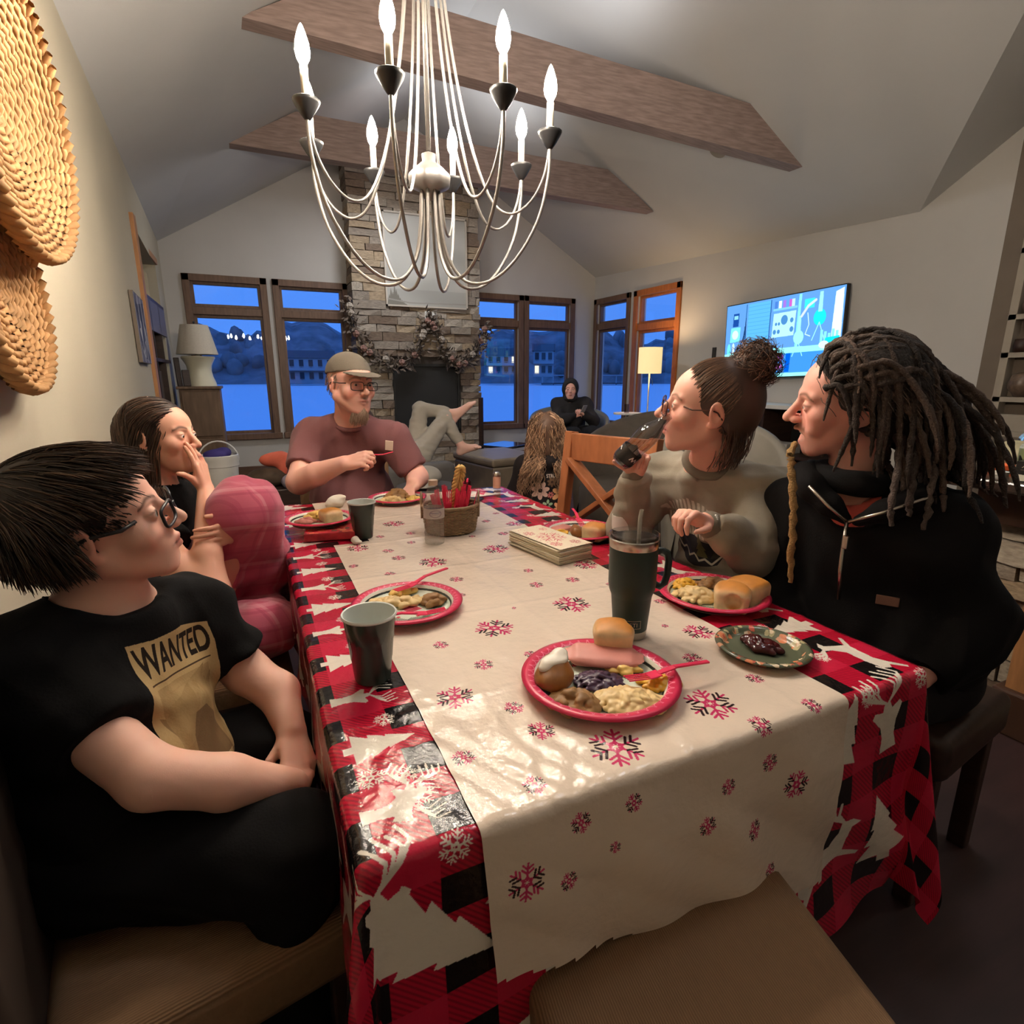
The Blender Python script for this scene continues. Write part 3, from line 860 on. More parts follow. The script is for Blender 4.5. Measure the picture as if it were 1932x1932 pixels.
for k, (x, z) in enumerate(pth[2::4] + pth[::9]):
    m = MB(); c = (x + r.uniform(-.03, .03), -.06, z + r.uniform(-.03, .03))
    for q in range(8):
        a = q * PI / 4; m.ball((c[0] + .026 * math.cos(a), c[1] + .008 * (q % 2), c[2] + .026 * math.sin(a)), (.02, .014, .02), 6, 4)
    m.ball((c[0], c[1] - .012, c[2]), .018, 6, 4); m.build('blossom', M_cone if k % 3 else M_cream, t, smooth=True)

# ------------------------------------------------------------------ left side: cabinet, lamp, bucket, pile
M_cabw = mat('worn_cabinet_wood', lin(126, 100, 78), .55, var=.3, vscale=4, stretch=(6, 6, 1)); 
t = thing('tall_cabinet', 'tall weathered wood cabinet under the white lamp', 'cabinet', (-.47, 7.0, 0))
m = MB(); m.b2((-.20, -.02, 0.05), (.19, .42, 1.135)); m.build('body', M_cabw, t, bevel=.006)
m = MB(); m.b2((-.22, -.05, 1.135), (.21, .45, 1.165)); m.build('top', M_cabw, t, bevel=.006)
for z0, z1 in ((.10, .60), (.63, 1.11)):
    m = MB(); m.b2((-.18, -.04, z0), (.17, -.02, z1)); m.build('door', M_cabw, t, bevel=.006)
m = MB(); m.b2((-.2, 0, 0), (.19, .4, .05)); m.build('plinth', M_darkwood, t)
M_cer = mat('cream_ceramic', lin(222, 216, 190), .35, var=.05); M_shade = mat('linen_shade', lin(206, 196, 178), .8, var=.06, vscale=60)
t = thing('table_lamp', 'unlit white ceramic lamp with a cream shade on the tall cabinet', 'lamp', (-.46, 7.16, 1.166))
m = MB(); m.lathe([(0, 0), (.155, 0), (.152, .03), (.128, .10), (.118, .16), (.125, .22), (.15, .27), (.168, .30), (.160, .315), (.02, .32), (.02, .36), (0, .36)], 28); m.build('base', M_cer, t, smooth='auto')
m = MB(); m.lathe([(.205, .335), (.135, .64), (.132, .64), (.201, .335)], 28); m.build('shade', M_shade, t, smooth='auto')
m = MB(); m.tube([(0, 0, .36), (0, 0, .66)], .006, 6); m.ball((0, 0, .67), .012, 8, 6); m.build('finial', M_fmetal, t)
for i, (x, y, h, w) in enumerate(((-.655, 7.06, .30, .05), (-.58, 6.98, .17, .07))):
    m = MB(); m.b2((-w / 2, -.015, 0), (w / 2, .015, h)); o = m.build('photo_frame', M_darkwood, bevel=.004); o.location = (x, y, 1.166); o.rotation_euler = (-.12, 0, .3)
    tag(o, ['tall dark frame standing behind the white lamp by the wall', 'small dark frame standing before the white lamp'][i], 'frame')
M_plas = mat('white_plastic', lin(226, 222, 214), .4); M_purple = mat('purple_cloth', lin(64, 52, 120), .8, var=.2)
m = MB(); m.b2((-.28, -.22, 0), (.28, .22, .22)); o = m.build('storage_crate', M_darkwood, bevel=.01); o.location = (-.26, 5.42, 0); tag(o, 'low dark crate under the white bucket', 'crate')
t = thing('bucket', 'white plastic bucket with a lid rim and wire handle near the tall cabinet', 'bucket', (-.29, 5.42, .222))
m = MB(); m.lathe([(0, 0), (.125, 0), (.13, .01), (.148, .29), (.158, .295), (.158, .345), (.160, .35), (.160, .385), (.150, .39), (.146, .385), (.128, .02), (0, .02)], 28); m.build('pail', M_plas, t, smooth='auto')
m = MB(); m.tube([(-.16 * math.cos(a), .05 * math.sin(a), .33 + .17 * math.sin(a)) for a in np.linspace(0, PI, 15)], .007, 6); m.build('handle', M_plas, t, smooth=True)
sd = Sdf(); sd.ell((.0, .0, .37), (.11, .11, .07)); sd.ell((.05, .03, .40), (.06, .07, .05), .03)
sd.frame(Matrix.Translation((-.29, 5.42, .222)))
o = solid(Sdf().frame(Matrix.Translation((-.29, 5.42, .222))).ell((-.02, .0, .385), (.10, .10, .05)).ell((.05, .03, .40), (.06, .07, .045), .03), 'cloth_bundle', M_purple, None, .014, fold=.006, ff=40); tag(o, 'purple cloth bundled in the white bucket', 'cloth')
m = MB(); m.b2((-.34, -.25, 0), (.34, .25, .38)); o = m.build('low_bench', M_darkwood, bevel=.01); o.location = (.23, 5.05, 0); tag(o, 'low dark bench heaped with cloths beside the white bucket', 'bench')
M_or = mat('coral_cloth', lin(222, 108, 84), .8, var=.15); M_bluc = mat('slate_blue_cloth', lin(92, 96, 138), .85, var=.25); M_greyc = mat('grey_lilac_cloth', lin(140, 128, 140), .85, var=.2); M_brc = mat('brown_cloth', lin(84, 68, 54), .9, var=.3)
def heap(name, lab, mt, blobs, f=.012, seed=0, cat='cloth'):
    s = Sdf()
    for c, r in blobs: s.ell(c, r, .04)
    o = solid(s, name, mt, None, .016, fold=f, ff=24, seed=seed); tag(o, lab, cat); return o
heap('coral_cloth', 'coral cloth fanned out on the bench heap', M_or, [((.16, 5.02, .60), (.13, .07, .06)), ((.20, 5.00, .55), (.05, .05, .10))], .01, 1)
heap('brown_cloth', 'dark brown cloth at the left of the bench heap', M_brc, [((.08, 5.02, .45), (.16, .14, .09)), ((-.02, 5.0, .42), (.10, .14, .06))], .012, 2)
heap('blue_cloth', 'slate blue cloth on the right of the bench heap', M_bluc, [((.36, 5.06, .50), (.14, .12, .11)), ((.44, 5.0, .44), (.14, .12, .08))], .014, 3)
heap('lilac_cloth', 'pale lilac cloth in front of the bench heap', M_greyc, [((.30, 4.86, .43), (.13, .09, .07)), ((.38, 4.84, .40), (.12, .08, .05))], .014, 4)
M_rug = mat('grey_blue_rug', lin(82, 88, 104), .95, var=.2, vscale=20)
m = MB(); m.b2((-.5, 3.3, 0), (.9, 4.6, .012)); tag(m.build('rug', M_rug), 'grey blue rug on the floor behind the girl', 'rug')

# ------------------------------------------------------------------ ottoman, little table, chair, side table
M_leather = mat('taupe_leather', lin(126, 112, 94), .45, var=.12, vscale=12, bump=.1, bscale=140)
t = thing('ottoman', 'square taupe leather ottoman in front of the fireplace', 'ottoman', (2.40, 5.52, 0), math.radians(10))
m = MB(); m.b2((-.33, -.40, .05), (.33, .40, .38)); m.build('base', M_leather, t, bevel=.02)
m = MB(); m.b2((-.345, -.415, .38), (.345, .415, .465)); m.build('cushion', M_leather, t, bevel=.03, segs=3)
for x in (-.27, .27):
    for y in (-.34, .34): m = MB(); m.b2((x - .025, y - .025, 0), (x + .025, y + .025, .06)); m.build('foot', M_darkwood, t)
t = thing('occasional_chair', 'dark wooden chair with a tall back post beside the ottoman', 'chair', (2.86, 6.35, 0), .5)
for x, y, h in ((-.24, .2, 1.02), (.2, .2, .42), (-.24, -.2, .42), (.2, -.2, .42)): m = MB(); m.b2((x - .022, y - .022, 0), (x + .022, y + .022, h)); m.build('leg', M_darkwood, t, bevel=.004)
M_gl = mat('dark_glossy_seat', (.02, .02, .03), .06, spec=1.0, coat=1.0)
m = MB(); m.b2((-.27, -.23, .42), (.25, .23, .45)); m.build('seat', M_gl, t, bevel=.004)
M_drum = mat('charcoal_drum', lin(58, 52, 50), .5, var=.1)
t = thing('drum_table', 'round charcoal side table behind the man in the cap', 'table', (1.13, 3.93, 0))
m = MB(); m.lathe([(0, 0), (.2, 0), (.21, .02), (.2, .46), (0, .46)], 28); m.build('drum', M_drum, t, smooth='auto')
m = MB(); m.lathe([(0, .46), (.225, .46), (.23, .475), (.225, .485), (0, .485)], 28); m.build('top', M_drum, t, smooth='auto')
M_felt = mat('grey_felt', lin(150, 144, 136), .9, var=.1)
s = Sdf().ell((1.13, 3.92, .56), (.105, .12, .075)).ell((1.07, 3.82, .507), (.10, .09, .014), .02)
o = solid(s, 'cap', M_felt, None, .009); tag(o, 'grey cap lying on the round charcoal side table', 'cap')

# floor lamp by the glazed door
t = thing('floor_lamp', 'lit floor lamp with a cream drum shade in front of the glazed door', 'lamp', (4.62, 5.84, 0))
M_chrome = mat('brushed_steel', lin(190, 188, 184), .3, metal=1.0)
m = MB(); m.lathe([(0, 0), (.14, 0), (.14, .015), (.02, .03), (0, .03)], 24); m.build('base', M_chrome, t, smooth='auto')
m = MB(); m.tube([(0, 0, .02), (0, 0, 1.33)], .010, 8); m.build('pole', M_chrome, t, smooth=True)
m = MB(); m.tube([(0, 0, 1.28), (.04, -.01, 1.22), (.05, -.01, 1.16)], .004, 5); m.build('switch_cord', M_chrome, t)
M_lsh = bpy.data.materials.new('lit_drum_shade'); M_lsh.use_nodes = True
_n = M_lsh.node_tree.nodes; _p = _n['Principled BSDF']; _p.inputs['Base Color'].default_value = (.85, .74, .5, 1); _p.inputs['Roughness'].default_value = .9
_p.inputs['Emission Color'].default_value = (1.0, .74, .32, 1); _p.inputs['Emission Strength'].default_value = .78
m = MB(); m.lathe([(.145, 1.305), (.145, 1.62), (.141, 1.62), (.141, 1.305)], 28); m.build('shade', M_lsh, t, smooth='auto')
m = MB(); m.ball((0, 0, 1.44), .035, 10, 8); m.build('bulb', emat('floor_lamp_bulb', (1.0, .72, .42), LAMP_W), t, smooth=True)
lamp('floor_lamp_light', 'POINT', (4.62, 5.84, 1.56), 15, (1.0, .70, .42), .05)
t = thing('side_table', 'small pale side table by the glazed door with a glass on it', 'table', (4.36, 5.9, 0))
m = MB(); m.lathe([(0, .80), (.18, .80), (.18, .82), (0, .82)], 24); m.build('table_top', M_white, t, smooth='auto')
m = MB(); m.tube([(0, 0, .0), (0, 0, .80)], .016, 8); m.lathe([(0, 0), (.12, 0), (.12, .012), (0, .02)], 20); m.build('stand', M_fmetal, t, smooth='auto')
M_tum = glass_pane('tumbler_glass', (.8, .75, .75))
m = MB(); m.lathe([(0, 0), (.032, 0), (.036, .11), (.033, .11), (.029, .006), (0, .006)], 16); o = m.build('drinking_glass', M_tum, smooth='auto'); o.location = (4.31, 5.86, .821); tag(o, 'small tumbler on the pale side table', 'glass')

# ------------------------------------------------------------------ television and console on the right wall
IM = Img(640, 360, c255(92, 150, 214))
def g(*c): return c255(*c)
IM.poly([(0, 0), (640, 0), (640, 120), (0, 120)], g(60, 140, 224))
IM.poly([(135, 120), (265, 120), (270, 352), (140, 352)], g(88, 172, 232))
for k in range(12): IM.line([(138, 140 + k * 18), (266, 140 + k * 18)], 2, g(70, 150, 214))
IM.line([(268, 130), (272, 352)], 5, g(40, 84, 150)); IM.line([(122, 130), (128, 352)], 5, g(40, 96, 160))
IM.poly([(285, 180), (405, 182), (410, 290), (290, 288)], g(170, 222, 240))
for cx, cy, rr_ in ((300, 205, 9), (322, 205, 8), (350, 255, 18), (390, 250, 9), (392, 210, 10), (306, 240, 6), (322, 240, 6)): IM.ell(cx, cy, rr_, rr_ * 1.2, g(70, 130, 190))
IM.poly([(285, 300), (415, 300), (415, 310), (285, 310)], g(120, 190, 232))
for cx, c in ((300, (70, 120, 200)), (322, (220, 236, 250)), (345, (150, 110, 210)), (378, (190, 90, 190)), (392, (180, 220, 250))): IM.poly([(cx - 8, 310), (cx + 8, 310), (cx + 8, 342), (cx - 8, 342)], g(*c))
IM.poly([(415, 120), (430, 120), (434, 356), (420, 356)], g(130, 220, 245))
for cx, cy, s, c in ((432, 170, 1.0, (150, 240, 245)), (530, 245, 1.15, (30, 214, 240))):
    IM.ell(cx, cy, 26 * s, 30 * s, g(*c)); IM.poly([(cx - 9 * s, cy + 20 * s), (cx + 9 * s, cy + 20 * s), (cx + 7 * s, cy + 92 * s), (cx - 7 * s, cy + 92 * s)], g(150, 226, 246))
    for d in (-1, 1): IM.line([(cx, cy - 18 * s), (cx + d * 26 * s, cy - 82 * s)], 4, g(150, 230, 244))
IM.poly([(450, 290), (500, 290), (500, 330), (450, 330)], g(60, 214, 228)); IM.line([(440, 260), (470, 300), (505, 320)], 12, g(196, 208, 216)); IM.line([(470, 270), (480, 220), (465, 180), (490, 170)], 4, g(190, 226, 232))
IM.poly([(590, 130), (636, 130), (632, 352), (596, 340)], g(214, 236, 250)); IM.poly([(598, 150), (626, 150), (622, 330), (602, 322)], g(232, 244, 252))
for k in range(5): IM.poly([(540 + k * 18, 130), (552 + k * 18, 130), (552 + k * 18, 190 - 8 * (k % 3)), (540 + k * 18, 190 - 8 * (k % 3))], g(130, 226, 240))
IM.poly([(560, 118), (636, 118), (630, 160), (566, 156)], g(20, 206, 232))
IM.poly([(30, 180), (92, 180), (94, 250), (34, 250)], g(120, 236, 246)); IM.ell(62, 215, 20, 22, g(200, 250, 250)); IM.poly([(44, 255), (80, 255), (82, 318), (46, 318)], g(24, 70, 150)); IM.poly([(50, 290), (76, 290), (76, 308), (50, 308)], g(130, 200, 226))
for k in range(6): IM.line([(100 + 6 * k, 170), (116 + 2 * k, 190 + 20 * k)], 3, g(20, 40, 80))
IM.ell(26, 140, 11, 34, g(110, 230, 240)); IM.ell(54, 150, 9, 26, g(190, 224, 244))
IM.poly([(0, 92), (140, 104), (640, 104), (640, 128), (150, 132), (0, 122)], g(146, 244, 250)); IM.poly([(0, 60), (110, 70), (140, 104), (0, 92)], g(110, 228, 246))
for k in range(3): IM.ell(150 + 60 * k, 140, 16, 16, g(210, 240, 250))
IM.ell(560, 128, 24, 16, g(200, 246, 250)); IM.poly([(200, 138), (230, 138), (230, 150), (200, 150)], g(30, 90, 140))
for a, b in ((150, 180), (255, 280), (370, 395)): IM.poly([(a, 20), (b, 20), (b + 4, 104), (a + 4, 104)], g(0, 88, 206))
IM.ell(320, 46, 40, 15, g(214, 120, 214)); IM.ell(335, 88, 28, 16, g(164, 92, 200)); IM.poly([(100, 0), (640, 0), (640, 16), (90, 16)], g(150, 244, 250))
t = thing('television', 'wall mounted television showing a blue cartoon laboratory', 'television', (5.03, 4.295, 1.66))
M_scr = emat('television_picture', (1, 1, 1), 1.5, IM.image('cartoon_laboratory'))
npmesh('screen', [(-.021, .705, -.395), (-.021, -.705, -.395), (-.021, -.705, .395), (-.021, .705, .395)], [(0, 1, 2, 3)], M_scr, t, False, uv=[(0, 0), (1, 0), (1, 1), (0, 1)])
m = MB(); m.b2((-.02, -.715, -.405), (.025, .715, .405)); m.build('case', M_black, t, bevel=.004)
m = MB(); m.b2((.025, -.2, -.15), (.068, .2, .15)); m.build('wall_bracket', M_black, t)
t.rotation_euler = (math.radians(-2.0), 0, 0)
m = MB(); m.b2((-.012, -.03, -.06), (0.0, .03, .06)); o = m.build('wall_control', M_black, bevel=.003); o.location = (5.099, 5.25, 1.545); tag(o, 'black wall control left of the television', 'switch')
m = MB(); m.b2((-.008, -.03, -.05), (0.0, .03, .05)); o = m.build('wall_switch', M_wall, bevel=.003); o.location = (5.099, 5.10, 1.50); tag(o, 'pale wall switch between black control and television', 'switch')
t = thing('media_console', 'dark open media console with a pale top under the television', 'console', (4.86, 4.05, 0))
m = MB(); m.b2((-.24, -.85, .96), (.23, .85, 1.0)); m.build('top', M_white, t, bevel=.004)
for z in (.06, .5): m = MB(); m.b2((-.22, -.82, z), (.22, .82, z + .03)); m.build('shelf', M_darkwood, t)
for y in (-.82, 0, .80): m = MB(); m.b2((-.22, y - .01, 0), (.22, y + .02, .96)); m.build('side_panel', M_darkwood, t)
m = MB(); m.b2((.2, -.82, 0), (.22, .82, .96)); m.build('back_panel', M_black, t)
for i, (y, z, w, h, mt, nm, lab) in enumerate(((4.62, .531, .22, .17, M_greyc, 'speaker_box', 'grey box on the console shelf, left of the game boxes'), (4.30, .531, .10, .2, M_white, 'game_box', 'upright pale box on the console shelf'), (3.92, .531, .3, .1, M_felt, 'game_console', 'pale low box on the console shelf beside the upright box'), (4.5, 1.001, .3, .07, M_black, 'receiver', 'flat black box on top of the console'))):
    m = MB(); m.b2((-.1, -w / 2, 0), (.1, w / 2, h)); o = m.build(nm, mt, bevel=.006); o.location = (4.78, y, z); tag(o, lab, 'box')

# ------------------------------------------------------------------ chairs behind the table's right side
M_bucketc = mat('dark_olive_upholstery', lin(74, 66, 58), .7, var=.15, vscale=20)
def barrel(name, lab, loc, rz, mt, r=.40, h0=.40, h1=.98, tilt=.35, feet=True):
    t = thing(name, lab, 'armchair', loc, rz)
    n = 28; V = []; F = []
    for i in range(n + 1):
        a = math.radians(-115 + 230 * i / n); k = math.cos(math.radians(-115 + 230 * i / n) * .78)
        top = h0 + .18 + (h1 - h0 - .18) * max(0, k) ** .8
        for rr_, z in ((r, .14), (r * 1.04, (h0 + .14) / 2 + .1), (r * 1.08 + tilt * .10 * k, top - .03), (r * 1.06 + tilt * .10 * k, top), (r * .98 + tilt * .08 * k, top + .005), (r * .92 + tilt * .08 * k, top - .03), (r * .84, h0)):
            V.append((rr_ * math.sin(a), rr_ * math.cos(a), z))
    for i in range(n):
        for j in range(6): F.append((i * 7 + j, (i + 1) * 7 + j, (i + 1) * 7 + j + 1, i * 7 + j + 1))
    F.append(tuple(range(7))); F.append(tuple(n * 7 + 6 - j for j in range(7)))
    MB().add(V, F).build('back_shell', mt, t, smooth=True)
    m = MB(); m.lathe([(0, .16), (r * .86, .16), (r * .88, .20), (r * .88, h0), (r * .82, h0 + .05), (0, h0 + .06)], 28); m.build('seat', mt, t, smooth='auto')
    m = MB(); m.lathe([(0, 0), (r * .6, 0), (r * .6, .02), (.06, .05), (.06, .16), (0, .16)], 20); m.build('swivel_base', M_darkwood, t, smooth='auto')
    return t
barrel('swivel_chair', 'dark curved swivel armchair near the glazed door', (2.62, 3.45, 0), math.radians(-75), M_bucketc, .46, .42, 1.0, .5)
barrel('armchair', 'grey tub armchair holding the hooded person', (3.93, 6.62, 0), math.radians(-28), mat('grey_green_leather', lin(116, 116, 106), .5, var=.1), .50, .40, .86, .3)
barrel('side_chair', 'grey tub armchair behind the woman in the grey sweatshirt', (2.60, 2.52, 0), math.radians(-35), mat('stone_grey_leather', lin(128, 122, 112), .5, var=.1), .34, .42, 1.0, .5)
M_chw = mat('chestnut_wood', lin(168, 104, 66), .42, var=.25, vscale=5, stretch=(6, 6, 1.5))
t = thing('dining_chair', 'chestnut wooden dining chair with a crossed back at the far right of the table', 'chair', (1.12, 1.875, 0), math.radians(110))
# local: seat towards +y (the table), back at y=-.2
m = MB()
for x in (-.215, .215):
    m = MB(); m.bar((x, -.20, 0), (x * 1.0, -.19, .44), .04, .045, (0, 1, 0)); m.build('leg', M_chw, t, bevel=.004)
    m = MB(); m.bar((x, .20, 0), (x, .20, .43), .04, .04, (0, 1, 0)); m.build('leg', M_chw, t, bevel=.004)
    m = MB(); m.bar((x, -.19, .42), (x, -.275, 1.03), .042, .05, (0, 1, 0)); m.build('back_post', M_chw, t, bevel=.004)
m = MB(); m.b2((-.24, -.22, .43), (.24, .24, .465)); m.build('seat', M_chw, t, bevel=.01)
m = MB(); m.bar((-.2, -.262, .965), (.2, -.262, .965), .028, .12, (0, 0, 1)); m.build('top_rail', M_chw, t, bevel=.004)
m = MB(); m.bar((-.2, -.215, .58), (.2, -.215, .58), .026, .06, (0, 0, 1)); m.build('lower_rail', M_chw, t, bevel=.004)
m = MB(); m.bar((-.2, -.222, .60), (.2, -.252, .91), .022, .07, (0, 1, 0)); m.build('cross_slat', M_chw, t, bevel=.003)
m = MB(); m.bar((.2, -.228, .60), (-.2, -.258, .91), .022, .07, (0, 1, 0)); m.build('cross_slat', M_chw, t, bevel=.003)
# ------------------------------------------------------------------ bookcase in the right wall
M_bkd = mat('taupe_pilaster', lin(108, 96, 84), .6, var=.08); M_bkl = mat('pale_shelf_paint', lin(158, 148, 134), .6, var=.05); M_bkb = mat('shelf_back_paint', lin(92, 80, 68), .7)
t = thing('bookcase', 'built in bookcase with a dark pilaster on the right wall', 'bookcase', (5.0, 2.43, 0))
m = MB(); m.b2((-.02, -.12, 0), (.09, 0, 3.3)); m.build('pilaster', M_bkd, t, bevel=.004)
m = MB(); m.b2((-.03, -.17, .8), (.09, -.12, 3.2)); m.build('stile', M_bkl, t, bevel=.003)
for z in (.845, 1.09, 1.40, 1.66, 2.10, 2.5): m = MB(); m.b2((-.03, -1.2, z), (.09, -.12, z + .035)); m.build('shelf', M_bkl, t)
m = MB(); m.b2((.06, -1.2, .8), (.09, -.12, 3.2)); m.build('back_panel', M_bkb, t)
m = MB(); m.b2((-.04, -1.2, 0), (.09, -.12, .845)); m.build('lower_cabinet', M_bkd, t)
M_pot = mat('speckled_stoneware', lin(110, 92, 78), .35, var=.4, vscale=30)
for nm, lab, y, z, prof, mt in (('jar', 'round brown stoneware jar on the bookcase', 2.16, 1.126, [(0, 0), (.03, 0), (.075, .06), (.08, .1), (.06, .155), (.035, .17), (.033, .165), (0, .165)], M_pot),
        ('vase', 'small round vase on the upper bookcase shelf', 2.20, 1.696, [(0, 0), (.03, 0), (.05, .05), (.045, .09), (.02, .12), (0, .12)], M_pot), ('vase', 'small dark pot on the bookcase beside the box', 2.21, 1.436, [(0, 0), (.04, 0), (.045, .04), (.04, .09), (0, .09)], M_darkwood)):
    m = MB(); m.lathe(prof, 20); o = m.build(nm, mt, smooth=True); o.location = (5.0, y, z); tag(o, lab, 'vase')
m = MB(); m.b2((-.02, -.16, 0), (.05, .16, .12)); o = m.build('book_stack', M_bkl, bevel=.004); o.location = (4.99, 2.13, .881); tag(o, 'pale box standing on the lowest bookcase shelf', 'box')

# ------------------------------------------------------------------ stone bar with its worktop and clutter
t = thing('bar_counter', 'ledge stone bar with a dark worktop on the far right', 'bar', (2.62, 1.18, 0))
Mb = Matrix.Rotation(-PI / 2, 4, 'Z')
stones(t, 0.0, 1.5, 0, .72, 0.0, .3, (.06, .10), (.14, .34), (), 9, Mb)
m = MB(); m.b2((.03, -1.5, 0), (.9, -.02, .86)); m.build('core', M_mortar, t)
M_grn = mat('dark_polished_stone', lin(58, 46, 40), .12, var=.5, vscale=30, coat=.5)
m = MB(); m.prism([(-.27, .02), (-.27, -1.7), (1.25, -1.7), (1.25, .62), (.8, .62)], .875, .915); m.build('worktop', M_grn, t, bevel=.008)
M_pan = mat('espresso_panel', lin(74, 50, 38), .4, var=.2, vscale=4, stretch=(4, 4, 1))
m = MB(); m.b2((-.06, -1.5, .72), (.9, -.005, .875)); m.build('apron', M_pan, t, bevel=.004)
m = MB(); m.b2((-.22, -.40, .16), (-.03, -.28, .875)); m.build('pilaster', M_oak, t, bevel=.006)
m = MB(); m.b2((-.25, -.42, 0), (-.01, -.255, .17)); m.build('plinth', M_pan, t, bevel=.008)
ZC = .916
def onbar(name, lab, cat, mt, mb, x, y, rz=0, **k):
    o = mb.build(name, mt, **k); o.location = (x, y, ZC); o.rotation_euler = (0, 0, rz); tag(o, lab, cat); return o
M_can = mat('sage_can', lin(136, 142, 100), .3, metal=.6, img=None)
ic = Img(256, 128, c255(126, 132, 92)); ic.a[:20] = c255(190, 192, 180); ic.a[112:] = c255(190, 192, 180)
for x in (20, 148): ic.text('M', x, 40, 44, c255(30, 28, 22), bold=.03)
M_can = mat('sage_can', (1, 1, 1), .3, metal=.3, img=ic.image('can_label'))
def cyl_uv(name, prof, n, mt, loc, rz=0, parent=None):
    V = []; U = []; F = []; k = len(prof); z0 = prof[0][1]; z1 = prof[-1][1]
    for r_, z in prof:
        for i in range(n + 1):
            a = 2 * PI * i / n; V.append((r_ * math.cos(a), r_ * math.sin(a), z)); U.append((i / n, (z - z0) / max(z1 - z0, 1e-6)))
    for j in range(k - 1):
        for i in range(n): F.append((j * (n + 1) + i, j * (n + 1) + i + 1, (j + 1) * (n + 1) + i + 1, (j + 1) * (n + 1) + i))
    o = npmesh(name, V, F, mt, parent, True, uv=U); o.location = loc; o.rotation_euler = (0, 0, rz); return o
o = cyl_uv('drink_can', [(.001, 0), (.026, 0), (.033, .008), (.033, .108), (.026, .120), (.024, .118), (.001, .118)], 24, M_can, (2.52, 1.02, ZC), 1.9); tag(o, 'sage green drink can with a dark M on the bar', 'can')
ib = Img(256, 256, c255(206, 200, 178)); ib.text('C', 30, 150, 60, c255(30, 28, 24), bold=.04)
for k in range(4): ib.line([(20, 90 - 16 * k), (90, 110 - 16 * k), (150, 84 - 14 * k), (240, 110 - 20 * k)], 9, c255(34, 30, 24))
M_bx = mat('printed_carton', (1, 1, 1), .5, img=ib.image('carton_print'))
t2 = thing('carton', 'white printed carton with a black C on the bar beside the can', 'box', (2.60, .925, ZC), .1)
npmesh('front_print', [(-.0505, .06, 0), (-.0505, -.08, 0), (-.0505, -.08, .13), (-.0505, .06, .13)], [(0, 1, 2, 3)], M_bx, t2, False, uv=[(0, 0), (1, 0), (1, 1), (0, 1)])
m = MB(); m.b2((-.05, -.08, 0), (.1, .06, .13)); m.build('box_body', M_white, t2)
ik = Img(256, 128, c255(22, 18, 16)); ik.poly([(10, 6), (256, 6), (256, 40), (10, 46)], c255(206, 200, 184)); ik.line([(24, 90), (34, 104), (44, 88), (54, 100), (64, 88), (78, 102), (92, 88), (104, 98), (120, 90)], 4, c255(170, 160, 140)); ik.line([(150, 92), (166, 104), (180, 88), (200, 100), (226, 90)], 4, c255(150, 140, 122)); ik.line([(20, 76), (236, 70)], 3, c255(120, 110, 96))
M_bk = mat('black_carton', (1, 1, 1), .4, img=ik.image('black_carton_print'))
t2 = thing('black_carton', 'black carton with a white stripe at the bar edge in front of the can', 'box', (2.43, .92, ZC), .06)
npmesh('front_print', [(-.0405, .08, 0), (-.0405, -.1, 0), (-.0405, -.1, .07), (-.0405, .08, .07)], [(0, 1, 2, 3)], M_bk, t2, False, uv=[(0, 0), (1, 0), (1, 1), (0, 1)])
m = MB(); m.b2((-.04, -.1, 0), (.05, .08, .07)); m.build('box_body', M_black, t2)
m = MB(); m.b2((-.06, -.035, 0), (.06, .035, .02)); onbar('orange_packet', 'bright orange packet lying on the bar', 'packet', mat('orange_card', lin(244, 112, 60), .5), m, 2.66, 1.17, .9, bevel=.003)
m = MB(); m.b2((-.07, -.06, 0), (.07, .06, .018)); onbar('brown_packet', 'flat brown packet beside the orange one on the bar', 'packet', mat('brown_card', lin(112, 88, 66), .6), m, 2.78, 1.16, .5, bevel=.003)
m = MB(); m.lathe([(0, 0), (.022, 0), (.026, .012), (.0, .014)], 14); onbar('bottle_cap', 'round white lid lying on the bar by the black carton', 'lid', M_white, m, 2.50, 1.085)
s = Sdf().frame(Matrix.Translation((2.98, 1.25, ZC))).ell((0, 0, .03), (.16, .10, .032), .03).ell((.1, .05, .04), (.1, .09, .03), .03)
o = solid(s, 'plastic_bag', mat('milky_bag', lin(196, 186, 150), .35, var=.1), None, .012, fold=.01, ff=38); tag(o, 'crumpled cream plastic bag on the bar', 'bag')
s = Sdf().frame(Matrix.Translation((3.06, 1.22, ZC)) @ Matrix.Rotation(.5, 4, 'Z')).box((0, 0, .10), (.13, .012, .09), .004, .01, R=Matrix.Rotation(.5, 3, 'X')).box((.06, -.03, .09), (.10, .01, .07), .004, .02, R=Matrix.Rotation(-.5, 3, 'Z') @ Matrix.Rotation(.6, 3, 'X'))
o = solid(s, 'paper_towel', mat('white_paper', lin(218, 208, 192), .85), None, .008, fold=.008, ff=40); tag(o, 'crumpled white paper towel standing on the bar', 'paper')
s = Sdf().frame(Matrix.Translation((3.32, 1.32, ZC))).ell((0, 0, .06), (.09, .07, .055), .03).ell((.06, -.05, .05), (.06, .06, .05), .02)
o = solid(s, 'foil', mat('crumpled_foil', (.8, .8, .8), .18, metal=1.0), None, .009, fold=.014, ff=70); tag(o, 'crumpled silver foil at the back of the bar', 'foil')
m = MB(); m.lathe([(0, 0), (.14, 0), (.17, .015), (.165, .018), (.13, .008), (0, .008)], 28); onbar('black_tray', 'round black tray under the silver foil on the bar', 'tray', M_black, m, 3.12, .99, smooth='auto')

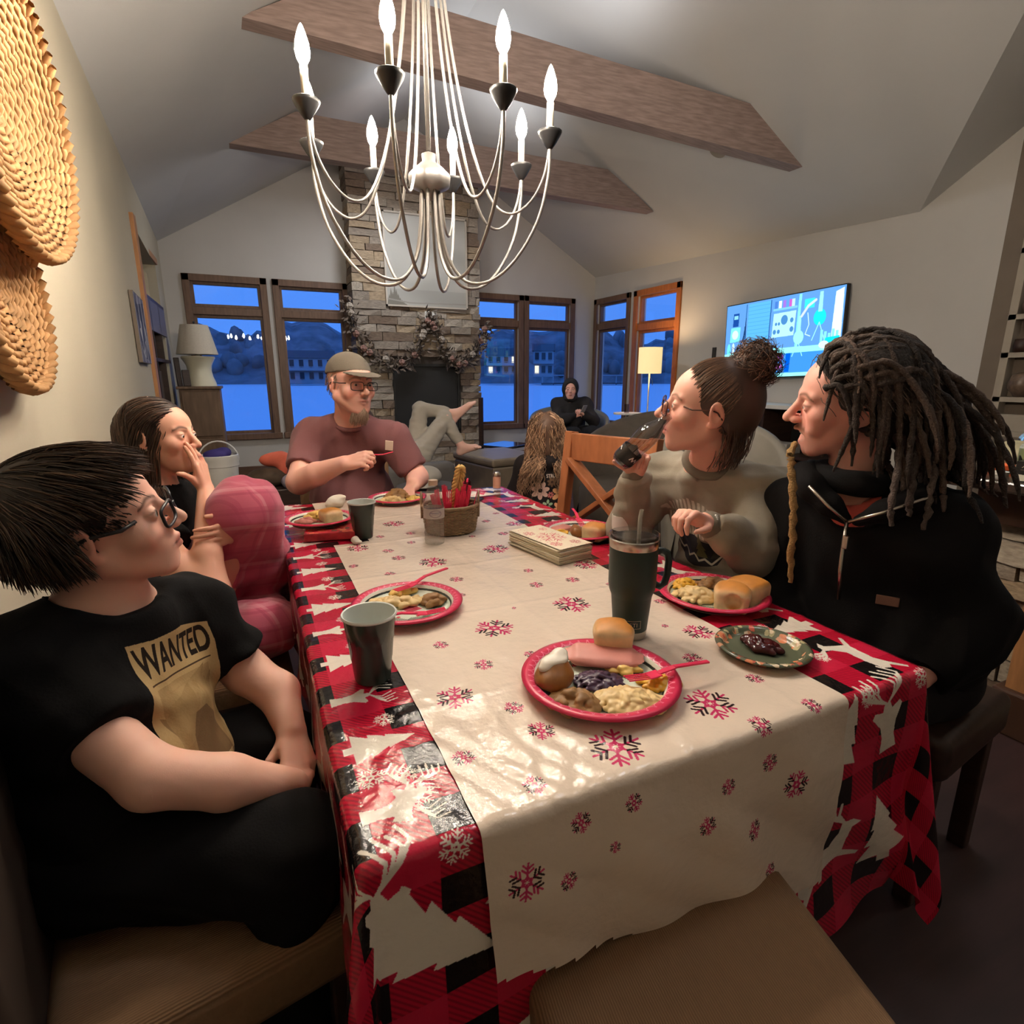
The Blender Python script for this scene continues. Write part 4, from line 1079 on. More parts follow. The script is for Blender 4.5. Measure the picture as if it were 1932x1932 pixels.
# ------------------------------------------------------------------ left wall: prints, recess shelves, woven baskets
ip = Img(128, 256, c255(96, 92, 100)); r = random.Random(5)
for k in range(30): ip.poly([(r.uniform(0, 128), r.uniform(0, 256)) for _ in range(3)], c255(*[r.choice(((120, 116, 128), (70, 66, 70), (190, 186, 180), (48, 46, 50)))][0]))
for x in (2, 44, 86, 126): ip.line([(x, 0), (x, 256)], 7, c255(206, 200, 192))
t = thing('wall_print', 'narrow panelled photo print on the cream wall beside the oak casing', 'picture', (wx(4.55) + .004, 4.55, 1.36), math.atan2(-.0434, 1) * -1)
M_pr = mat('panel_print', (1, 1, 1), .5, img=ip.image('panel_print'))
npmesh('print', [(.022, -.27, 0), (.022, .27, 0), (.022, .27, .42), (.022, -.27, .42)], [(0, 1, 2, 3)], M_pr, t, False, uv=[(0, 0), (1, 0), (1, 1), (0, 1)])
m = MB(); m.b2((0, -.275, -.005), (.021, .275, .425)); m.build('panel', M_bkd, t)
t = thing('recess_shelving', 'wooden shelving set into the left wall recess', 'shelf', (-.90, 6.05, 0))
for z in (.5, .95, 1.4, 1.92): m = MB(); m.b2((-.2, -.86, z), (.2, .90, z + .03)); m.build('shelf', M_darkwood, t)
m = MB(); m.b2((.18, -.86, 1.66), (.2, .90, 1.92)); m.build('valance', mat('grey_violet_board', lin(104, 102, 122), .6), t)
for y in (-.1, .45): m = MB(); m.b2((-.2, y, 0), (.2, y + .025, 1.92)); m.build('upright', M_darkwood, t)
M_canv = mat('cream_canister', lin(168, 152, 118), .6, var=.1)
for i, y in enumerate((5.75, 6.25)):
    m = MB(); m.lathe([(0, 0), (.14, 0), (.14, .22), (.12, .24), (0, .24)], 18); o = m.build('canister', M_canv, smooth='auto'); o.location = (-.86, y, 1.951); tag(o, ['cream canister on the recess shelf, nearer one', 'cream canister on the recess shelf, farther one'][i], 'canister', 'canisters on the recess shelf')
for i, (y, z, w, h, mt) in enumerate(((5.5, 1.431, .10, .2, M_darkwood), (6.2, 1.431, .16, .2, M_bkl), (5.55, .981, .3, .3, M_greyc), (6.3, .981, .3, .34, M_brc), (6.75, 1.431, .1, .16, M_darkwood))):
    m = MB(); m.b2((-.1, -w / 2, 0), (.1, w / 2, h)); o = m.build('keepsake_box', mt, bevel=.005); o.location = (-.84, y, z)
    tag(o, ['narrow dark box on the recess shelf below the nearer canister', 'pale box on the middle recess shelf', 'lilac box low in the recess', 'brown box low in the recess at the far end', 'narrow dark box at the far end of the recess shelf'][i], 'box')
M_grass = mat('seagrass', lin(192, 146, 96), .75, var=.35, vscale=26)
def woven(lab, c, R, ax, dish, seed, ringw=.017):
    """coiled tray: plaited coils of seagrass, each coil a rope of leaning tufts"""
    nrmv = Vector(ax).normalized(); t = thing('woven_basket', lab, 'basket', c)
    u = Vector((0, 0, 1)).cross(nrmv).normalized(); v = nrmv.cross(u); Mx = Matrix((u, v, nrmv)).transposed()
    r = random.Random(seed); m = MB(); k = 0; rad = .02; n = 0
    coils = int(R / ringw)
    def dz(q): return dish * (q / R) ** 2.2
    for j in range(1, coils + 1):
        rad = j * ringw; nt = max(8, int(2 * PI * rad / .030)); ph = r.uniform(0, 1)
        for i in range(nt):
            a = 2 * PI * (i + ph) / nt; da = .026 / rad
            p = [Vector(((rad + .006 * s) * math.cos(a + da * s), (rad + .006 * s) * math.sin(a + da * s), dz(rad) + .004 * (1 - s * s))) for s in (-.75, 0, .75)]
            p = [Mx @ (q + Vector((r.uniform(-.001, .001), r.uniform(-.001, .001), r.uniform(-.0015, .0015)))) for q in p]
            m.tube(p, [.0045, .0092, .0045], 5, cap=False)
    o = m.build('weave', M_grass, t, smooth=True, merge=False); o['kind'] = 'stuff'
    m = MB(); prof = [(0, -.012), (R * .5, dz(R * .5) - .012), (R * .98, dz(R * .98) - .012), (R * .98, dz(R * .98) + .002), (R * .5, dz(R * .5)), (0, 0)]
    m.lathe(prof, 40); m.xf(Mx.to_4x4()); m.build('backing', mat('seagrass_dark', lin(120, 82, 46), .9), t, smooth=True)
    m = MB(); nt = int(2 * PI * R / .026)
    for i in range(nt):
        a = 2 * PI * i / nt; da = .02 / R
        p = [Mx @ Vector((R * math.cos(a + da * s), R * math.sin(a + da * s), dz(R) + (.018 * s))) for s in (-1, 0, 1)]
        m.tube(p, [.008, .014, .008], 6, cap=False)
    m.build('rim', M_grass, t, smooth=True, merge=False)
    return t
woven('large woven seagrass tray hung on the cream wall, the upper one', (-.430, 1.67, 1.81), .28, (1, -.04, -.03), .05, 1)
woven('woven seagrass tray hung on the cream wall, the lower one', (-.470, 1.60, 1.45), .21, (1, .02, .03), .03, 2)

t = thing('ceiling_light', 'small unlit round ceiling light below the nearer beam on the right slope', 'light', (4.02, 4.30, 3.225))
t.rotation_euler = (0, math.radians(31), 0)
m = MB(); m.lathe([(0, -.02), (.05, -.02), (.075, -.005), (.075, .02), (0, .02)], 20); m.build('trim_ring', M_bkl, t, smooth='auto')
# ------------------------------------------------------------------ dining table, its two cloths and everything on it
TX0, TX1, TY0, TY1, TZ = .067, 1.075, .53, 2.45, .745
t = thing('dining_table', 'long wooden dining table hidden under its cloths', 'table', (.571, 1.49, 0))
m = MB(); m.b2((-.50, -.955, .70), (.50, .955, TZ - .002)); m.build('tabletop', M_darkwood, t, bevel=.006)
for x in (-.42, .42):
    for y in (-.86, .86): m = MB(); m.box((x, y, .35), (.07, .07, .70)); m.build('leg', M_darkwood, t, bevel=.006)
RED = c255(200, 36, 66); DRED = c255(150, 24, 48); BLK = c255(26, 22, 22); CRM = c255(232, 222, 208)
PPM = 760
DL, DR, DN, DF = .26, .31, .50, .22           # how far the cloth hangs on each side
cw, chh = TX1 - TX0 + DL + DR, TY1 - TY0 + DN + DF
pw, ph = int(cw * PPM), int(chh * PPM)
PI_ = Img(pw, ph, RED)
cell = .0625 * PPM
ox, oy = (DL + .012) * PPM, DN * PPM
yy, xx = np.mgrid[0:ph, 0:pw]
ii = np.floor((xx - ox) / cell * .92).astype(int); jj = np.floor((yy - oy) / cell * 1.12).astype(int)
A = ii % 2 == 1; B = jj % 2 == 0
hat = ((xx + yy) % 7) < 3
PI_.a[(A ^ B) & hat] = DRED
PI_.a[(A ^ B) & ~hat] = c255(196, 26, 54)
PI_.a[A & B] = BLK
def cpx(x, y): return ((x - TX0 + DL) * PPM, (y - TY0 + DN) * PPM)
def rotp(pts, x, y, s, a):
    c, n = math.cos(a), math.sin(a); X, Y = cpx(x, y)
    return [(X + (px * c - py * n) * s * PPM, Y + (px * n + py * c) * s * PPM) for px, py in pts]
def tree(x, y, s, a):
    P = [(-.08, 0), (.08, 0), (.08, .12), (.34, .12), (.18, .36), (.26, .36), (.13, .60), (.18, .60), (0, 1.0), (-.18, .60), (-.13, .60), (-.26, .36), (-.18, .36), (-.34, .12), (-.08, .12)]
    PI_.poly(rotp(P, x, y, s, a), CRM)
def antl(x, y, s, a, d):
    for k in range(4):
        P = rotp([(0.02 * d, .72), (d * (.10 + .05 * k), .80 + .02 * k), (d * (.16 + .08 * k), .92 + .02 * k), (d * (.06 + .10 * k), 1.12 + .05 * (k % 2))], x, y, s, a)
        PI_.line(P, max(2, s * PPM * .035), CRM)
def stag(x, y, s, a):
    P = [(-.14, 0), (.14, 0), (.10, .22), (.13, .40), (.26, .60), (.22, .66), (.08, .62), (.05, .72), (-.05, .72), (-.08, .62), (-.22, .66), (-.26, .60), (-.13, .40), (-.10, .22)]
    PI_.poly(rotp(P, x, y, s, a), CRM); antl(x, y, s, a, 1); antl(x, y, s, a, -1)
def leap(x, y, s, a):
    P = [(-.5, .30), (-.46, .44), (-.2, .48), (.12, .46), (.26, .60), (.30, .74), (.44, .72), (.54, .62), (.42, .60), (.34, .40), (.30, .28), (.52, .12), (.48, .08), (.22, .22), (-.18, .24), (-.34, .16), (-.56, .0), (-.60, .04), (-.42, .22)]
    PI_.poly(rotp(P, x, y, s, a), CRM)
    for k in range(3): PI_.line(rotp([(.32, .74), (.26 - .05 * k, .88), (.30 - .10 * k, 1.02)], x, y, s, a), max(2, s * PPM * .04), CRM)
def flake(im, X, Y, R, c1, c2, rot=.2, w=.11):
    for k in range(6):
        a = rot + k * PI / 3; c = c1 if k % 3 else c2
        def q(r_, o): return (X + R * (r_ * math.cos(a) - o * math.sin(a)), Y + R * (r_ * math.sin(a) + o * math.cos(a)))
        im.line([q(0.12, 0), q(.98, 0)], R * w, c1)
        for r0, L in ((.42, .30), (.66, .26)):
            for d in (-1, 1): im.line([q(r0, 0), q(r0 + L * .8, d * L)], R * w, c2 if (k + (d > 0)) % 3 == 0 else c)
        b = a + PI / 6; im.line([(X + R * .3 * math.cos(a), Y + R * .3 * math.sin(a)), (X + R * .2 * math.cos(b), Y + R * .2 * math.sin(b)), (X + R * .3 * math.cos(a + PI / 3), Y + R * .3 * math.sin(a + PI / 3))], R * w, c1)
k = 0
y = TY0 + .06
while y < TY1 - .05:                     # border motifs, tops towards the middle of the table
    (tree if k % 2 else stag)(TX0 + .005, y, .105 if k % 2 else .088, -PI / 2)
    (tree if k % 2 else leap)(TX1 - .01, y + .02, .12, PI / 2)
    for sx, off in ((TX0 + .075, .055), (TX1 - .13, .04), (TX0 - .08, .02), (TX1 + .1, .05)): flake(PI_, *cpx(sx, y + off), .017 * PPM, CRM, CRM)
    (leap if k % 2 else tree)(TX1 + .20, y, .15, PI / 2 * .7)
    (tree if k % 2 else leap)(TX0 - .20, y, .15, -PI / 2 * .7)
    y += .1375; k += 1
x = TX0 + .03; k = 0
while x < TX1:
    (tree if k % 2 else stag)(x, TY0 - .02 - .13, .15, .25 - .5 * (k % 2)); (leap if k % 2 else tree)(x + .03, TY0 - .40, .17, .3)
    (stag if k % 2 else tree)(x, TY1 - .01, .09, PI); flake(PI_, *cpx(x + .07, TY0 - .02), .022 * PPM, CRM, CRM); x += .15; k += 1
for a in (cpx(TX0 + .08, TY0 + .07), cpx(TX0 + .03, TY0 + .13)): flake(PI_, *a, .021 * PPM, CRM, CRM)
tree(TX0 - .02, TY0 - .09, .2, -2.1); stag(TX0 + .05, TY0 + .035, .09, -.4)
PI_.text('Christmas', *cpx(TX1 + .10, TY0 + .30), .055 * PPM, CRM, rot=-PI / 2, shear=.35, bold=.02)
M_plaid = mat('plaid_table_plastic', (1, 1, 1), .16, img=PI_.image('plaid_print'), bump=.22, bscale=55, spec=.6)

def crease(x, y):
    """height of the wrinkles in the plastic at a point of the table"""
    h = .0012 * (np.sin(x * 31 + 2 * np.sin(y * 9)) * np.sin(y * 23 + 1.5 * np.sin(x * 12)))
    near = np.exp(-((x - .30) ** 2 / .09 + (y - .62) ** 2 / .05))
    h = h + near * .0034 * np.abs(np.sin(x * 62 + 3.0 * np.sin(y * 17 + x * 9)) * np.cos(y * 34 + 2.2 * np.sin(x * 29)))
    for c in (.78, 1.10, 1.42, 1.74, 2.06): h = h + .0018 * np.exp(-((y - c) / .006) ** 2)
    for c in (.30, .53, .76): h = h + .0014 * np.exp(-((x - c) / .006) ** 2)
    return h
def drape(u, v, lift, rad=.012, hem=None):
    """u, v: place on the flat cloth -> point on the table or hanging beside it"""
    cx = np.clip(u, TX0, TX1); cy = np.clip(v, TY0, TY1)
    ex = u - cx; ey = v - cy; L = np.hypot(ex, ey)
    ux = np.where(L > 1e-9, ex / np.maximum(L, 1e-9), 0); uy = np.where(L > 1e-9, ey / np.maximum(L, 1e-9), 0)
    q = np.minimum(L, rad * PI / 2) / rad
    out = rad * np.sin(q); dn = rad * (1 - np.cos(q)) + np.maximum(L - rad * PI / 2, 0)
    s = u * 1.0 + v * 1.0
    both = np.minimum(np.abs(ex), np.abs(ey)) > 0
    flare = np.maximum(L - .02, 0) * (.02 + .03 * np.sin(s * 17 + 1.2 * np.sin(s * 5)) + np.where(both, .14 * np.sin(np.arctan2(np.abs(ey), np.abs(ex)) * 2), 0))
    out = out + flare + lift
    X = cx + ux * out; Y = cy + uy * out
    Z = TZ + lift - dn * np.where(both, .93, .985) + np.where(L < 1e-9, crease(cx, cy), crease(cx, cy) * np.maximum(1 - L / .05, 0))
    return X, Y, Z
def gridmesh(name, us, vs_, fn, uvf, mt, parent=None, keep=None, thick=0):
    U, Vv_ = np.meshgrid(us, vs_); X, Y, Z = fn(U, Vv_)
    n, k = U.shape; V = np.stack([X, Y, Z], -1).reshape(-1, 3)
    idx = np.arange(n * k).reshape(n, k)
    F = np.stack([idx[:-1, :-1], idx[:-1, 1:], idx[1:, 1:], idx[1:, :-1]], -1).reshape(-1, 4)
    if keep is not None:
        c = keep((U[:-1, :-1] + U[1:, 1:]) / 2, (Vv_[:-1, :-1] + Vv_[1:, 1:]) / 2).ravel(); F = F[c]
    uu, vv = uvf(U, Vv_)
    return npmesh(name, V, F, mt, parent, True, uv=np.stack([uu, vv], -1).reshape(-1, 2))
us = np.arange(TX0 - DL, TX1 + DR + 1e-6, .0075); vv_ = np.arange(TY0 - DN, TY1 + DF + 1e-6, .0075)
o = gridmesh('tablecloth', us, vv_, lambda u, v: drape(u, v, .002), lambda u, v: ((u - TX0 + DL) / cw, (v - TY0 + DN) / chh), M_plaid)
tag(o, 'red and black buffalo plaid plastic cloth with stags and trees over the table', 'tablecloth')
# runner
RX0, RX1 = .197, .862
RDN = .36
rw, rh = RX1 - RX0, (TY1 - .02) - (TY0 - RDN)
RI = Img(int(rw * 1000), int(rh * 1000), c255(226, 208, 190))
FL = [(0.262,0.791,0.033),(0.339,0.723,0.017),(0.351,0.652,0.022),(0.223,0.642,0.017),(0.430,0.571,0.041),(0.635,0.599,0.041),(0.425,1.006,0.042),(0.346,0.872,0.019),(0.298,0.980,0.016),(0.640,1.048,0.044),(0.807,0.810,0.033),(0.715,0.728,0.019),(0.764,0.625,0.016),(0.821,1.274,0.036),(0.726,1.187,0.020),(0.622,1.193,0.019),(0.652,1.299,0.015),(0.839,0.973,0.015),(0.261,1.706,0.035),(0.341,1.639,0.019),(0.354,1.559,0.022),(0.435,1.479,0.042),(0.221,1.542,0.015),(0.300,1.434,0.016),(0.450,1.319,0.020),(0.432,1.953,0.041),(0.455,1.803,0.018),(0.352,1.808,0.016),(0.429,1.698,0.015),(0.649,1.520,0.041),(0.741,1.671,0.020),(0.832,1.768,0.035),(0.832,1.943,0.015),(0.751,1.848,0.018),(0.631,1.678,0.013),(0.425,1.213,0.012),(0.443,0.872,0.013),(0.797,1.120,0.011),(0.508,1.085,0.006),(0.760,0.860,0.008)]
DRP = [(0.289,0.774,0.016),(0.333,0.704,0.016),(0.415,0.706,0.014),(0.383,0.650,0.009),(0.249,0.651,0.027),(0.310,0.626,0.014),(0.666,0.747,0.018),(0.678,0.682,0.016),(0.738,0.628,0.025),(0.589,0.672,0.014),(0.548,0.622,0.016),(0.651,0.576,0.017),(0.700,0.481,0.014),(0.784,0.751,0.015)]
PNK = c255(196, 52, 98); DKB = c255(44, 26, 30)
r = random.Random(8)
for x, y, q in FL + [(a, TY0 - (TZ - b) - .006, c) for a, b, c in DRP]:
    flake(RI, (x - RX0) * 1000, (y - TY0 + RDN) * 1000, q * 1000, PNK, DKB, r.uniform(0, 1), .10)
M_run = mat('white_runner_plastic', (1, 1, 1), .19, img=RI.image('snowflake_print'), bump=.22, bscale=48, spec=.5)
def hem(u, v):
    d = TY0 - v
    return d < .235 + .125 * (u - RX0) / rw
us = np.arange(RX0, RX1 + 1e-6, .0066); vv_ = np.arange(TY0 - RDN, TY1 - .02 + 1e-6, .0066)
def rdr(u, v):
    X, Y, Z = drape(u, v, .0045); d = np.maximum(TY0 - v, 0)
    X = X + (.5 - (u - RX0) / rw) * d * .12
    Y = Y - .010 * np.minimum(d * 8, 1) - .004 * np.sin(u * 38 + v * 9) * np.minimum(d * 6, 1) - .003 * np.abs(np.sin(u * 21 + v * 30)) * np.minimum(d * 6, 1)
    return X, Y, Z
o = gridmesh('table_runner', us, vv_, rdr, lambda u, v: ((u - RX0) / rw, (v - TY0 + RDN) / rh), M_run, keep=lambda u, v: hem(u, v) & ~((v > 1.77) & (v < 2.06) & (u < .31)))
tag(o, 'white plastic runner printed with pink and black snowflakes down the table', 'runner')

# ------------------------------------------------------------------ paper plates
def plate_img(nm, holly=1):
    n = 512; I = Img(n, n, c255(214, 222, 204)); c = n / 2
    yy, xx = np.mgrid[0:n, 0:n]; d = np.hypot(xx - c, yy - c) / c
    r = random.Random(holly)
    for k in range(9):
        a = k * 2 * PI / 9 + r.uniform(-.2, .2); x, y = c + c * .55 * math.cos(a), c + c * .55 * math.sin(a); b = a + r.uniform(.9, 1.8)
        for q in range(-5, 6):
            px, py = x + q * 9 * math.cos(b), y + q * 9 * math.sin(b)
            for s in (-1, 1): I.line([(px, py), (px + 24 * math.cos(b + s * .8), py + 24 * math.sin(b + s * .8))], 4, c255(*r.choice(((52, 78, 52), (38, 56, 44), (84, 110, 76)))))
        I.ell(x + 26, y - 14, 9, 9, c255(196, 40, 60))
    I.poly([(c - 60, c - 40), (c + 70, c - 30), (c + 60, c + 36), (c - 66, c + 30)], c255(170, 52, 70))
    for k in range(4): I.line([(c - 60 + 34 * k, c - 38), (c - 62 + 34 * k, c + 34)], 3, c255(226, 170, 170))
    d_ = d[..., None]
    I.a[(d > .775) & (d <= .80)] = c255(30, 36, 30); I.a[(d > .80) & (d <= .835)] = c255(232, 226, 212); I.a[d > .835] = c255(206, 44, 82)
    for k in range(44):
        a = k * 2 * PI / 44
        for rr_ in (.90,):
            x, y = c + c * rr_ * math.cos(a), c + c * rr_ * math.sin(a)
            I.line([(x + 15 * math.cos(a + s), y + 15 * math.sin(a + s)) for s in np.linspace(1.4, 2 * PI - 1.4, 8)], 2.4, c255(236, 150, 170))
    return I.image(nm)
M_plate = mat('printed_paper_plate', (1, 1, 1), .3, img=plate_img('holiday_plate_print'), spec=.5)
gi = Img(256, 256, c255(86, 92, 74))
r = random.Random(6); yy, xx = np.mgrid[0:256, 0:256]; d = np.hypot(xx - 128, yy - 128) / 128
for k in range(90):
    a = r.uniform(0, 2 * PI); q = r.uniform(.72, 1.0) * 128; x, y = 128 + q * math.cos(a), 128 + q * math.sin(a); s = r.uniform(6, 15)
    gi.poly([(x + s * math.cos(b) * r.uniform(.5, 1), y + s * math.sin(b) * r.uniform(.5, 1)) for b in np.linspace(0, 2 * PI, 8)[:-1]], c255(*r.choice(((212, 130, 92), (206, 150, 118), (178, 168, 130), (90, 84, 60), (226, 206, 176), (196, 96, 78)))))
M_plate2 = mat('autumn_paper_plate', (1, 1, 1), .18, img=gi.image('autumn_plate_print'), spec=.7)
def plate(name, lab, x, y, R, mt, rz=0.0, z=TZ + .0065, tilt=(0, 0), h=.022):
    prof = [(.0, 0.004), (R * .70, 0.003), (R * .755, .004), (R * .80, h * .5), (R * .84, h * .86), (R * .93, h), (R * 1.0, h * .86), (R * .995, h * .80), (R * .93, h * .90), (R * .84, h * .74), (R * .76, 0), (0, 0)]
    n = 56; V = []; U = []; F = []
    for q, zz in prof:
        for i in range(n):
            a = 2 * PI * i / n; V.append((q * math.cos(a), q * math.sin(a), zz)); U.append((.5 + .5 * q / R * math.cos(a), .5 + .5 * q / R * math.sin(a)))
    for j in range(len(prof) - 1):
        for i in range(n): F.append((j * n + i, j * n + (i + 1) % n, (j + 1) * n + (i + 1) % n, (j + 1) * n + i)[::-1])
    o = npmesh(name, V, F, mt, None, True, uv=U); o.location = (x, y, z); o.rotation_euler = (tilt[0], tilt[1], rz); tag(o, lab, 'plate'); return o
ZP = TZ + .0115
plate('dinner_plate', 'full red rimmed paper plate nearest the camera, a roll on its far edge', .502, .722, .136, M_plate, .4)
plate('dinner_plate', 'half eaten red rimmed paper plate behind the nearest green cup', .283, 1.180, .126, M_plate, 1.9)
plate('dinner_plate', 'red rimmed paper plate in front of the pajama girl', .180, 1.968, .118, M_plate, 2.8, z=TZ + .034)
plate('dinner_plate', 'red rimmed paper plate in front of the man in the cap', .535, 2.318, .124, M_plate, 3.6)
plate('dinner_plate', 'red rimmed paper plate in front of the woman drinking', .972, 1.545, .130, M_plate, 4.5)
plate('dinner_plate', 'red rimmed paper plate with two rolls beside the tumbler', .962, .930, .128, M_plate, 5.4)
plate('dessert_plate', 'small autumn leaf paper plate with dark jam at the table edge', .855, .690, .088, M_plate2, .3, h=.016)

# ------------------------------------------------------------------ food
M_bread = mat('roll_crust', (1, 1, 1), .5, var=.18, vscale=40, vcol=True); M_ham = mat('ham', lin(206, 132, 120), .45, var=.15, vscale=20)
M_mac = mat('creamy_macaroni', lin(228, 196, 138), .4, var=.12, vscale=60); M_corn = mat('sweetcorn', lin(236, 180, 60), .35, var=.2, vscale=60); M_stf = mat('brown_stuffing', lin(150, 110, 66), .55, var=.35, vscale=40)
M_cab = mat('purple_cabbage', lin(66, 42, 66), .35, var=.4, vscale=50); M_meat = mat('glazed_meat', lin(150, 96, 46), .35, var=.4, vscale=30); M_sour = mat('sour_cream', lin(240, 230, 214), .35); M_jam = mat('dark_jam', lin(66, 20, 22), .15, var=.4, vscale=40); M_egg = mat('yellow_casserole', lin(240, 200, 110), .4, var=.25, vscale=40)
def roll(lab, x, y, s, rz=0, z=ZP, dims=(.034, .030, .024), bite=None):
    sd = Sdf().frame(Matrix.Translation((x, y, z)) @ Matrix.Rotation(rz, 4, 'Z') @ Matrix.Scale(s, 4))
    sd.box((0, 0, .016), (.024, .022, .012), .010, .01).ell((0, 0, .028), (.034, .032, .018), .016)
    if bite is not None: sd.ell(bite, .016, .004, '-')
    
    def crust(V, N):
        k = np.clip((N[:, 2] - .25) * 1.6 + folds(V, 60, 3) * .25, 0, 1)[:, None]; return np.array(lin(242, 212, 164)) * (1 - k) + np.array(lin(208, 138, 62)) * k
    o = solid(sd, 'bread_roll', M_bread, None, .003, fold=.0016, ff=60, col=crust); tag(o, lab, 'bread'); return o
def pile(name, lab, cat, mt, x, y, rx, ry, h, pr_, n, seed, rz=0, z=ZP, el=1.5, fold=.0008, k=.0015, step=.0025):
    r = random.Random(seed); sd = Sdf().frame(Matrix.Translation((x, y, z)) @ Matrix.Rotation(rz, 4, 'Z'))
    sd.ell((0, 0, h * .25), (rx * .8, ry * .8, h * .45), .004)
    for i in range(n):
        a = r.uniform(0, 2 * PI); q = math.sqrt(r.uniform(0, 1)); px, py = rx * q * math.cos(a), ry * q * math.sin(a)
        zz = max(pr_ * .6, h * (1 - q * q) * r.uniform(.75, 1.0))
        sd.ell((px, py, zz), (pr_ * el, pr_, pr_ * .85), k, R=Matrix.Rotation(r.uniform(0, PI), 3, 'Z') @ Matrix.Rotation(r.uniform(-.5, .5), 3, 'X'))
    o = solid(sd, name, mt, None, step, fold=fold, ff=160, seed=seed, smooth_it=0, pad=.008); tag(o, lab, cat, kind='stuff' if n > 10 else None); return o
def slab(name, lab, cat, mt, x, y, rx, ry, h, rz=0, z=ZP, tilt=0, fold=.002):
    sd = Sdf().frame(Matrix.Translation((x, y, z + h)) @ Matrix.Rotation(rz, 4, 'Z') @ Matrix.Rotation(tilt, 4, 'X')).ell((0, 0, 0), (rx, ry, h * 1.2), .004).box((0, 0, 0), (rx * .6, ry * .6, h * .6), h * .3, .02)
    o = solid(sd, name, mt, None, .0035, fold=fold, ff=60, pad=.01); tag(o, lab, cat); return o
def fork(lab, a, b, mt, nm='plastic_fork', group=None):
    """a: tip of the tines, b: end of the handle"""
    a = Vector(a); b = Vector(b); d = (b - a); L = d.length; d.normalize(); s = d.cross(Vector((0, 0, 1))).normalized(); u = s.cross(d)
    m = MB()
    for k in (-1.5, -.5, .5, 1.5): m.bar(a + s * k * .0055, a + d * .045 + s * k * .0055 - u * .004, .003, .0022, u)
    m.bar(a + d * .043 - u * .004, a + d * .066 - u * .002, .021, .0024, u); m.bar(a + d * .062 - u * .002, a + d * .10 + u * .004, .011, .003, u); m.bar(a + d * .095 + u * .004, b, .009, .0035, u)
    o = m.build(nm, mt, bevel=.0008, segs=1); tag(o, lab, 'fork', group); return o
M_pinkf = mat('red_pink_plastic', lin(232, 52, 92), .3, spec=.5)
# nearest plate
slab('ham_slice', 'pink ham slice under the roll on the nearest plate', 'ham', M_ham, .545, .775, .078, .036, .0042, -.58, z=ZP + .010, tilt=.12, fold=.0012)
roll('bitten bread roll perched on the ham of the nearest plate', .588, .806, 1.05, -.6, ZP + .012, bite=(.036, .018, .036))
s = Sdf().frame(Matrix.Translation((.425, .745, ZP)) @ Matrix.Rotation(.5, 4, 'Z')).ell((0, 0, .018), (.042, .034, .022), .01).ell((.01, .006, .034), (.026, .024, .016), .012)
o = solid(s, 'baked_potato', M_meat, None, .004, fold=.003, ff=50); tag(o, 'browned baked potato piece on the left of the nearest plate', 'potato')
s = Sdf().frame(Matrix.Translation((.428, .752, ZP + .034))).ell((0, 0, .010), (.026, .017, .008), .006).ell((.016, .010, .014), (.014, .012, .008), .006).ell((-.018, -.006, .003), (.016, .012, .009), .006)
o = solid(s, 'sour_cream', M_sour, None, .003, fold=.002, ff=80); tag(o, 'dollop of white sour cream on the baked potato', 'cream')
pile('red_cabbage', 'dark purple cabbage in the middle of the nearest plate', 'cabbage', M_cab, .497, .722, .042, .030, .015, .0040, 90, 1, -.5, el=2.6, step=.0020, k=.0008)
pile('sweetcorn', 'yellow sweetcorn at the right of the nearest plate', 'corn', M_corn, .590, .672, .036, .026, .014, .0046, 100, 2, -.5, el=1.15, step=.0020, k=.0006)
pile('macaroni', 'creamy macaroni at the near right of the nearest plate', 'pasta', M_mac, .508, .648, .058, .034, .020, .0062, 130, 3, -.55, el=1.9, step=.0021, k=.0010)
pile('stuffing', 'brown bean stuffing at the near left of the nearest plate', 'stuffing', M_stf, .425, .678, .040, .034, .022, .0070, 80, 4, -.5, el=1.35, step=.0021, k=.0010)
pile('egg_casserole', 'yellow casserole beside the ham of the nearest plate', 'casserole', M_egg, .560, .735, .030, .016, .012, .006, 24, 5, -.5)
fork('pink plastic fork resting on the nearest plate', (.520, .672, ZP + .028), (.690, .664, ZP + .024), M_pinkf)
# half eaten plate
pile('pasta_scraps', 'leftover pale pasta on the half eaten plate', 'pasta', M_mac, .265, 1.205, .062, .026, .014, .008, 40, 6, -.3, el=1.5)
pile('stuffing_scraps', 'dark brown leftovers on the right of the half eaten plate', 'stuffing', M_stf, .345, 1.175, .026, .034, .018, .008, 26, 7, .5)
pile('casserole_scraps', 'yellow leftovers at the back of the half eaten plate', 'casserole', M_egg, .292, 1.258, .030, .016, .014, .008, 14, 8, -.2)
fork('pink plastic fork leaning out of the far side of the half eaten plate', (.268, 1.235, ZP + .022), (.425, 1.318, ZP + .028), M_pinkf)
fork('pink plastic fork lying along the near side of the half eaten plate', (.35, 1.105, ZP + .012), (.205, 1.112, ZP + .016), M_pinkf)
# girl's plate
zg = ZP + .028
pile('macaroni', 'pale macaroni on the pajama girl\'s plate', 'pasta', M_egg, .182, 2.02, .046, .026, .022, .009, 34, 9, 0, z=zg)
pile('ham_bits', 'pink ham bits on the pajama girl\'s plate', 'ham', M_ham, .135, 1.965, .032, .028, .014, .008, 20, 10, 0, z=zg)
roll('bread roll on the pajama girl\'s plate', .218, 1.962, .95, .3, zg)
# man's plate
pile('stuffing', 'heap of brown stuffing on the capped man\'s plate', 'stuffing', M_stf, .535, 2.33, .052, .040, .045, .010, 50, 11, 0)
pile('macaroni', 'pale macaroni at the front of the capped man\'s plate', 'pasta', M_mac, .500, 2.275, .055, .028, .024, .009, 36, 12, -.2)
pile('egg_casserole', 'yellow casserole on the right of the capped man\'s plate', 'casserole', M_egg, .595, 2.275, .026, .030, .02, .008, 26, 13, 0)
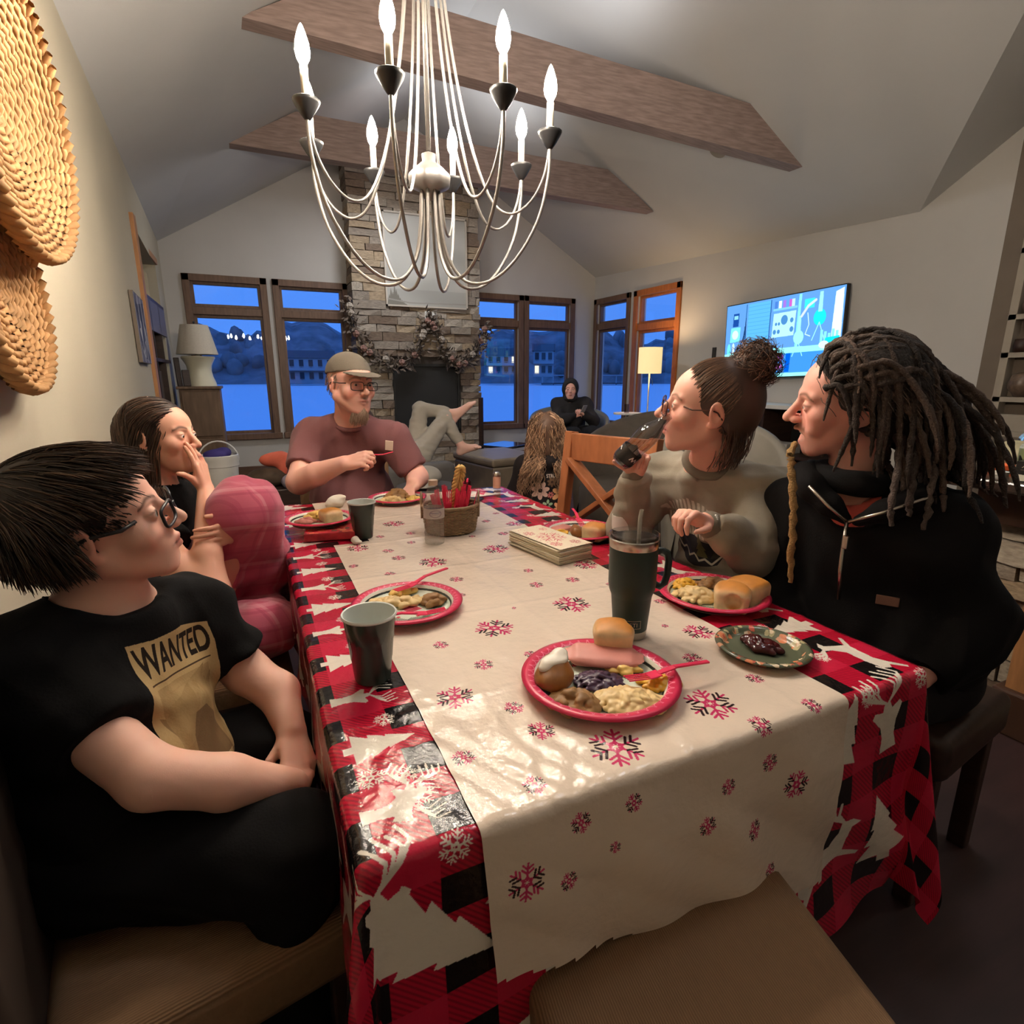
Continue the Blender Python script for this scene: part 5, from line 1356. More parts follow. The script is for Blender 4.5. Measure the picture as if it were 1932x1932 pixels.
# woman's plate
roll('bread roll on the drinking woman\'s plate', .985, 1.475, 1.1, .5)
slab('meat_slice', 'browned meat slice beside the roll on the drinking woman\'s plate', 'meat', M_meat, .945, 1.525, .036, .018, .012, 1.1, tilt=.5)
pile('sweetcorn', 'yellow corn at the left of the drinking woman\'s plate', 'corn', M_corn, .900, 1.555, .032, .022, .014, .006, 26, 14)
slab('ham_slice', 'pink ham slice behind the corn on the drinking woman\'s plate', 'ham', M_ham, .928, 1.60, .04, .026, .005, .3)
fork('pink plastic fork propped on the far rim of the drinking woman\'s plate', (.985, 1.55, ZP + .02), (1.02, 1.68, ZP + .05), M_pinkf)
# dread man's plate
roll('pale side of the pair of rolls on the plate beside the tumbler, nearer one', .962, .872, 1.15, .7, bite=(-.036, -.004, .02))
roll('browned bread roll at the right end of the plate beside the tumbler', 1.022, .884, 1.2, .2)
pile('sweetcorn', 'yellow corn on the plate beside the tumbler', 'corn', M_corn, .950, 1.015, .036, .028, .018, .0050, 90, 15, .3, el=1.15, k=.0006, step=.0022)
pile('stuffing', 'brown stuffing on the plate beside the tumbler', 'stuffing', M_stf, 1.008, .978, .044, .026, .022, .008, 40, 16, -.6)
pile('macaroni', 'creamy macaroni on the plate beside the tumbler', 'pasta', M_mac, .918, .940, .050, .034, .026, .0068, 100, 17, -.7, el=1.8, k=.0010, step=.0024)
slab('ham_slice', 'pink ham slice behind the rolls on the plate beside the tumbler', 'ham', M_ham, 1.035, .93, .036, .024, .005, -.6, z=ZP + .006)
pile('jam', 'dark red jam in the middle of the autumn leaf plate', 'jam', M_jam, .855, .698, .026, .038, .018, .009, 26, 18, .3, z=TZ + .010)

# ------------------------------------------------------------------ cups, tumbler, bottle, basket, napkins
M_cupg = mat('bottle_green_plastic', lin(38, 50, 44), .22, spec=.5); M_cupi = mat('grey_white_plastic', lin(222, 226, 220), .3)
def cup(lab, x, y, s=1.0):
    t = thing('plastic_cup', lab, 'cup', (x, y, TZ + .006), .4, group=None)
    m = MB(); m.lathe([(0, 0), (.030 * s, 0), (.031 * s, .004), (.0345 * s, .040 * s), (.0352 * s, .041 * s), (.0385 * s, .075 * s), (.0395 * s, .076 * s), (.0435 * s, .116 * s)], 36); m.build('body', M_cupg, t, smooth='auto')
    m = MB(); m.lathe([(.0435 * s, .116 * s), (.0462 * s, .117 * s), (.0468 * s, .1195 * s), (.0455 * s, .122 * s), (.0432 * s, .121 * s), (.0428 * s, .118 * s), (.0335 * s, .04 * s), (.029 * s, .006 * s), (0, .005 * s)], 36); m.build('rim_liner', M_cupi, t, smooth='auto')
    return t
cup('dark green plastic cup in front of the half eaten plate, nearest the camera', .151, .912, 1.02)
cup('dark green plastic cup beside the pajama girl\'s plate', .300, 1.82, 1.0)
M_ytg = mat('forest_green_powdercoat', lin(28, 46, 40), .45, var=.06, vscale=200, bump=.04, bscale=900); M_steel = mat('stainless_steel', lin(190, 180, 168), .25, metal=1.0)
M_clear = glass_pane('clear_lid_plastic', (.92, .93, .93), .05); M_strawc = mat('frosted_straw', lin(214, 208, 196), .3, alpha=.6)
t = thing('tumbler', 'tall dark green steel tumbler with a handle, clear lid and straw', 'tumbler', (.668, .862, TZ + .006), 0)
yi = Img(1024, 96, c255(56, 72, 68))
m = MB(); m.lathe([(0, 0), (.0325, 0), (.0335, .002), (.0345, .016)], 40); m.build('steel_foot', M_steel, t, smooth='auto')
m = MB(); m.lathe([(.0345, .016), (.0405, .085), (.0415, .090), (.0455, .100), (.0475, .112), (.0480, .190)], 40); m.build('body', M_ytg, t, smooth='auto')
m = MB(); m.lathe([(.0480, .190), (.0488, .191), (.0490, .207), (.0470, .209), (.0465, .18), (.030, .02), (0, .018)], 40); m.build('steel_rim', M_steel, t, smooth='auto')
m = MB(); m.lathe([(.0462, .205), (.0492, .2085), (.0492, .2175), (.0462, .2185), (.0440, .212), (.006, .2115), (0, .2115)], 40); m.build('lid', M_clear, t, smooth='auto', merge=False)
m = MB(); m.tube([(.012, .004, .03), (.016, .006, .215), (.0165, .0065, .245), (.018, .004, .262)], .0042, 10, cap=False); m.build('straw', M_strawc, t, smooth=True)
M_hnd = mat('dark_handle', lin(30, 40, 38), .4)
ha = math.radians(-14); hc, hs = math.cos(ha), math.sin(ha)
m = MB(); m.tube([(q * hc, q * hs, z) for q, z in ((.046, .175), (.060, .178), (.072, .172), (.077, .155), (.076, .125), (.071, .108), (.060, .100), (.047, .108))], .0075, 10); m.build('handle', M_hnd, t, smooth=True)
# maker's word near the foot, facing the camera
cu = bpy.data.curves.new('word', 'FONT'); cu.body = 'YETI'; cu.size = .0125; cu.extrude = .0002; cu.align_x = 'CENTER'
o = bpy.data.objects.new('word', cu); COL.objects.link(o); me = bpy.data.meshes.new_from_object(o.evaluated_get(bpy.context.evaluated_depsgraph_get())); bpy.data.objects.remove(o)
bm = bmesh.new(); bm.from_mesh(me); bmesh.ops.subdivide_edges(bm, edges=bm.edges, cuts=2)
a0 = -PI / 2 - math.radians(32)
def wrap(p, base=.031):
    z = base + p.y; R_ = .0347 + (z - .016) / .069 * .006 + .0004 + p.z; a = a0 + p.x / R_
    return Vector((R_ * math.cos(a), R_ * math.sin(a), z))
for v in bm.verts: v.co = wrap(v.co)
bm.to_mesh(me); bm.free(); me.materials.append(M_steel); o = bpy.data.objects.new('lettering', me); link(o, t)
m = MB()
for lo, hi in (((-.019, -.0045, 0), (.019, -.0037, .0002)), ((-.019, .0125, 0), (.019, .0133, .0002)), ((-.019, -.0045, 0), (-.0182, .0133, .0002)), ((.0182, -.0045, 0), (.019, .0133, .0002))):
    q = 8; 
    for k in range(q):
        l2 = (lo[0] + (hi[0] - lo[0]) * k / q, lo[1], lo[2]); h2 = (lo[0] + (hi[0] - lo[0]) * (k + 1) / q, hi[1], hi[2]); b = MB().b2(l2, h2); b.v = [wrap(Vector(p)) for p in b.v]; m.add(b.v, b.f)
m.build('lettering_frame', M_steel, t)
# utensil basket
M_wick = mat('grey_brown_wicker', lin(150, 126, 98), .6, var=.35, vscale=50)
t = thing('utensil_basket', 'round wicker basket of red plastic forks in the middle of the table', 'basket', (.590, 1.775, TZ + .007))
a = np.linspace(0, 2 * PI, 61)
m = MB()
for j in range(17):
    z = .004 + j * .0052; R_ = .083 + .012 * (j / 16) ** .8
    p = [((R_ + .0032 * math.sin(22 * q + PI * (j % 2))) * math.cos(q), (R_ + .0032 * math.sin(22 * q + PI * (j % 2))) * math.sin(q) * .86, z) for q in np.linspace(0, 2 * PI, 133)]
    m.tube(p, .0030, 5, cap=False)
o = m.build('weave', M_wick, t, smooth=True); o['kind'] = 'stuff'
m = MB()
for k in range(44):
    q = 2 * PI * k / 44; m.tube([((.083 + .012 * s) * math.cos(q), (.083 + .012 * s) * math.sin(q) * .86, .09 * s) for s in (0, .5, 1)], .0024, 5)
o = m.build('stakes', M_wick, t, smooth=True); o['kind'] = 'stuff'
m = MB(); m.tube([(.097 * math.cos(q), .083 * math.sin(q), .093) for q in a], .0052, 7, cap=False); m.build('rim', M_wick, t, smooth=True)
m = MB(); m.lathe([(0, .003), (.082, .003), (.082, .006), (0, .006)], 28); m.v = [(x, y * .86, z) for x, y, z in m.v]; m.build('base', M_wick, t)
for s in (-.35, 2.8):
    m = MB(); m.tube([(.099 * math.cos(s + d), .085 * math.sin(s + d), z) for d, z in ((-.17, .05), (-.16, .10), (-.1, .128), (0, .137), (.1, .128), (.16, .10), (.17, .05))], .0038, 7); m.build('handle', M_wick, t, smooth=True)
r = random.Random(21)
for k in range(26):
    q = r.uniform(0, 2 * PI); R_ = r.uniform(.01, .062); x, y = .590 + R_ * math.cos(q), 1.775 + R_ * .8 * math.sin(q) - .006
    lean = Vector((math.cos(q) * R_ * .5 + r.uniform(-.012, .012), math.sin(q) * R_ * .4 + r.uniform(-.012, .012), 0)); top = Vector((x, y, TZ + .15 + r.uniform(-.012, .014))) + lean
    fork('red plastic fork standing in the wicker basket', top, (x - lean.x * .4, y - lean.y * .4, TZ + .016), M_pinkf, 'basket_fork', 'red plastic forks in the wicker basket')
M_straw = mat('wheat_straw', lin(214, 172, 104), .7, var=.25, vscale=60)
m = MB()
P0s = [Vector((.600 + .004 * s, 1.770, TZ + .09 + .0)) for s in (-1, 1)]
for kk in range(3):
    pts = []
    for i in range(40):
        s = i / 39; b = s * 2
        if b < 1: c = Vector((.590 + .030 * b, 1.77 + .002 * b, TZ + .09 + .135 * b))
        else: c = Vector((.620 + .026 * math.sin((b - 1) * PI) * .9 - .012 * (b - 1), 1.772, TZ + .225 + .018 * math.sin((b - 1) * PI) - .10 * (b - 1) ** 1.5))
        w = s * 44 + kk * 2 * PI / 3; pts.append(c + Vector((math.cos(w) * .0055, math.sin(w) * .0055, math.sin(w) * .003)))
    m.tube(pts, .0058, 6)
o = m.build('straw_braid', M_straw, smooth=True, merge=False); tag(o, 'looped braid of wheat straw standing in the wicker basket', 'braid')
M_smoke = glass_pane('smoky_plastic', (.45, .33, .33), .05)
m = MB(); m.lathe([(0, 0), (.03, 0), (.036, .15), (.034, .15), (.028, .004), (0, .004)], 24); o = m.build('smoked_cup', M_smoke, smooth='auto'); o.location = (.668, 1.88, TZ + .007); tag(o, 'smoky clear cup with red straws behind the wicker basket', 'cup')
for k in range(7):
    q = k * .9; m = MB(); m.tube([(.668 + .012 * math.cos(q), 1.88 + .012 * math.sin(q), TZ + .014), (.668 + .026 * math.cos(q), 1.88 + .026 * math.sin(q), TZ + .165 + .006 * (k % 3))], .003, 6); o = m.build('straw', M_pinkf, smooth=True); tag(o, 'red straw standing in the smoky clear cup', 'straw', 'red straws in the smoky cup')
t = thing('water_bottle', 'clear plastic water bottle standing in front of the wicker basket', 'bottle', (.492, 1.645, TZ + .007))
M_pet = glass_pane('clear_bottle_plastic', (.90, .90, .90), .03, .11)
m = MB(); m.lathe([(.0, .004), (.02, .0), (.030, .004), (.032, .02), (.0305, .03), (.032, .04), (.0305, .05), (.032, .06), (.0305, .07), (.0325, .08), (.0325, .125), (.030, .14), (.020, .175), (.0125, .19), (.0125, .205)], 28); m.build('bottle_body', M_pet, t, smooth=True)
wl = Img(256, 64, c255(214, 206, 200)); wl.ell(40, 32, 26, 24, c255(176, 160, 168)); wl.ell(40, 32, 20, 18, c255(216, 208, 204)); wl.line([(22, 38), (58, 38)], 4, c255(120, 110, 140)); wl.line([(24, 28), (56, 28)], 3, c255(120, 110, 140)); wl.poly([(90, 14), (210, 14), (210, 44), (90, 48)], c255(168, 164, 190))
M_wl = mat('bottle_label', (1, 1, 1), .4, img=wl.image('water_label'), alpha=.75)
cyl_uv('label', [(.0329, .088), (.0329, .120)], 28, M_wl, (0, 0, 0), 3.6, t)
M_cap = mat('clear_cap', lin(196, 170, 150), .4); m = MB(); m.lathe([(.0145, .19), (.0145, .206), (0, .207)], 20); m.build('neck_ring', M_cap, t, smooth='auto')
# napkins
ni = Img(256, 448, c255(238, 222, 196)); r = random.Random(12)
flake(ni, 128, 210, 95, c255(206, 70, 90), c255(206, 70, 90), .5, .05); flake(ni, 60, 330, 40, c255(190, 80, 90), c255(190, 80, 90), .2, .08); flake(ni, 200, 360, 30, c255(206, 90, 90), c255(206, 90, 90), .9, .08); flake(ni, 60, 90, 40, c255(206, 80, 90), c255(206, 80, 90), .7, .08); flake(ni, 190, 70, 36, c255(190, 80, 90), c255(190, 80, 90), .1, .08)
for k in range(60): ni.ell(r.uniform(0, 256), r.uniform(0, 448), 3, 3, c255(200, 120, 110))
M_nap = mat('printed_napkin', (1, 1, 1), .8, img=ni.image('napkin_print')); M_napw = mat('napkin_edge', lin(222, 212, 186), .85, var=.15, vscale=40, stretch=(1, 1, 8))
t = thing('napkin_stack', 'stack of cream napkins with a red snowflake beside the drinking woman\'s plate', 'napkins', (.785, 1.425, TZ + .007), math.radians(10))
for k in range(9):
    r2 = random.Random(k); dx, dy, da = r2.uniform(-.003, .003), r2.uniform(-.003, .003), r2.uniform(-.03, .03); w, l, h = .062, .125, .0042
    m = MB(); m.box((dx, dy, .002 + k * .0048), (2 * w, 2 * l, h), rz=da); m.build('napkin', M_napw, t, bevel=.0018)
c, s_ = math.cos(.01), math.sin(.01)
npmesh('printed_napkin', [(-.061, -.124, .0464), (.061, -.124, .0464), (.061, .124, .0464), (-.061, .124, .0464)], [(0, 1, 2, 3)], M_nap, t, False, uv=[(0, 0), (1, 0), (1, 1), (0, 1)])
ri = Img(256, 256, c255(196, 46, 60)); r = random.Random(2)
for k in range(50): ri.ell(r.uniform(0, 256), r.uniform(0, 256), r.uniform(8, 26), r.uniform(8, 26), c255(*r.choice(((226, 110, 84), (150, 40, 48), (90, 80, 60), (220, 150, 110)))))
M_rn = mat('red_printed_napkin', (1, 1, 1), .6, img=ri.image('red_napkin_print'))
t = thing('red_napkin_packet', 'red patterned packet of napkins under the pajama girl\'s plate', 'napkins', (.205, 1.905, TZ + .0065), -.2)
m = MB(); m.b2((-.075, -.085, 0), (.085, .085, .0255)); m.build('packet', mat('red_packet_side', lin(176, 46, 56), .5, var=.5, vscale=30), t, bevel=.003)
npmesh('packet_print', [(-.074, -.084, .0262), (.084, -.084, .0262), (.084, .084, .0262), (-.074, .084, .0262)], [(0, 1, 2, 3)], M_rn, t, False, uv=[(0, 0), (1, 0), (1, 1), (0, 1)])
M_tis = mat('white_tissue', lin(232, 222, 206), .9)
s = Sdf().frame(Matrix.Translation((.287, 2.31, TZ + .007))).ell((0, 0, .024), (.036, .03, .024), .01).ell((.016, -.01, .04), (.022, .02, .014), .01).ell((-.03, .0, .016), (.022, .024, .014), .01)
o = solid(s, 'crumpled_napkin', M_tis, None, .004, fold=.006, ff=80); tag(o, 'crumpled white napkin behind the farther green cup', 'napkin')
s = Sdf().frame(Matrix.Translation((.262, 1.755, TZ + .007))).ell((0, 0, .012), (.014, .018, .012), .006).ell((.006, -.012, .007), (.014, .012, .006), .006)
o = solid(s, 'napkin_scrap', M_tis, None, .003, fold=.004, ff=90); tag(o, 'small white napkin scrap in front of the farther green cup', 'napkin')
m = MB(); m.b2((-.035, -.075, 0), (.035, .075, .008)); o = m.build('phone', M_black, bevel=.003); o.location = (.80, 2.21, TZ + .007); o.rotation_euler = (0, 0, .9); tag(o, 'black phone lying flat behind the wicker basket', 'phone')
ti = Img(128, 128, c255(236, 222, 214)); ti.poly([(70, 10), (100, 60), (78, 50), (84, 96), (60, 40)], c255(220, 70, 96)); ti.line([(10, 20), (120, 40)], 4, c255(230, 150, 150))
M_tri = mat('pink_print_napkin', (1, 1, 1), .7, img=ti.image('pink_napkin_print'))
o = npmesh('folded_napkin', [(-.07, -.06, .001), (.10, -.05, .001), (-.03, .09, .001), (-.07, -.06, .005), (.10, -.05, .005), (-.03, .09, .007)], [(3, 4, 5), (0, 2, 1), (0, 1, 4), (0, 4, 3), (1, 2, 5), (1, 5, 4), (2, 0, 3), (2, 3, 5)], M_tri, None, False, uv=[(0, 0), (1, 0), (.3, 1)] * 2); o.location = (.885, 2.30, TZ + .006)
tag(o, 'folded white napkin with a pink print at the far end of the table', 'napkin')
t = thing('salt_shaker', 'small glass shaker with a copper lid at the far right corner of the table', 'shaker', (1.035, 2.405, TZ + .006))
m = MB(); m.lathe([(0, 0), (.018, 0), (.019, .05), (.017, .056)], 18); m.build('body', mat('salmon_shaker', lin(196, 150, 126), .3), t, smooth='auto')
m = MB(); m.lathe([(.0185, .056), (.0185, .07), (.012, .078), (0, .08)], 18); m.build('lid', M_steel, t, smooth='auto')
t = thing('mug', 'white mug with a black lower half behind the drinking woman\'s plate', 'mug', (1.035, 1.395, TZ + .006))
m = MB(); m.lathe([(.036, .05), (.037, .095), (.034, .095), (.033, .05)], 24); m.build('upper_body', M_white, t, smooth='auto')
m = MB(); m.lathe([(0, 0), (.034, 0), (.036, .05), (.033, .05), (.032, .01), (0, .01)], 24); m.build('lower_body', M_black, t, smooth='auto')
m = MB(); m.tube([(.034 + .03 * math.sin(q), -.008, .05 + .032 * math.cos(q)) for q in np.linspace(.25, PI - .25, 9)], .006, 8); m.build('handle', M_white, t, smooth=True)

# ------------------------------------------------------------------ upholstered dining chairs on the near side
M_cord = bpy.data.materials.new('tan_ribbed_upholstery'); M_cord.use_nodes = True
_N = M_cord.node_tree.nodes; _L = M_cord.node_tree.links; _p = _N['Principled BSDF']; _p.inputs['Roughness'].default_value = .9
_t = _N.new('ShaderNodeTexCoord'); _w = _N.new('ShaderNodeTexWave'); _w.inputs['Scale'].default_value = 90; _w.inputs['Distortion'].default_value = 1.2; _w.inputs['Detail'].default_value = 2
_L.new(_t.outputs['Object'], _w.inputs['Vector']); _r = _N.new('ShaderNodeValToRGB'); _r.color_ramp.elements[0].color = (*lin(112, 84, 58), 1); _r.color_ramp.elements[1].color = (*lin(134, 102, 72), 1)
_L.new(_w.outputs['Fac'], _r.inputs['Fac']); _L.new(_r.outputs[0], _p.inputs['Base Color']); _b = _N.new('ShaderNodeBump'); _b.inputs['Strength'].default_value = .35; _b.inputs['Distance'].default_value = .004; _L.new(_w.outputs['Fac'], _b.inputs['Height']); _L.new(_b.outputs[0], _p.inputs['Normal'])
def parsons(lab, loc, rz, w=.47, d=.46, back=True, wb=None, mt=None, bmt=None):
    M_cord = mt or globals()['M_cord']
    """seat in front (+y), back behind"""
    t = thing('upholstered_chair', lab, 'chair', loc, rz, None); wb = wb or w
    m = MB(); m.add([(-wb / 2, -d / 2, .36), (wb / 2, -d / 2, .36), (w / 2, d / 2, .36), (-w / 2, d / 2, .36), (-wb / 2, -d / 2, .475), (wb / 2, -d / 2, .475), (w / 2, d / 2, .475), (-w / 2, d / 2, .475)], [(0, 3, 2, 1), (4, 5, 6, 7), (0, 1, 5, 4), (2, 3, 7, 6), (0, 4, 7, 3), (1, 2, 6, 5)])
    m.build('seat', M_cord, t, bevel=.028, segs=4, smooth='auto')
    if back:
        m = MB(); m.add([(-wb / 2, -d / 2 - .075, .30), (wb / 2, -d / 2 - .075, .30), (wb / 2, -d / 2 + .01, .30), (-wb / 2, -d / 2 + .01, .30), (-wb / 2, -d / 2 - .095, 1.0), (wb / 2, -d / 2 - .095, 1.0), (wb / 2, -d / 2 - .025, 1.0), (-wb / 2, -d / 2 - .025, 1.0)], [(0, 3, 2, 1), (4, 5, 6, 7), (0, 1, 5, 4), (2, 3, 7, 6), (0, 4, 7, 3), (1, 2, 6, 5)])
        m.build('backrest', bmt or M_cord, t, bevel=.025, segs=4, smooth='auto')
    for x in (-1, 1):
        for y in (-1, 1): m = MB(); m.box((x * ((w if y > 0 else wb) / 2 - .04), y * (d / 2 - .04), .18), (.042, .042, .36)); m.build('leg', M_darkwood, t, bevel=.004)
    return t
parsons('tan ribbed upholstered chair pushed under the near end of the table', (.465, .345, .008), math.radians(-9), .47, .45, False, .40)
parsons('tan ribbed upholstered chair under the boy in the black shirt', (-.150, .93, 0), math.radians(-80), .50, .40, True, None, None, mat('dark_chair_back', lin(58, 44, 34), .8))
parsons('tan ribbed upholstered chair under the girl in plaid pajamas', (-.19, 1.80, 0), math.radians(-88), .56, .44, False)
parsons('tan ribbed upholstered chair under the man in the cap', (.43, 2.88, 0), math.radians(178), .48, .44, True)
parsons('dark wooden seat under the woman drinking', (1.44, 1.27, 0), math.radians(84), .42, .40, False, None, M_darkwood)
parsons('dark wooden seat under the man with dreadlocks', (1.50, .80, 0), math.radians(98), .42, .40, False, None, M_darkwood)
# ------------------------------------------------------------------ people: heads, hands, bodies, hair, clothes
def HM(c, yaw, pit, rol, s=1.0):
    return np.array(Matrix.Translation(c) @ Matrix.Rotation(yaw, 4, 'Z') @ Matrix.Rotation(pit, 4, 'X') @ Matrix.Rotation(rol, 4, 'Y') @ Matrix.Scale(s, 4))
def ap(M, p): return (np.asarray(M) @ np.array([*p, 1.0]))[:3]
def head(sd, M, nose=1.0, jaw=1.0, fat=0.0, brow=1.0, chin=1.0, smile=False, lips=1.0, lid=.0045):
    sd.frame(M)
    sd.ell((0, -.020, .030), (.076, .098, .088), .001)
    sd.ell((0, .034, .035), (.062, .054, .056), .02)
    sd.ell((0, .030, -.030), (.058 + fat * .5, .060, .078), .025)
    for s in (-1, 1):
        sd.cap((s * (.046 * jaw + fat), .0, -.045), (s * .024 * jaw, .060, -.090), .022 + fat * .5, .018, .02)
        sd.ell((s * .042, .056, -.018 - fat), (.025 + fat * .5, .026, .024 + fat * .5), .015)
        sd.cap((s * .012, .085, .021), (s * .044, .070, .025), .0085 * brow, .007 * brow, .012)
    sd.cap((-.012, .070, -.096), (.012, .070, -.096), .0175 * chin, None, .015)
    sd.ell((0, .066, -.062), (.034, .027, .026), .02)
    for s in (-1, 1): sd.ell((s * .031, .098, .006), (.019, .016, .0125), .012, '-')
    sd.cap((0, .084, .018), (0, .104 + .008 * nose, -.020), .0072, .0095, .009)
    sd.ell((0, .106 + .009 * nose, -.0265), (.0105, .0115, .0100), .006)
    for s in (-1, 1):
        sd.ell((s * .0115, .100, -.030), (.0078, .0115, .0080), .005)
        sd.ell((s * .0060, .108, -.0375), (.0034, .005, .0035), .002, '-')
    for s in (-1, 1):
        sd.ell((s * .031, .0755, .004), (.0155, .0150, .0145), .003)
        sd.ell((s * .031, .092, .0030), (.0125, .0075, lid), .0015, '-')
    if smile:
        for s in (-1, 1):
            sd.cap((s * .032, .074, -.050), (0, .0965, -.0515), .0042, .0058, .004); sd.cap((s * .031, .074, -.054), (0, .086, -.083), .0042, .0068, .004)
            sd.ell((s * .043, .064, -.040), (.016, .016, .018), .012)
        sd.ell((0, .088, -.0655), (.029, .024, .0115), .003, '-')
    else:
        for s in (-1, 1):
            sd.cap((s * .021, .086, -.0605), (s * .004, .0955, -.0565), .0034 * lips, .0052 * lips, .004); sd.cap((s * .019, .086, -.0645), (0, .0930, -.0695), .0036 * lips, .0064 * lips, .004)
        sd.cap((-.022, .091, -.0625), (.022, .091, -.0625), .0012, None, .002, '-'); sd.cap((-.010, .1005, -.0622), (.010, .1005, -.0622), .0016, None, .002, '-')
    for s in (-1, 1):
        R = Matrix.Rotation(s * -.25, 3, 'Z') @ Matrix.Rotation(-.18, 3, 'X')
        sd.ell((s * .079, -.012, .0), (.0085, .019, .031), .006, R=R); sd.ell((s * .0875, -.008, .004), (.0065, .0095, .018), .004, '-', R=R)
        sd.ell((s * .0795, -.004, .006), (.004, .006, .012), .003, R=R); sd.ell((s * .075, -.004, -.026), (.0065, .009, .009), .006)
    sd.frame(np.eye(4))
def head_col(Ms, skin, lip, brow=None, blush=.10, beard=None, browk=1.0):
    """colour of the skin at every vertex, from where it lies on the face"""
    Mi = np.linalg.inv(Ms); skin = np.array(skin); lip = np.array(lip)
    def f(V, N):
        P = V @ Mi[:3, :3].T + Mi[:3, 3]
        C = np.tile(skin, (len(V), 1))
        near = (np.abs(P[:, 0]) < .09) & (P[:, 1] > -.06) & (np.abs(P[:, 2]) < .13)
        x, y, z = P.T; ax = np.abs(x)
        def g(v): return np.exp(-v)
        red = np.clip(g(((ax - .042) / .022) ** 2 + ((z + .022) / .022) ** 2) * (y > .03) + .9 * g((x / .014) ** 2 + ((z + .026) / .012) ** 2 + ((y - .112) / .014) ** 2) + .8 * g(((ax - .082) / .012) ** 2 + ((z) / .03) ** 2 + ((y + .01) / .03) ** 2), 0, 1) * blush * 3
        C = C * (1 - red[:, None] * np.array([.0, .30, .32]))
        l = np.clip(g(((ax) / .021) ** 4) * g(((z + .0625) / .0095) ** 4) * (y > .080), 0, 1); l *= near
        C = C * (1 - l[:, None] * .8) + lip * l[:, None] * .8
        ml = np.clip(g((ax / .024) ** 6) * g(((z + .0625) / .0022) ** 2) * (y > .080), 0, 1) * near
        C = C * (1 - .65 * ml[:, None])
        if brow is not None:
            zb = .0245 + .006 * np.sin(np.clip((ax - .012) / .04, 0, 1) * PI) - .004 * np.clip((ax - .035) / .02, 0, 1)
            b = np.clip(g(((z - zb) / (.0042 * browk)) ** 2) * ((ax > .011) & (ax < .052) & (y > .045)), 0, 1)
            C = C * (1 - b[:, None] * .85) + np.array(brow) * b[:, None] * .85
            e = np.clip(g(((ax - .031) / .0145) ** 6) * g(((z - .0088 + 7.5 * (ax - .031) ** 2) / .0016) ** 2) * (y > .070), 0, 1)
            C = C * (1 - e[:, None] * .8) + np.array(brow) * e[:, None] * .5
        if beard is not None: C = beard(P, C)
        return C
    return f
def eyes(parent, M, iris, s=1.0, look=(0, 0)):
    """two eyeballs, coloured ring by ring from the pupil outwards"""
    M = np.array(M); k = np.linalg.norm(M[:3, 0]); org = np.array(parent.location)
    for sx in (-1, 1):
        V = []; C = []; F = []; n = 16; rings = [0, .16, .30, .44, .47, .62, .9, 1.4, 2.2, 3.0]
        for a in rings:
            for i in range(n):
                t = 2 * PI * i / n; d = Vector((math.sin(a) * math.cos(t), math.cos(a), math.sin(a) * math.sin(t)))
                d = Matrix.Rotation(look[0], 3, 'Z') @ Matrix.Rotation(look[1], 3, 'X') @ d
                V.append(ap(M, np.array((sx * .031, .0765, .0035)) + .0132 * np.array(d))); C.append((.01, .01, .01) if a < .2 else iris if a < .45 else (.72, .66, .62))
        for j in range(len(rings) - 1):
            for i in range(n): F.append((j * n + i, (j + 1) * n + i, (j + 1) * n + (i + 1) % n, j * n + (i + 1) % n))
        npmesh('eye', np.array(V) - org, F, M_eye, parent, True, np.array(C))
def hand(sd, M, curl=(.3, .3, .3, .3), side=1, spread=.05, thumb=(.35, .3), s=1.0, k=.010):
    """wrist at the origin, fingers along +y, palm towards -z, thumb on side*x; curl per finger from index to little"""
    M = np.array(M, float) @ np.diag([s, s, s, 1.0]); sd.frame(M)
    xs = [.0285, .0095, -.0095, -.0275]; ln = [.070, .078, .072, .056]; tip = [.090, .094, .090, .082]
    for i in range(4):
        x = xs[i] * side
        sd.cap((x * .55, .006, 0), (x, tip[i], 0), .0145, .0100, k)
        c = curl[i]; c = (c, c * 1.15, c * .8) if not hasattr(c, '__len__') else c
        p = np.array((x, tip[i], 0.0)); a = 0.0; yaw = (1.5 - i) * spread * side
        for j, (fr, r0, r1) in enumerate(((.46, .0090, .0080), .0 or (.30, .0080, .0074), (.24, .0074, .0062))):
            a += c[j]; d = np.array((math.sin(yaw) * math.cos(a), math.cos(yaw) * math.cos(a), -math.sin(a)))
            q = p + d * ln[i] * fr; sd.cap(p, q, r0, r1, .0045 if j == 0 else .0018); p = q
    sd.ell((.020 * side, .038, -.010), (.016, .030, .013), k)
    sd.ell((-.022 * side, .040, -.008), (.012, .032, .011), k)
    p = np.array((.020 * side, .022, -.010)); a, b = thumb
    d = np.array((math.sin(.75) * side, math.cos(.75), -a)); d /= np.linalg.norm(d); q = p + d * .042; sd.cap(p, q, .0130, .0105, .006)
    d2 = np.array((math.sin(.75 - b) * side, math.cos(.75 - b), -a * 1.3)); d2 /= np.linalg.norm(d2); r_ = q + d2 * .030; sd.cap(q, r_, .0105, .0092, .002)
    d3 = np.array((math.sin(.75 - b * 2) * side, math.cos(.75 - b * 2), -a * 1.5)); d3 /= np.linalg.norm(d3); sd.cap(r_, r_ + d3 * .024, .0092, .0074, .0015)
    sd.frame(np.eye(4))
def hframe(w, d, nrm_palm):
    """matrix with y along the fingers d, -z along the palm direction"""
    y = nrm(d); z = -np.array(nrm_palm, float); z = nrm(z - y * (z @ y)); x = np.cross(y, z)
    M = np.eye(4); M[:3, 0] = x; M[:3, 1] = y; M[:3, 2] = z; M[:3, 3] = w; return M
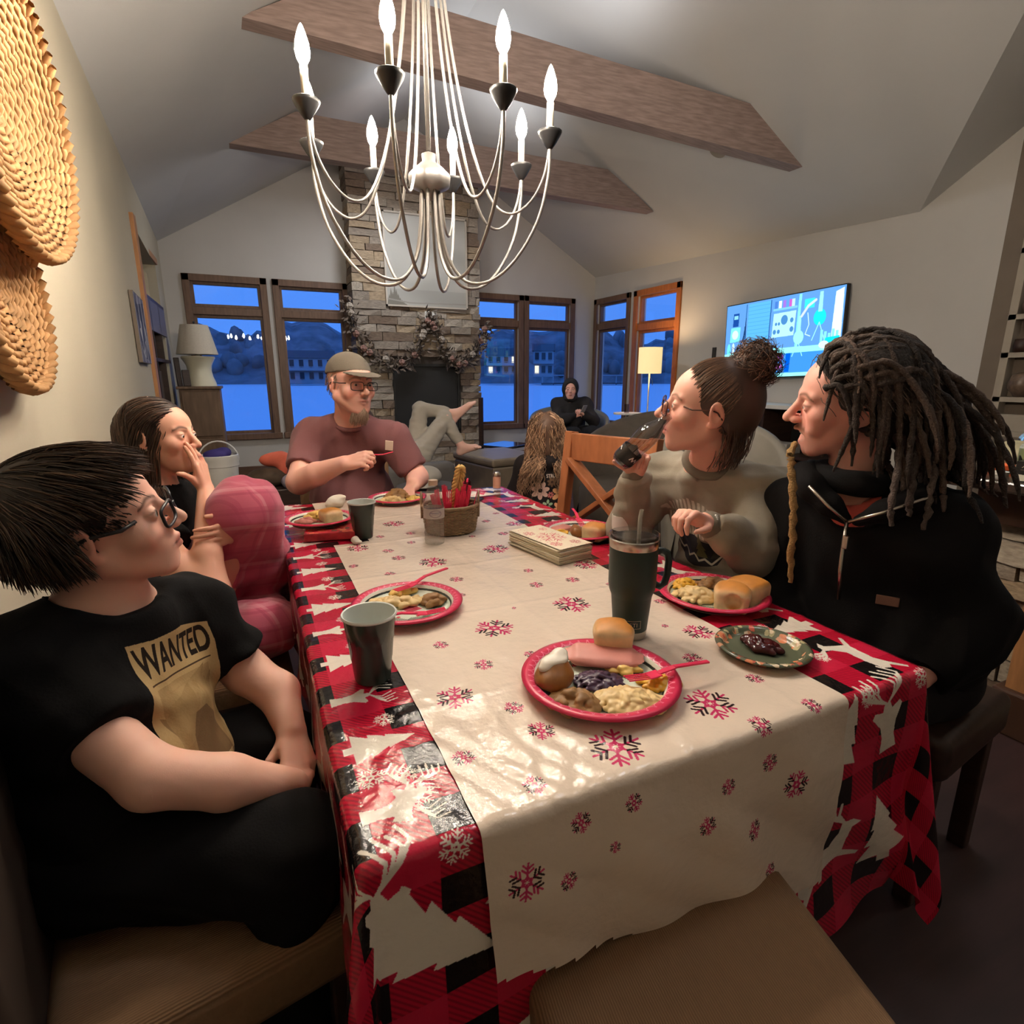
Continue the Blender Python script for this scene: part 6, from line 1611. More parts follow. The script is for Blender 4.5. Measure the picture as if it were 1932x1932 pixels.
def torso(sd, J, g=0.0, w=1.0, belly=0.0, k=.05):
    """J: pelvis, waist, chest, neck, shL, shR, hipL, hipR"""
    P, Wt, Ch, Nk = (np.array(J[n], float) for n in ('pelvis', 'waist', 'chest', 'neck'))
    up = nrm(Ch - P); sr = nrm(np.array(J['shR']) - np.array(J['shL'])); fw = np.cross(up, sr); sr = np.cross(fw, up)
    R = np.stack([sr, fw, up], 1)
    sd.ell(P, (.155 * w + g, .115 * w + g, .11 * w + g), k, R=R)
    sd.ell(Wt + fw * belly * .5, (.135 * w + g + belly * .4, .098 * w + g + belly, .14 * w), k, R=R)
    sd.ell(Ch, (.155 * w + g, .108 * w + g, .15 * w + g), k, R=R)
    top = Ch * .25 + Nk * .75
    for s in ('shL', 'shR'):
        S = np.array(J[s], float); sd.cap(top * .75 + S * .25 + up * -.012, S, .062 * w + g, .056 * w + g, k * .8)
    sd.cap(Ch, Nk - up * .03, .085 * w + g, .055 * w, k)
    return fw
def limb(sd, pts, rs, k=.015): sd.path(pts, rs, k)
def tubes(name, P, R, mt, parent, col=None, sides=3, flat=None):
    """many strands as thin tubes: P (n, s, 3) world points, R (s,) or (n, s) radii, col (n, 3)"""
    n, S, _ = P.shape
    T = np.empty_like(P); T[:, 1:-1] = P[:, 2:] - P[:, :-2]; T[:, 0] = P[:, 1] - P[:, 0]; T[:, -1] = P[:, -1] - P[:, -2]
    T /= np.maximum(np.linalg.norm(T, axis=2, keepdims=True), 1e-9)
    u = np.cross(T, np.array([.3, .5, .81])); u /= np.maximum(np.linalg.norm(u, axis=2, keepdims=True), 1e-9); v = np.cross(T, u)
    R = np.broadcast_to(R, (n, S))[..., None]
    V = np.stack([P + (u * math.cos(2 * PI * i / sides) + v * math.sin(2 * PI * i / sides)) * R for i in range(sides)], 2)   # n,S,sides,3
    idx = np.arange(n * S * sides).reshape(n, S, sides)
    F = np.stack([idx[:, :-1], np.roll(idx, -1, 2)[:, :-1], np.roll(idx, -1, 2)[:, 1:], idx[:, 1:]], -1).reshape(-1, 4)
    c = None if col is None else np.repeat(col, S * sides, 0)
    org = np.array(parent.location) if parent is not None else 0
    return npmesh(name, V.reshape(-1, 3) - org, F, mt, parent, True, c)
def grow(roots, flow, S, step, lift, M, r=(.079, .101, .091), c=(0, -.020, .030), body=(), jit=.0, seed=0, wave=0.0, wf=3.0, stiff=.5):
    """strands that slide over the skull along flow(P, s) and then hang; lengths in head units, returned in the world"""
    rg = np.random.default_rng(seed); n = len(roots)
    P = np.array(roots, float); c = np.array(c); r = np.array(r); out = [P.copy()]; D = None
    lf = lift if hasattr(lift, '__len__') else np.full(n, lift)
    st = step if hasattr(step, '__len__') else np.full(n, step)
    ph = rg.uniform(0, 2 * PI, n); Mi = np.linalg.inv(M)
    for s in range(1, S):
        d = flow(P, s / (S - 1)); d = d / np.maximum(np.linalg.norm(d, axis=1, keepdims=True), 1e-9)
        D = d if D is None else stiff * D + (1 - stiff) * d
        D = D / np.maximum(np.linalg.norm(D, axis=1, keepdims=True), 1e-9)
        if jit: D = D + rg.normal(0, jit, (n, 3))
        P = P + D * st[:, None]
        q = (P - c) / r; rad = np.linalg.norm(q, axis=1); mn = 1 + lf * min(1, s / 3)
        f = np.maximum(mn / np.maximum(rad, 1e-6), 1.0); P = c + (P - c) * f[:, None]
        for bc, br in body:
            w = P - bc; dist = np.linalg.norm(w, axis=1); g = np.maximum(br / np.maximum(dist, 1e-6), 1.0); P = bc + w * g[:, None]
        out.append(P.copy())
    O = np.stack(out, 1)
    if wave:
        t = np.linspace(0, 1, S)[None, :]; a = wave * np.clip(t * 2.0, 0, 1)
        O[..., 0] += a * np.sin(t * wf * 2 * PI + ph[:, None]); O[..., 1] += a * np.cos(t * wf * 2 * PI * .9 + ph[:, None] * 1.7)
    A = np.array(M); return O @ A[:3, :3].T + A[:3, 3]
def scalp(n, keep, seed=0, r=(.079, .101, .091), c=(0, -.020, .030)):
    rg = np.random.default_rng(seed); out = []
    while len(out) < n:
        d = rg.normal(size=(n * 3, 3)); d /= np.linalg.norm(d, axis=1, keepdims=True); p = np.array(c) + d * np.array(r)
        k = keep(p, d); out += list(p[k])
    return np.array(out[:n])
def hcol(n, a, b, seed=0):
    t = np.random.default_rng(seed).uniform(0, 1, (n, 1)) ** 1.5; return np.array(a) * (1 - t) + np.array(b) * t
def glasses(parent, M, mt, w=.052, h=.034, y=.108, z=.004, gap=.0165, th=.0022, drop=-.006, tint=None):
    """frames with lenses and temples to the ears, in head units"""
    M4 = Matrix([list(r) for r in np.array(M)]); inv = Matrix.Translation(-Vector(parent.location)); X = inv @ M4; k = np.linalg.norm(np.array(M)[:3, 0])
    m = MB()
    for s in (-1, 1):
        cx = s * (gap / 2 + w / 2); pts = []
        for i in range(29):
            t = 2 * PI * i / 28; e = .45
            px = cx + math.copysign(abs(math.cos(t)) ** e, math.cos(t)) * w / 2; pz = z + drop + math.copysign(abs(math.sin(t)) ** e, math.sin(t)) * h / 2
            pts.append((px, y - abs(px) ** 2 * 3.2, pz))
        m.tube([X @ Vector(p) for p in pts], th * k, 6, cap=False)
        m.tube([X @ Vector(p) for p in ((s * (gap / 2 + w), y - .047, z + drop + h * .32), (s * .079, .045, z + .004), (s * .083, .0, z + .008), (s * .084, -.012, z + .004), (s * .082, -.026, z - .012))], th * k * 1.25, 6)
    m.tube([X @ Vector(p) for p in ((-gap / 2 - .001, y - .001, z + drop + .003), (0, y + .002, z + drop + .006), (gap / 2 + .001, y - .001, z + drop + .003))], th * k, 6)
    o = m.build('glasses', mt, parent, smooth=True)
    for s in (-1, 1):
        cx = s * (gap / 2 + w / 2); P = []
        for i in range(20):
            t = 2 * PI * i / 20; px = cx + math.copysign(abs(math.cos(t)) ** .45, math.cos(t)) * w / 2 * .97; P.append(X @ Vector((px, y - abs(px) ** 2 * 3.2, z + drop + math.copysign(abs(math.sin(t)) ** .45, math.sin(t)) * h / 2 * .97)))
        l = MB(); l.add(P, [tuple(range(20))]); l.build('lens', M_lens, o, merge=False)
    return o
M_eye = mat('eye_wet', (1, 1, 1), .12, vcol=True, spec=.6)
M_lens = glass_pane('spectacle_lens', (.96, .96, .97))
M_skin = mat('skin', (1, 1, 1), .5, vcol=True, sss=.12, spec=.35, bump=.04, bscale=500)
M_hair = mat('hair', (1, 1, 1), .42, vcol=True, spec=.5)
M_tooth = mat('teeth', lin(228, 216, 200), .25)
SK_BOY = lin(236, 184, 162); SK_GIRL = lin(234, 176, 150); SK_MAN = lin(238, 180, 162); SK_WOM = lin(236, 178, 158); SK_DRD = lin(236, 174, 158)
LIP = lin(186, 104, 96)
def onto(o, p, d):
    """where a ray from the world point p along d meets an object: point and normal in the world"""
    from mathutils.bvhtree import BVHTree
    me = o.data; off = o.parent.location if o.parent else Vector((0, 0, 0))
    T = BVHTree.FromPolygons([v.co for v in me.vertices], [tuple(q.vertices) for q in me.polygons])
    h = T.ray_cast(Vector(p) - off, Vector(d).normalized())
    return (h[0] + off, h[1]) if h[0] is not None else (Vector(p), -Vector(d).normalized())
def stick(nm, mt, parent, garment, p, d, w, h, th=.003, roll=0.0):
    """a small sewn label lying on a garment"""
    q, n = onto(garment, p, d)
    if n.dot(Vector(d)) > 0: n = -n
    up = (Vector((0, 0, 1)) - n * n.z).normalized(); x = up.cross(n); R = Matrix((x, up, n)).transposed() @ Matrix.Rotation(roll, 3, 'Z')
    m = MB(); m.box((0, 0, 0), (w, h, th)); o = m.build(nm, mt, parent, bevel=th * .3); o.location = q + n * th * .6 - parent.location; o.rotation_euler = R.to_euler(); return o
def person(label, base):
    return thing('person', label, 'person', base)
def cloth_mat(name, col, rough=.9, **k): return mat(name, col, rough, spec=.2, sheen=.08 if max(col) > .06 else 0, bump=.12, bscale=260, **k)
# ------------------------------------------------------------------ boy in a black shirt, nearest on the left
def boy():
    t = person('boy with glasses in a black printed shirt sitting nearest the camera', (-.20, .92, 0))
    M = HM((-.240, 1.06, 1.040), -1.56, .22, .18, 1.0)
    J = dict(pelvis=(-.26, 1.01, .545), waist=(-.27, 1.03, .66), chest=(-.265, 1.06, .80), neck=(-.25, 1.075, .925), shL=(-.155, 1.18, .830), shR=(-.345, .975, .845))
    sd = Sdf(); head(sd, M, nose=.55, jaw=.98, fat=.006, brow=.6, chin=.85, lips=1.0)
    nk = ap(M, (0, -.022, -.07)); sd.cap(nk, (-.262, 1.085, .90), .052, .058, .02)
    torso(sd, J, -.012, .86, .02)
    # near (right) arm and far (left) arm
    eR, wR = (-.185, .855, .70), (.000, .875, .607); eL, wL = (-.06, 1.15, .69), (.01, 1.02, .615)
    limb(sd, [J['shR'], eR, (-.09, .862, .655), wR], [.050, .042, .040, .027]); limb(sd, [J['shL'], eL, (-.005, 1.10, .655), wL], [.050, .042, .039, .027])
    hand(sd, hframe(wR, (.15, .9, -.35), (-.3, .1, -1)), (.7, .75, .8, .9), -1, .03, (.5, .4), .86)
    hand(sd, hframe(wL, (.1, -.9, -.35), (-.3, -.1, -1)), (.8, .8, .85, .9), 1, .03, (.5, .4), .86)
    sd.path([(-.30, .92, .53), (.0, .78, .545), (-.05, .80, .12)], [.075, .055, .04], .03); sd.path([(-.22, 1.10, .53), (-.01, 1.08, .545), (-.05, 1.10, .12)], [.075, .055, .04], .03)
    solid(sd, 'body', M_skin, t, .009, (((-.36, -.11, .0024), (-.05, .06, .0042)), ((.96, 1.16, .0024), (.86, .955, .0042)), ((.925, 1.175, .0024), (.56, .66, .0045))),
          col=head_col(M, SK_BOY, LIP, lin(62, 44, 34), .08, browk=.8), smooth_it=1)
    eyes(t, M, lin(96, 84, 70), look=(0, -.05))
    glasses(t, M, mat('black_matte_frame', (.012, .012, .013), .35), .050, .033, .109, .004, .018, .0026)
    # shirt
    g = .012; s = Sdf()
    s.cap(J['shR'], eR, .070, .066, .03).cap(J['shL'], eL, .070, .066, .03)
    d = nrm(np.array(eR) - np.array(J['shR'])); s2 = np.array(J['shR']) + d * .150
    s.box(s2 + d * .10, (.12, .12, .095), .002, .004, '-', R=np.stack([nrm(np.cross(d, (0, 0, 1))), nrm(np.cross(np.cross(d, (0, 0, 1)), d)), d], 1))
    d = nrm(np.array(eL) - np.array(J['shL'])); s2 = np.array(J['shL']) + d * .14
    s.box(s2 + d * .10, (.12, .12, .095), .002, .004, '-', R=np.stack([nrm(np.cross(d, (0, 0, 1))), nrm(np.cross(np.cross(d, (0, 0, 1)), d)), d], 1))
    fw = torso(s, J, g, .88, .035, .06); s.cap((-.27, 1.02, .60), (-.25, 1.0, .56), .15, .16, .06)
    s.ell((-.225, 1.06, .945), (.088, .088, .062), .012, '-'); s.cap(nk, (-.255, 1.08, .93), .062, .068, .01, '-')
    Ib = Img(512, 512, c255(12, 11, 12)); TAN = c255(176, 150, 106)
    Ib.poly([(110, 40), (150, 30), (260, 22), (380, 34), (410, 60), (424, 300), (420, 430), (300, 446), (180, 436), (96, 440), (90, 200)], TAN)
    r = random.Random(3)
    for k in range(40): Ib.poly([(r.uniform(110, 400), r.uniform(40, 330)) for _ in range(3)], c255(*r.choice(((150, 122, 82), (128, 100, 64), (190, 166, 122), (96, 74, 48)))), .55)
    Ib.text('WANTED', 108, 356, 70, c255(34, 26, 20), bold=.025, sx=.70)
    Ib.line([(120, 336), (396, 336)], 5, c255(70, 52, 36)); Ib.poly([(130, 96), (384, 96), (384, 322), (130, 322)], c255(150, 124, 84), .7)
    Ib.poly([(170, 96), (344, 96), (330, 190), (290, 236), (226, 236), (186, 190)], c255(84, 62, 42), .6); Ib.line([(130, 70), (384, 70)], 9, c255(60, 44, 30)); Ib.line([(170, 52), (344, 52)], 5, c255(90, 68, 44))
    im = Ib.image('poster_print'); cC = np.array((-.205, 1.02, .725)) + .035 * nrm(np.array(J['shL']) - np.array(J['shR'])); sr = nrm(np.array(J['shR']) - np.array(J['shL'])); up = nrm(np.array(J['neck']) - np.array(J['pelvis']))
    fwd = nrm(np.cross(up, sr)); lf = -sr
    M_sh = cloth_mat('black_printed_cotton', lin(12, 11, 12), img=im, mask=True)
    def uv(V, N):
        p = V - cC; u = .5 + (p @ lf) / .27; v = .5 + (p @ up) / .34
        return np.stack([u, v], 1)
    def msk(V, N):
        p = V - cC; k = (N @ fwd > .05) & (np.abs(p @ lf) < .14) & (np.abs(p @ up) < .16) & (p @ fwd > -.10); return np.repeat(k[:, None].astype(float), 3, 1)
    solid(s, 'shirt', M_sh, t, .0062, fold=.010, ff=46, seed=2, uv=uv, col=msk, smooth_it=2)
    p = Sdf(); p.ell((-.26, .99, .535), (.17, .16, .10), .05); p.path([(-.29, .93, .545), (.0, .785, .553), (-.045, .80, .12)], [.100, .075, .065], .04); p.path([(-.22, 1.10, .545), (-.015, 1.085, .553), (-.05, 1.10, .12)], [.098, .075, .065], .04)
    solid(p, 'trousers', cloth_mat('black_trousers', lin(13, 12, 13)), t, .009, fold=.011, ff=40, seed=5)
    # hair
    base = Sdf().frame(M); base.ell((0, -.026, .042), (.084, .104, .090), .01); base.ell((0, -.055, .0), (.078, .072, .075), .02)
    base.ell((0, .115, -.02), (.085, .075, .085), .02, '-'); base.ell((0, .03, -.075), (.14, .09, .07), .015, '-'); base.ell((0, -.05, -.115), (.2, .2, .055), .01, '-')
    solid(base, 'hair_base', mat('dark_brown_hair', lin(38, 28, 23), .6), t, .006)
    wh = np.array((.01, -.075, .105))
    def keep(p, d): return (p[:, 2] > -.045 + .0 * p[:, 0]) & ~((p[:, 1] > .052) & (p[:, 2] < .075)) & ~((p[:, 1] > .0) & (p[:, 2] < .01))
    roots = scalp(3200, keep, 1)
    def flow(P, s):
        w = P - wh; f = np.stack([w[:, 0] * .9, w[:, 1] + .02, w[:, 2] * .6], 1); f /= np.maximum(np.linalg.norm(f, axis=1, keepdims=True), 1e-6)
        f[:, 1] += .35 * (P[:, 2] > .06); f[:, 2] -= .55 * s + .25; return f
    rg = np.random.default_rng(4); x, y, z = roots.T
    L = np.where(z > .07, .072, np.where(y > -.03, np.clip((z - .036) * .95, .006, .06), np.clip((z + .062) * .95, .012, .062)))
    L = np.where((y > .03) & (z > .06), .036, L) * rg.uniform(.8, 1.12, len(roots)) / 11
    P = grow(roots, flow, 12, L, rg.uniform(.05, .18, len(roots)) * np.clip((z + .06) / .09, .2, 1), M, jit=.05, seed=2)
    tubes('hair', P, np.interp(np.linspace(0, 1, 12), [0, .2, .8, 1], [.0011, .0014, .0011, .0003]), M_hair, t, hcol(3200, lin(34, 25, 21), lin(96, 72, 54), 3))
boy()
# ------------------------------------------------------------------ girl in pink plaid pajamas, hand over her mouth
def girl():
    t = person('girl in pink plaid pajamas covering her mouth with one hand', (-.22, 1.88, 0))
    M = HM((-.245, 1.925, 1.095), -2.02, .04, -.02, .95)
    J = dict(pelvis=(-.27, 1.86, .56), waist=(-.28, 1.88, .68), chest=(-.285, 1.90, .81), neck=(-.27, 1.92, .955), shL=(-.20, 2.02, .88), shR=(-.30, 1.79, .875))
    sd = Sdf(); head(sd, M, nose=.45, jaw=.92, fat=.001, brow=.5, chin=.85, lips=1.05, lid=.0042)
    nk = ap(M, (0, -.022, -.07)); sd.cap(nk, (-.277, 1.915, .93), .044, .048, .02)
    torso(sd, J, -.012, .80)
    eR = (-.135, 1.585, .715); mo = ap(M, (0, .098, -.062))
    fwd_ = nrm(ap(M, (0, 1, 0)) - ap(M, (0, 0, 0))); rt_ = nrm(ap(M, (1, 0, 0)) - ap(M, (0, 0, 0))); wR = tuple(ap(M, (.012, .128, -.062)) + np.array((0, 0, -.098)) + rt_ * .008)
    limb(sd, [J['shR'], (-.22, 1.66, .78), eR], [.044, .042, .040]); limb(sd, [eR, (-.145, 1.65, .80), wR], [.040, .036, .023])
    hd = nrm(np.array((0, 0, 1.0)) - fwd_ * .12); fc = -fwd_
    hand(sd, hframe(wR, hd, fc), (.14, .16, .16, .2), -1, .02, (.1, -.25), .84)
    eL, wL = (-.035, 1.95, .74), (-.052, 1.705, .852)
    limb(sd, [J['shL'], eL, (-.035, 1.84, .80), wL], [.044, .040, .036, .023])
    hand(sd, hframe(wL, (-.74, -.66, -.02), (-.5, .8, -.1)), (.30, .32, .32, .36), 1, .03, (.2, .3), .84)
    sd.path([(-.22, 1.80, .54), (-.03, 1.72, .90), (-.02, 1.90, .50)], [.07, .05, .035], .03)
    solid(sd, 'body', M_skin, t, .009, (((-.35, -.12, .0024), (-.12, -.02, .004)), ((1.82, 2.05, .0024), (1.56, 1.82, .0036)), ((.98, 1.22, .0024), (.70, .98, .0036))),
          col=head_col(M, SK_GIRL, lin(190, 106, 98), lin(52, 36, 28), .10, browk=1.0), smooth_it=1)
    eyes(t, M, lin(70, 50, 36), look=(.1, -.25))
    s = Sdf(); s.cap(J['shR'], eR, .062, .060, .03).cap(J['shL'], eL, .062, .058, .03)
    for a, b, L in ((J['shR'], (-.22, 1.66, .78), .11), (J['shL'], eL, .12)):
        d = nrm(np.array(b) - np.array(a)); q = np.array(a) + d * L; e1 = nrm(np.cross(d, (0, 0, 1))); s.box(q + d * .15, (.11, .11, .145), .002, .004, '-', R=np.stack([e1, np.cross(d, e1), d], 1))
    torso(s, J, .012, .82, .02, .05); s.cap(nk, (-.27, 1.93, .97), .052, .056, .01, '-')
    solid(s, 'shirt', cloth_mat('black_cotton', lin(14, 13, 14)), t, .008, fold=.009, ff=50, seed=3)
    # pajama trousers: left knee drawn up, right leg folded flat
    M_paj = bpy.data.materials.new('pink_plaid_flannel'); M_paj.use_nodes = True
    N = M_paj.node_tree.nodes; L = M_paj.node_tree.links; p = N['Principled BSDF']; p.inputs['Roughness'].default_value = .9; p.inputs['Sheen Weight'].default_value = .3
    uvn = N.new('ShaderNodeUVMap'); sx = N.new('ShaderNodeSeparateXYZ'); L.new(uvn.outputs[0], sx.inputs[0]); last = None
    base = N.new('ShaderNodeRGB'); base.outputs[0].default_value = (*lin(196, 92, 116), 1); last = base.outputs[0]
    for ax in ('X', 'Y'):
        for fq, off, lo, hi, c in ((9.0, 0.0, .50, .56, (176, 66, 96)), (9.0, .45, .90, .92, (208, 140, 150)), (18.0, .2, .86, .88, (166, 60, 90))):
            m1 = N.new('ShaderNodeMath'); m1.operation = 'MULTIPLY_ADD'; m1.inputs[1].default_value = fq; m1.inputs[2].default_value = off; L.new(sx.outputs[ax], m1.inputs[0])
            fr = N.new('ShaderNodeMath'); fr.operation = 'FRACT'; L.new(m1.outputs[0], fr.inputs[0])
            rp = N.new('ShaderNodeValToRGB'); rp.color_ramp.interpolation = 'LINEAR'; rp.color_ramp.elements[0].position = lo; rp.color_ramp.elements[0].color = (0, 0, 0, 1); rp.color_ramp.elements[1].position = hi; rp.color_ramp.elements[1].color = (.5, .5, .5, 1); L.new(fr.outputs[0], rp.inputs[0])
            mx = N.new('ShaderNodeMix'); mx.data_type = 'RGBA'; L.new(rp.outputs[0], mx.inputs['Factor']); L.new(last, mx.inputs['A']); mx.inputs['B'].default_value = (*lin(*c), 1); last = mx.outputs['Result']
    L.new(last, p.inputs['Base Color'])
    nb = N.new('ShaderNodeTexNoise'); nb.inputs['Scale'].default_value = 300; bp = N.new('ShaderNodeBump'); bp.inputs['Strength'].default_value = .15; bp.inputs['Distance'].default_value = .005; L.new(nb.outputs[0], bp.inputs['Height']); L.new(bp.outputs[0], p.inputs['Normal'])
    q = Sdf(); q.ell((-.25, 1.85, .555), (.16, .16, .10), .05)
    q.path([(-.22, 1.88, .56), (-.045, 1.735, .895)], [.100, .088], .05); q.path([(-.045, 1.735, .895), (.00, 1.84, .70), (-.02, 1.93, .53)], [.088, .080, .075], .04)
    q.path([(-.24, 1.72, .56), (-.02, 1.60, .575)], [.095, .078], .04); q.path([(-.02, 1.60, .575), (-.0, 1.74, .545), (-.10, 1.92, .535)], [.075, .065, .055], .04)
    def uv(V, Nn): return np.stack([V[:, 0] * .8 + V[:, 1] * .9, V[:, 2] + V[:, 1] * .25], 1)
    solid(q, 'pajama_trousers', M_paj, t, .008, fold=.013, ff=42, seed=7, uv=uv, smooth_it=2)
    f = Sdf().path([(-.03, 1.96, .505), (.0, 1.86, .495)], [.036, .030], .02); solid(f, 'foot', mat('foot_skin', SK_GIRL, .5), t, .007)
    # hair: straight, tucked behind the ear
    base = Sdf().frame(M); base.ell((0, -.024, .036), (.082, .104, .091), .01); base.ell((0, -.062, -.02), (.076, .062, .10), .03); base.ell((0, -.075, -.14), (.085, .045, .12), .05)
    base.ell((0, .105, -.005), (.080, .080, .090), .02, '-'); base.ell((.0, .03, -.075), (.14, .05, .07), .015, '-')
    solid(base, 'hair_base', mat('brown_hair', lin(44, 32, 26), .5), t, .006)
    n = 2200
    def keep(p, d): return (p[:, 2] > -.05) & ~((p[:, 1] > .064) & (p[:, 2] < .074 - .25 * np.abs(p[:, 0]))) & ~((p[:, 1] > -.005) & (p[:, 2] < .035))
    roots = scalp(n, keep, 3)
    def flow(P, s):
        x = P[:, 0] + .012; f = np.stack([np.sign(x) * np.clip(.09 - np.abs(x), 0, .1) * 14 * (P[:, 2] > .03), np.where(P[:, 1] > -.045, -.95, .1) * np.where(P[:, 2] > -.03, 1, .2), -.35 - 1.1 * (P[:, 2] < .05) - s * .5 - 6 * np.clip(np.abs(x) - .06, 0, .03) * 4], 1); return f
    Mi = np.linalg.inv(M); bd = [(np.array(ap(Mi, (-.28, 1.90, .85))), .125), (np.array(ap(Mi, (-.28, 1.90, .75))), .135), (np.array(ap(Mi, J['shR'])), .075), (np.array(ap(Mi, J['shL'])), .075), (np.array(ap(Mi, (-.277, 1.915, .95))), .06)]
    Ls = np.random.default_rng(4).uniform(.85, 1.1, n) * .0195
    P = grow(roots, flow, 20, Ls, np.random.default_rng(5).uniform(.04, .10, n), M, body=bd, jit=.012, seed=2, stiff=.35)
    tubes('hair', P, np.interp(np.linspace(0, 1, 20), [0, .1, .85, 1], [.0012, .0016, .0013, .0004]), M_hair, t, hcol(n, lin(46, 33, 27), lin(92, 66, 50), 3))
    m = MB(); m.ball(ap(M, (.078, .0, -.031)) - np.array(t.location), .0042, 8, 6); m.build('earring', M_steel, t, smooth=True)
girl()
# ------------------------------------------------------------------ man in a cap at the far end of the table
def man():
    t = person('bearded man in a grey cap and plum shirt at the far end of the table', (.42, 2.85, 0))
    M = HM((.418, 2.60, 1.232), -2.77, -.02, -.03, 1.10)
    J = dict(pelvis=(.43, 2.92, .56), waist=(.43, 2.84, .72), chest=(.42, 2.76, .92), neck=(.42, 2.66, 1.10), shL=(.595, 2.64, .985), shR=(.250, 2.775, .990))
    sd = Sdf()
    def brd(P, C):
        x, y, z = P.T; ax = np.abs(x)
        st = np.exp(-((z + .075) / .035) ** 4) * (y > -.01) * (z < -.040) * .45; C = C * (1 - st[:, None]) + np.array(lin(150, 112, 98)) * st[:, None]; return C
    head(sd, M, nose=1.0, jaw=1.08, fat=.007, brow=1.1, lips=.8, lid=.0030)
    nk = ap(M, (0, -.022, -.07)); sd.cap(nk, (.42, 2.68, 1.06), .062, .070, .02); torso(sd, J, -.01, 1.0, .05)
    eR, wR = (.165, 2.60, .815), (.335, 2.40, .915)
    limb(sd, [J['shR'], eR], [.062, .054]); limb(sd, [eR, (.235, 2.51, .86), wR], [.054, .050, .032])
    hand(sd, hframe(wR, (.78, -.50, .22), (.35, .65, -.65)), (.75, .85, .9, 1.0), -1, .02, (.35, .35), 1.02)
    eL, wL = (.695, 2.58, .80), (.635, 2.42, .80)
    limb(sd, [J['shL'], eL, wL], [.062, .052, .034]); hand(sd, hframe(wL, (-.5, -.7, -.2), (.3, -.2, -1)), (.5, .6, .6, .7), 1, .03, (.3, .3), 1.0)
    for x in (.32, .54): sd.path([(x, 2.90, .54), (x, 2.64, .55), (x, 2.62, .1)], [.09, .065, .05], .03)
    solid(sd, 'body', M_skin, t, .010, (((.31, .53, .0028), (.15, .31, .006)), ((2.44, 2.73, .0028), (2.26, 2.44, .0045)), ((1.10, 1.36, .0028), (.78, 1.0, .0045))),
          col=head_col(M, SK_MAN, lin(176, 100, 92), lin(130, 100, 84), .14, beard=brd), smooth_it=1)
    eyes(t, M, lin(90, 96, 100), look=(0, -.15))
    glasses(t, M, mat('dark_wire_frame', (.03, .025, .025), .3), .050, .032, .109, .004, .018, .0016)
    # shirt
    s = Sdf(); s.cap(J['shR'], eR, .078, .076, .03).cap(J['shL'], eL, .078, .076, .03)
    for a, b, L in ((J['shR'], eR, .185), (J['shL'], eL, .175)):
        d = nrm(np.array(b) - np.array(a)); q = np.array(a) + d * L; e1 = nrm(np.cross(d, (0, 0, 1))); s.box(q + d * .12, (.13, .13, .115), .002, .004, '-', R=np.stack([e1, np.cross(d, e1), d], 1))
    torso(s, J, .012, 1.04, .075, .06); s.ell((.43, 2.80, .70), (.19, .155, .13), .06); s.cap(nk, (.42, 2.66, 1.10), .070, .074, .01, '-')
    M_plum = cloth_mat('plum_jersey', lin(118, 78, 80), var=.06)
    sh = solid(s, 'shirt', M_plum, t, .009, fold=.014, ff=36, seed=4, smooth_it=2)
    s = Sdf(); ax = nrm(np.array(nk) - np.array((.42, 2.69, 1.03))); e1 = nrm(np.cross(ax, (1, 0, 0))); e2 = np.cross(ax, e1); cn = np.array((.42, 2.672, 1.068))
    s.path([cn + .074 * (e1 * math.cos(a) + e2 * math.sin(a)) for a in np.linspace(0, 2 * PI, 25)], [.0095] * 25, .01); solid(s, 'collar_rib', M_plum, t, .005)
    stick('pocket_label', mat('cream_label', lin(232, 212, 192), .7), t, sh, (.542, 2.30, .972), (.025, .3, -.012), .036, .046, .004, -.12)
    p = Sdf(); p.ell((.43, 2.92, .55), (.19, .16, .11), .05)
    for x in (.33, .53): p.path([(x, 2.90, .55), (x, 2.65, .56), (x, 2.63, .1)], [.11, .085, .07], .04)
    solid(p, 'trousers', cloth_mat('dark_denim', lin(44, 44, 54)), t, .012, fold=.006, ff=20)
    # cap
    c = Sdf().frame(M); c.ell((0, -.020, .045), (.084, .106, .086), .01); c.half((0, 0, .046), (0, .10, -1), .006); c.ell((0, -.02, .03), (.080, .102, .075), .004, '-')
    c2 = Sdf().frame(M); c2.box((0, .108, .050), (.060, .045, .0028), .003, .01, R=Matrix.Rotation(-.20, 3, 'X')); c2.ell((0, .09, .050), (.078, .020, .010), .012)
    M_capm = cloth_mat('olive_grey_cap', lin(104, 96, 86), var=.1)
    solid(c, 'cap_crown', M_capm, t, .0045)
    c3 = Sdf().frame(M); c3.ell((0, .075, .047), (.076, .088, .006), .004, R=Matrix.Rotation(-.16, 3, 'X')); c3.box((0, .0, .045), (.11, .060, .05), .002, .003, '-')
    solid(c3, 'cap_brim', M_capm, t, .004)
    m = MB(); m.ball(Vector(ap(M, (0, -.02, .134))) - t.location, .007, 8, 6); m.build('cap_button', M_capm, t, smooth=True)
    n = 260
    r = scalp(n, lambda p, d: (p[:, 2] < .045) & (p[:, 2] > -.035) & (p[:, 1] < .02), 5)
    P = grow(r, lambda P, s: np.stack([P[:, 0] * 2, P[:, 1] * 0 - .3, -np.ones(len(P))], 1), 6, .005, .03, M, jit=.08); tubes('hair', P, .0009, M_hair, t, hcol(n, lin(100, 84, 72), lin(150, 132, 116)))
    # goatee and moustache
    rg = np.random.default_rng(9); n = 1500; Q = []
    while len(Q) < n:
        x, z = rg.uniform(-.034, .034), rg.uniform(-.122, -.046)
        if z > -.052 and abs(x) > .028: continue
        if -.072 < z < -.056 and abs(x) < .020: continue
        y = (.094 if z > -.060 else .087) - .024 * (x / .034) ** 2 - max(0, (-.092 - z)) * .7; Q.append((x, y, z))
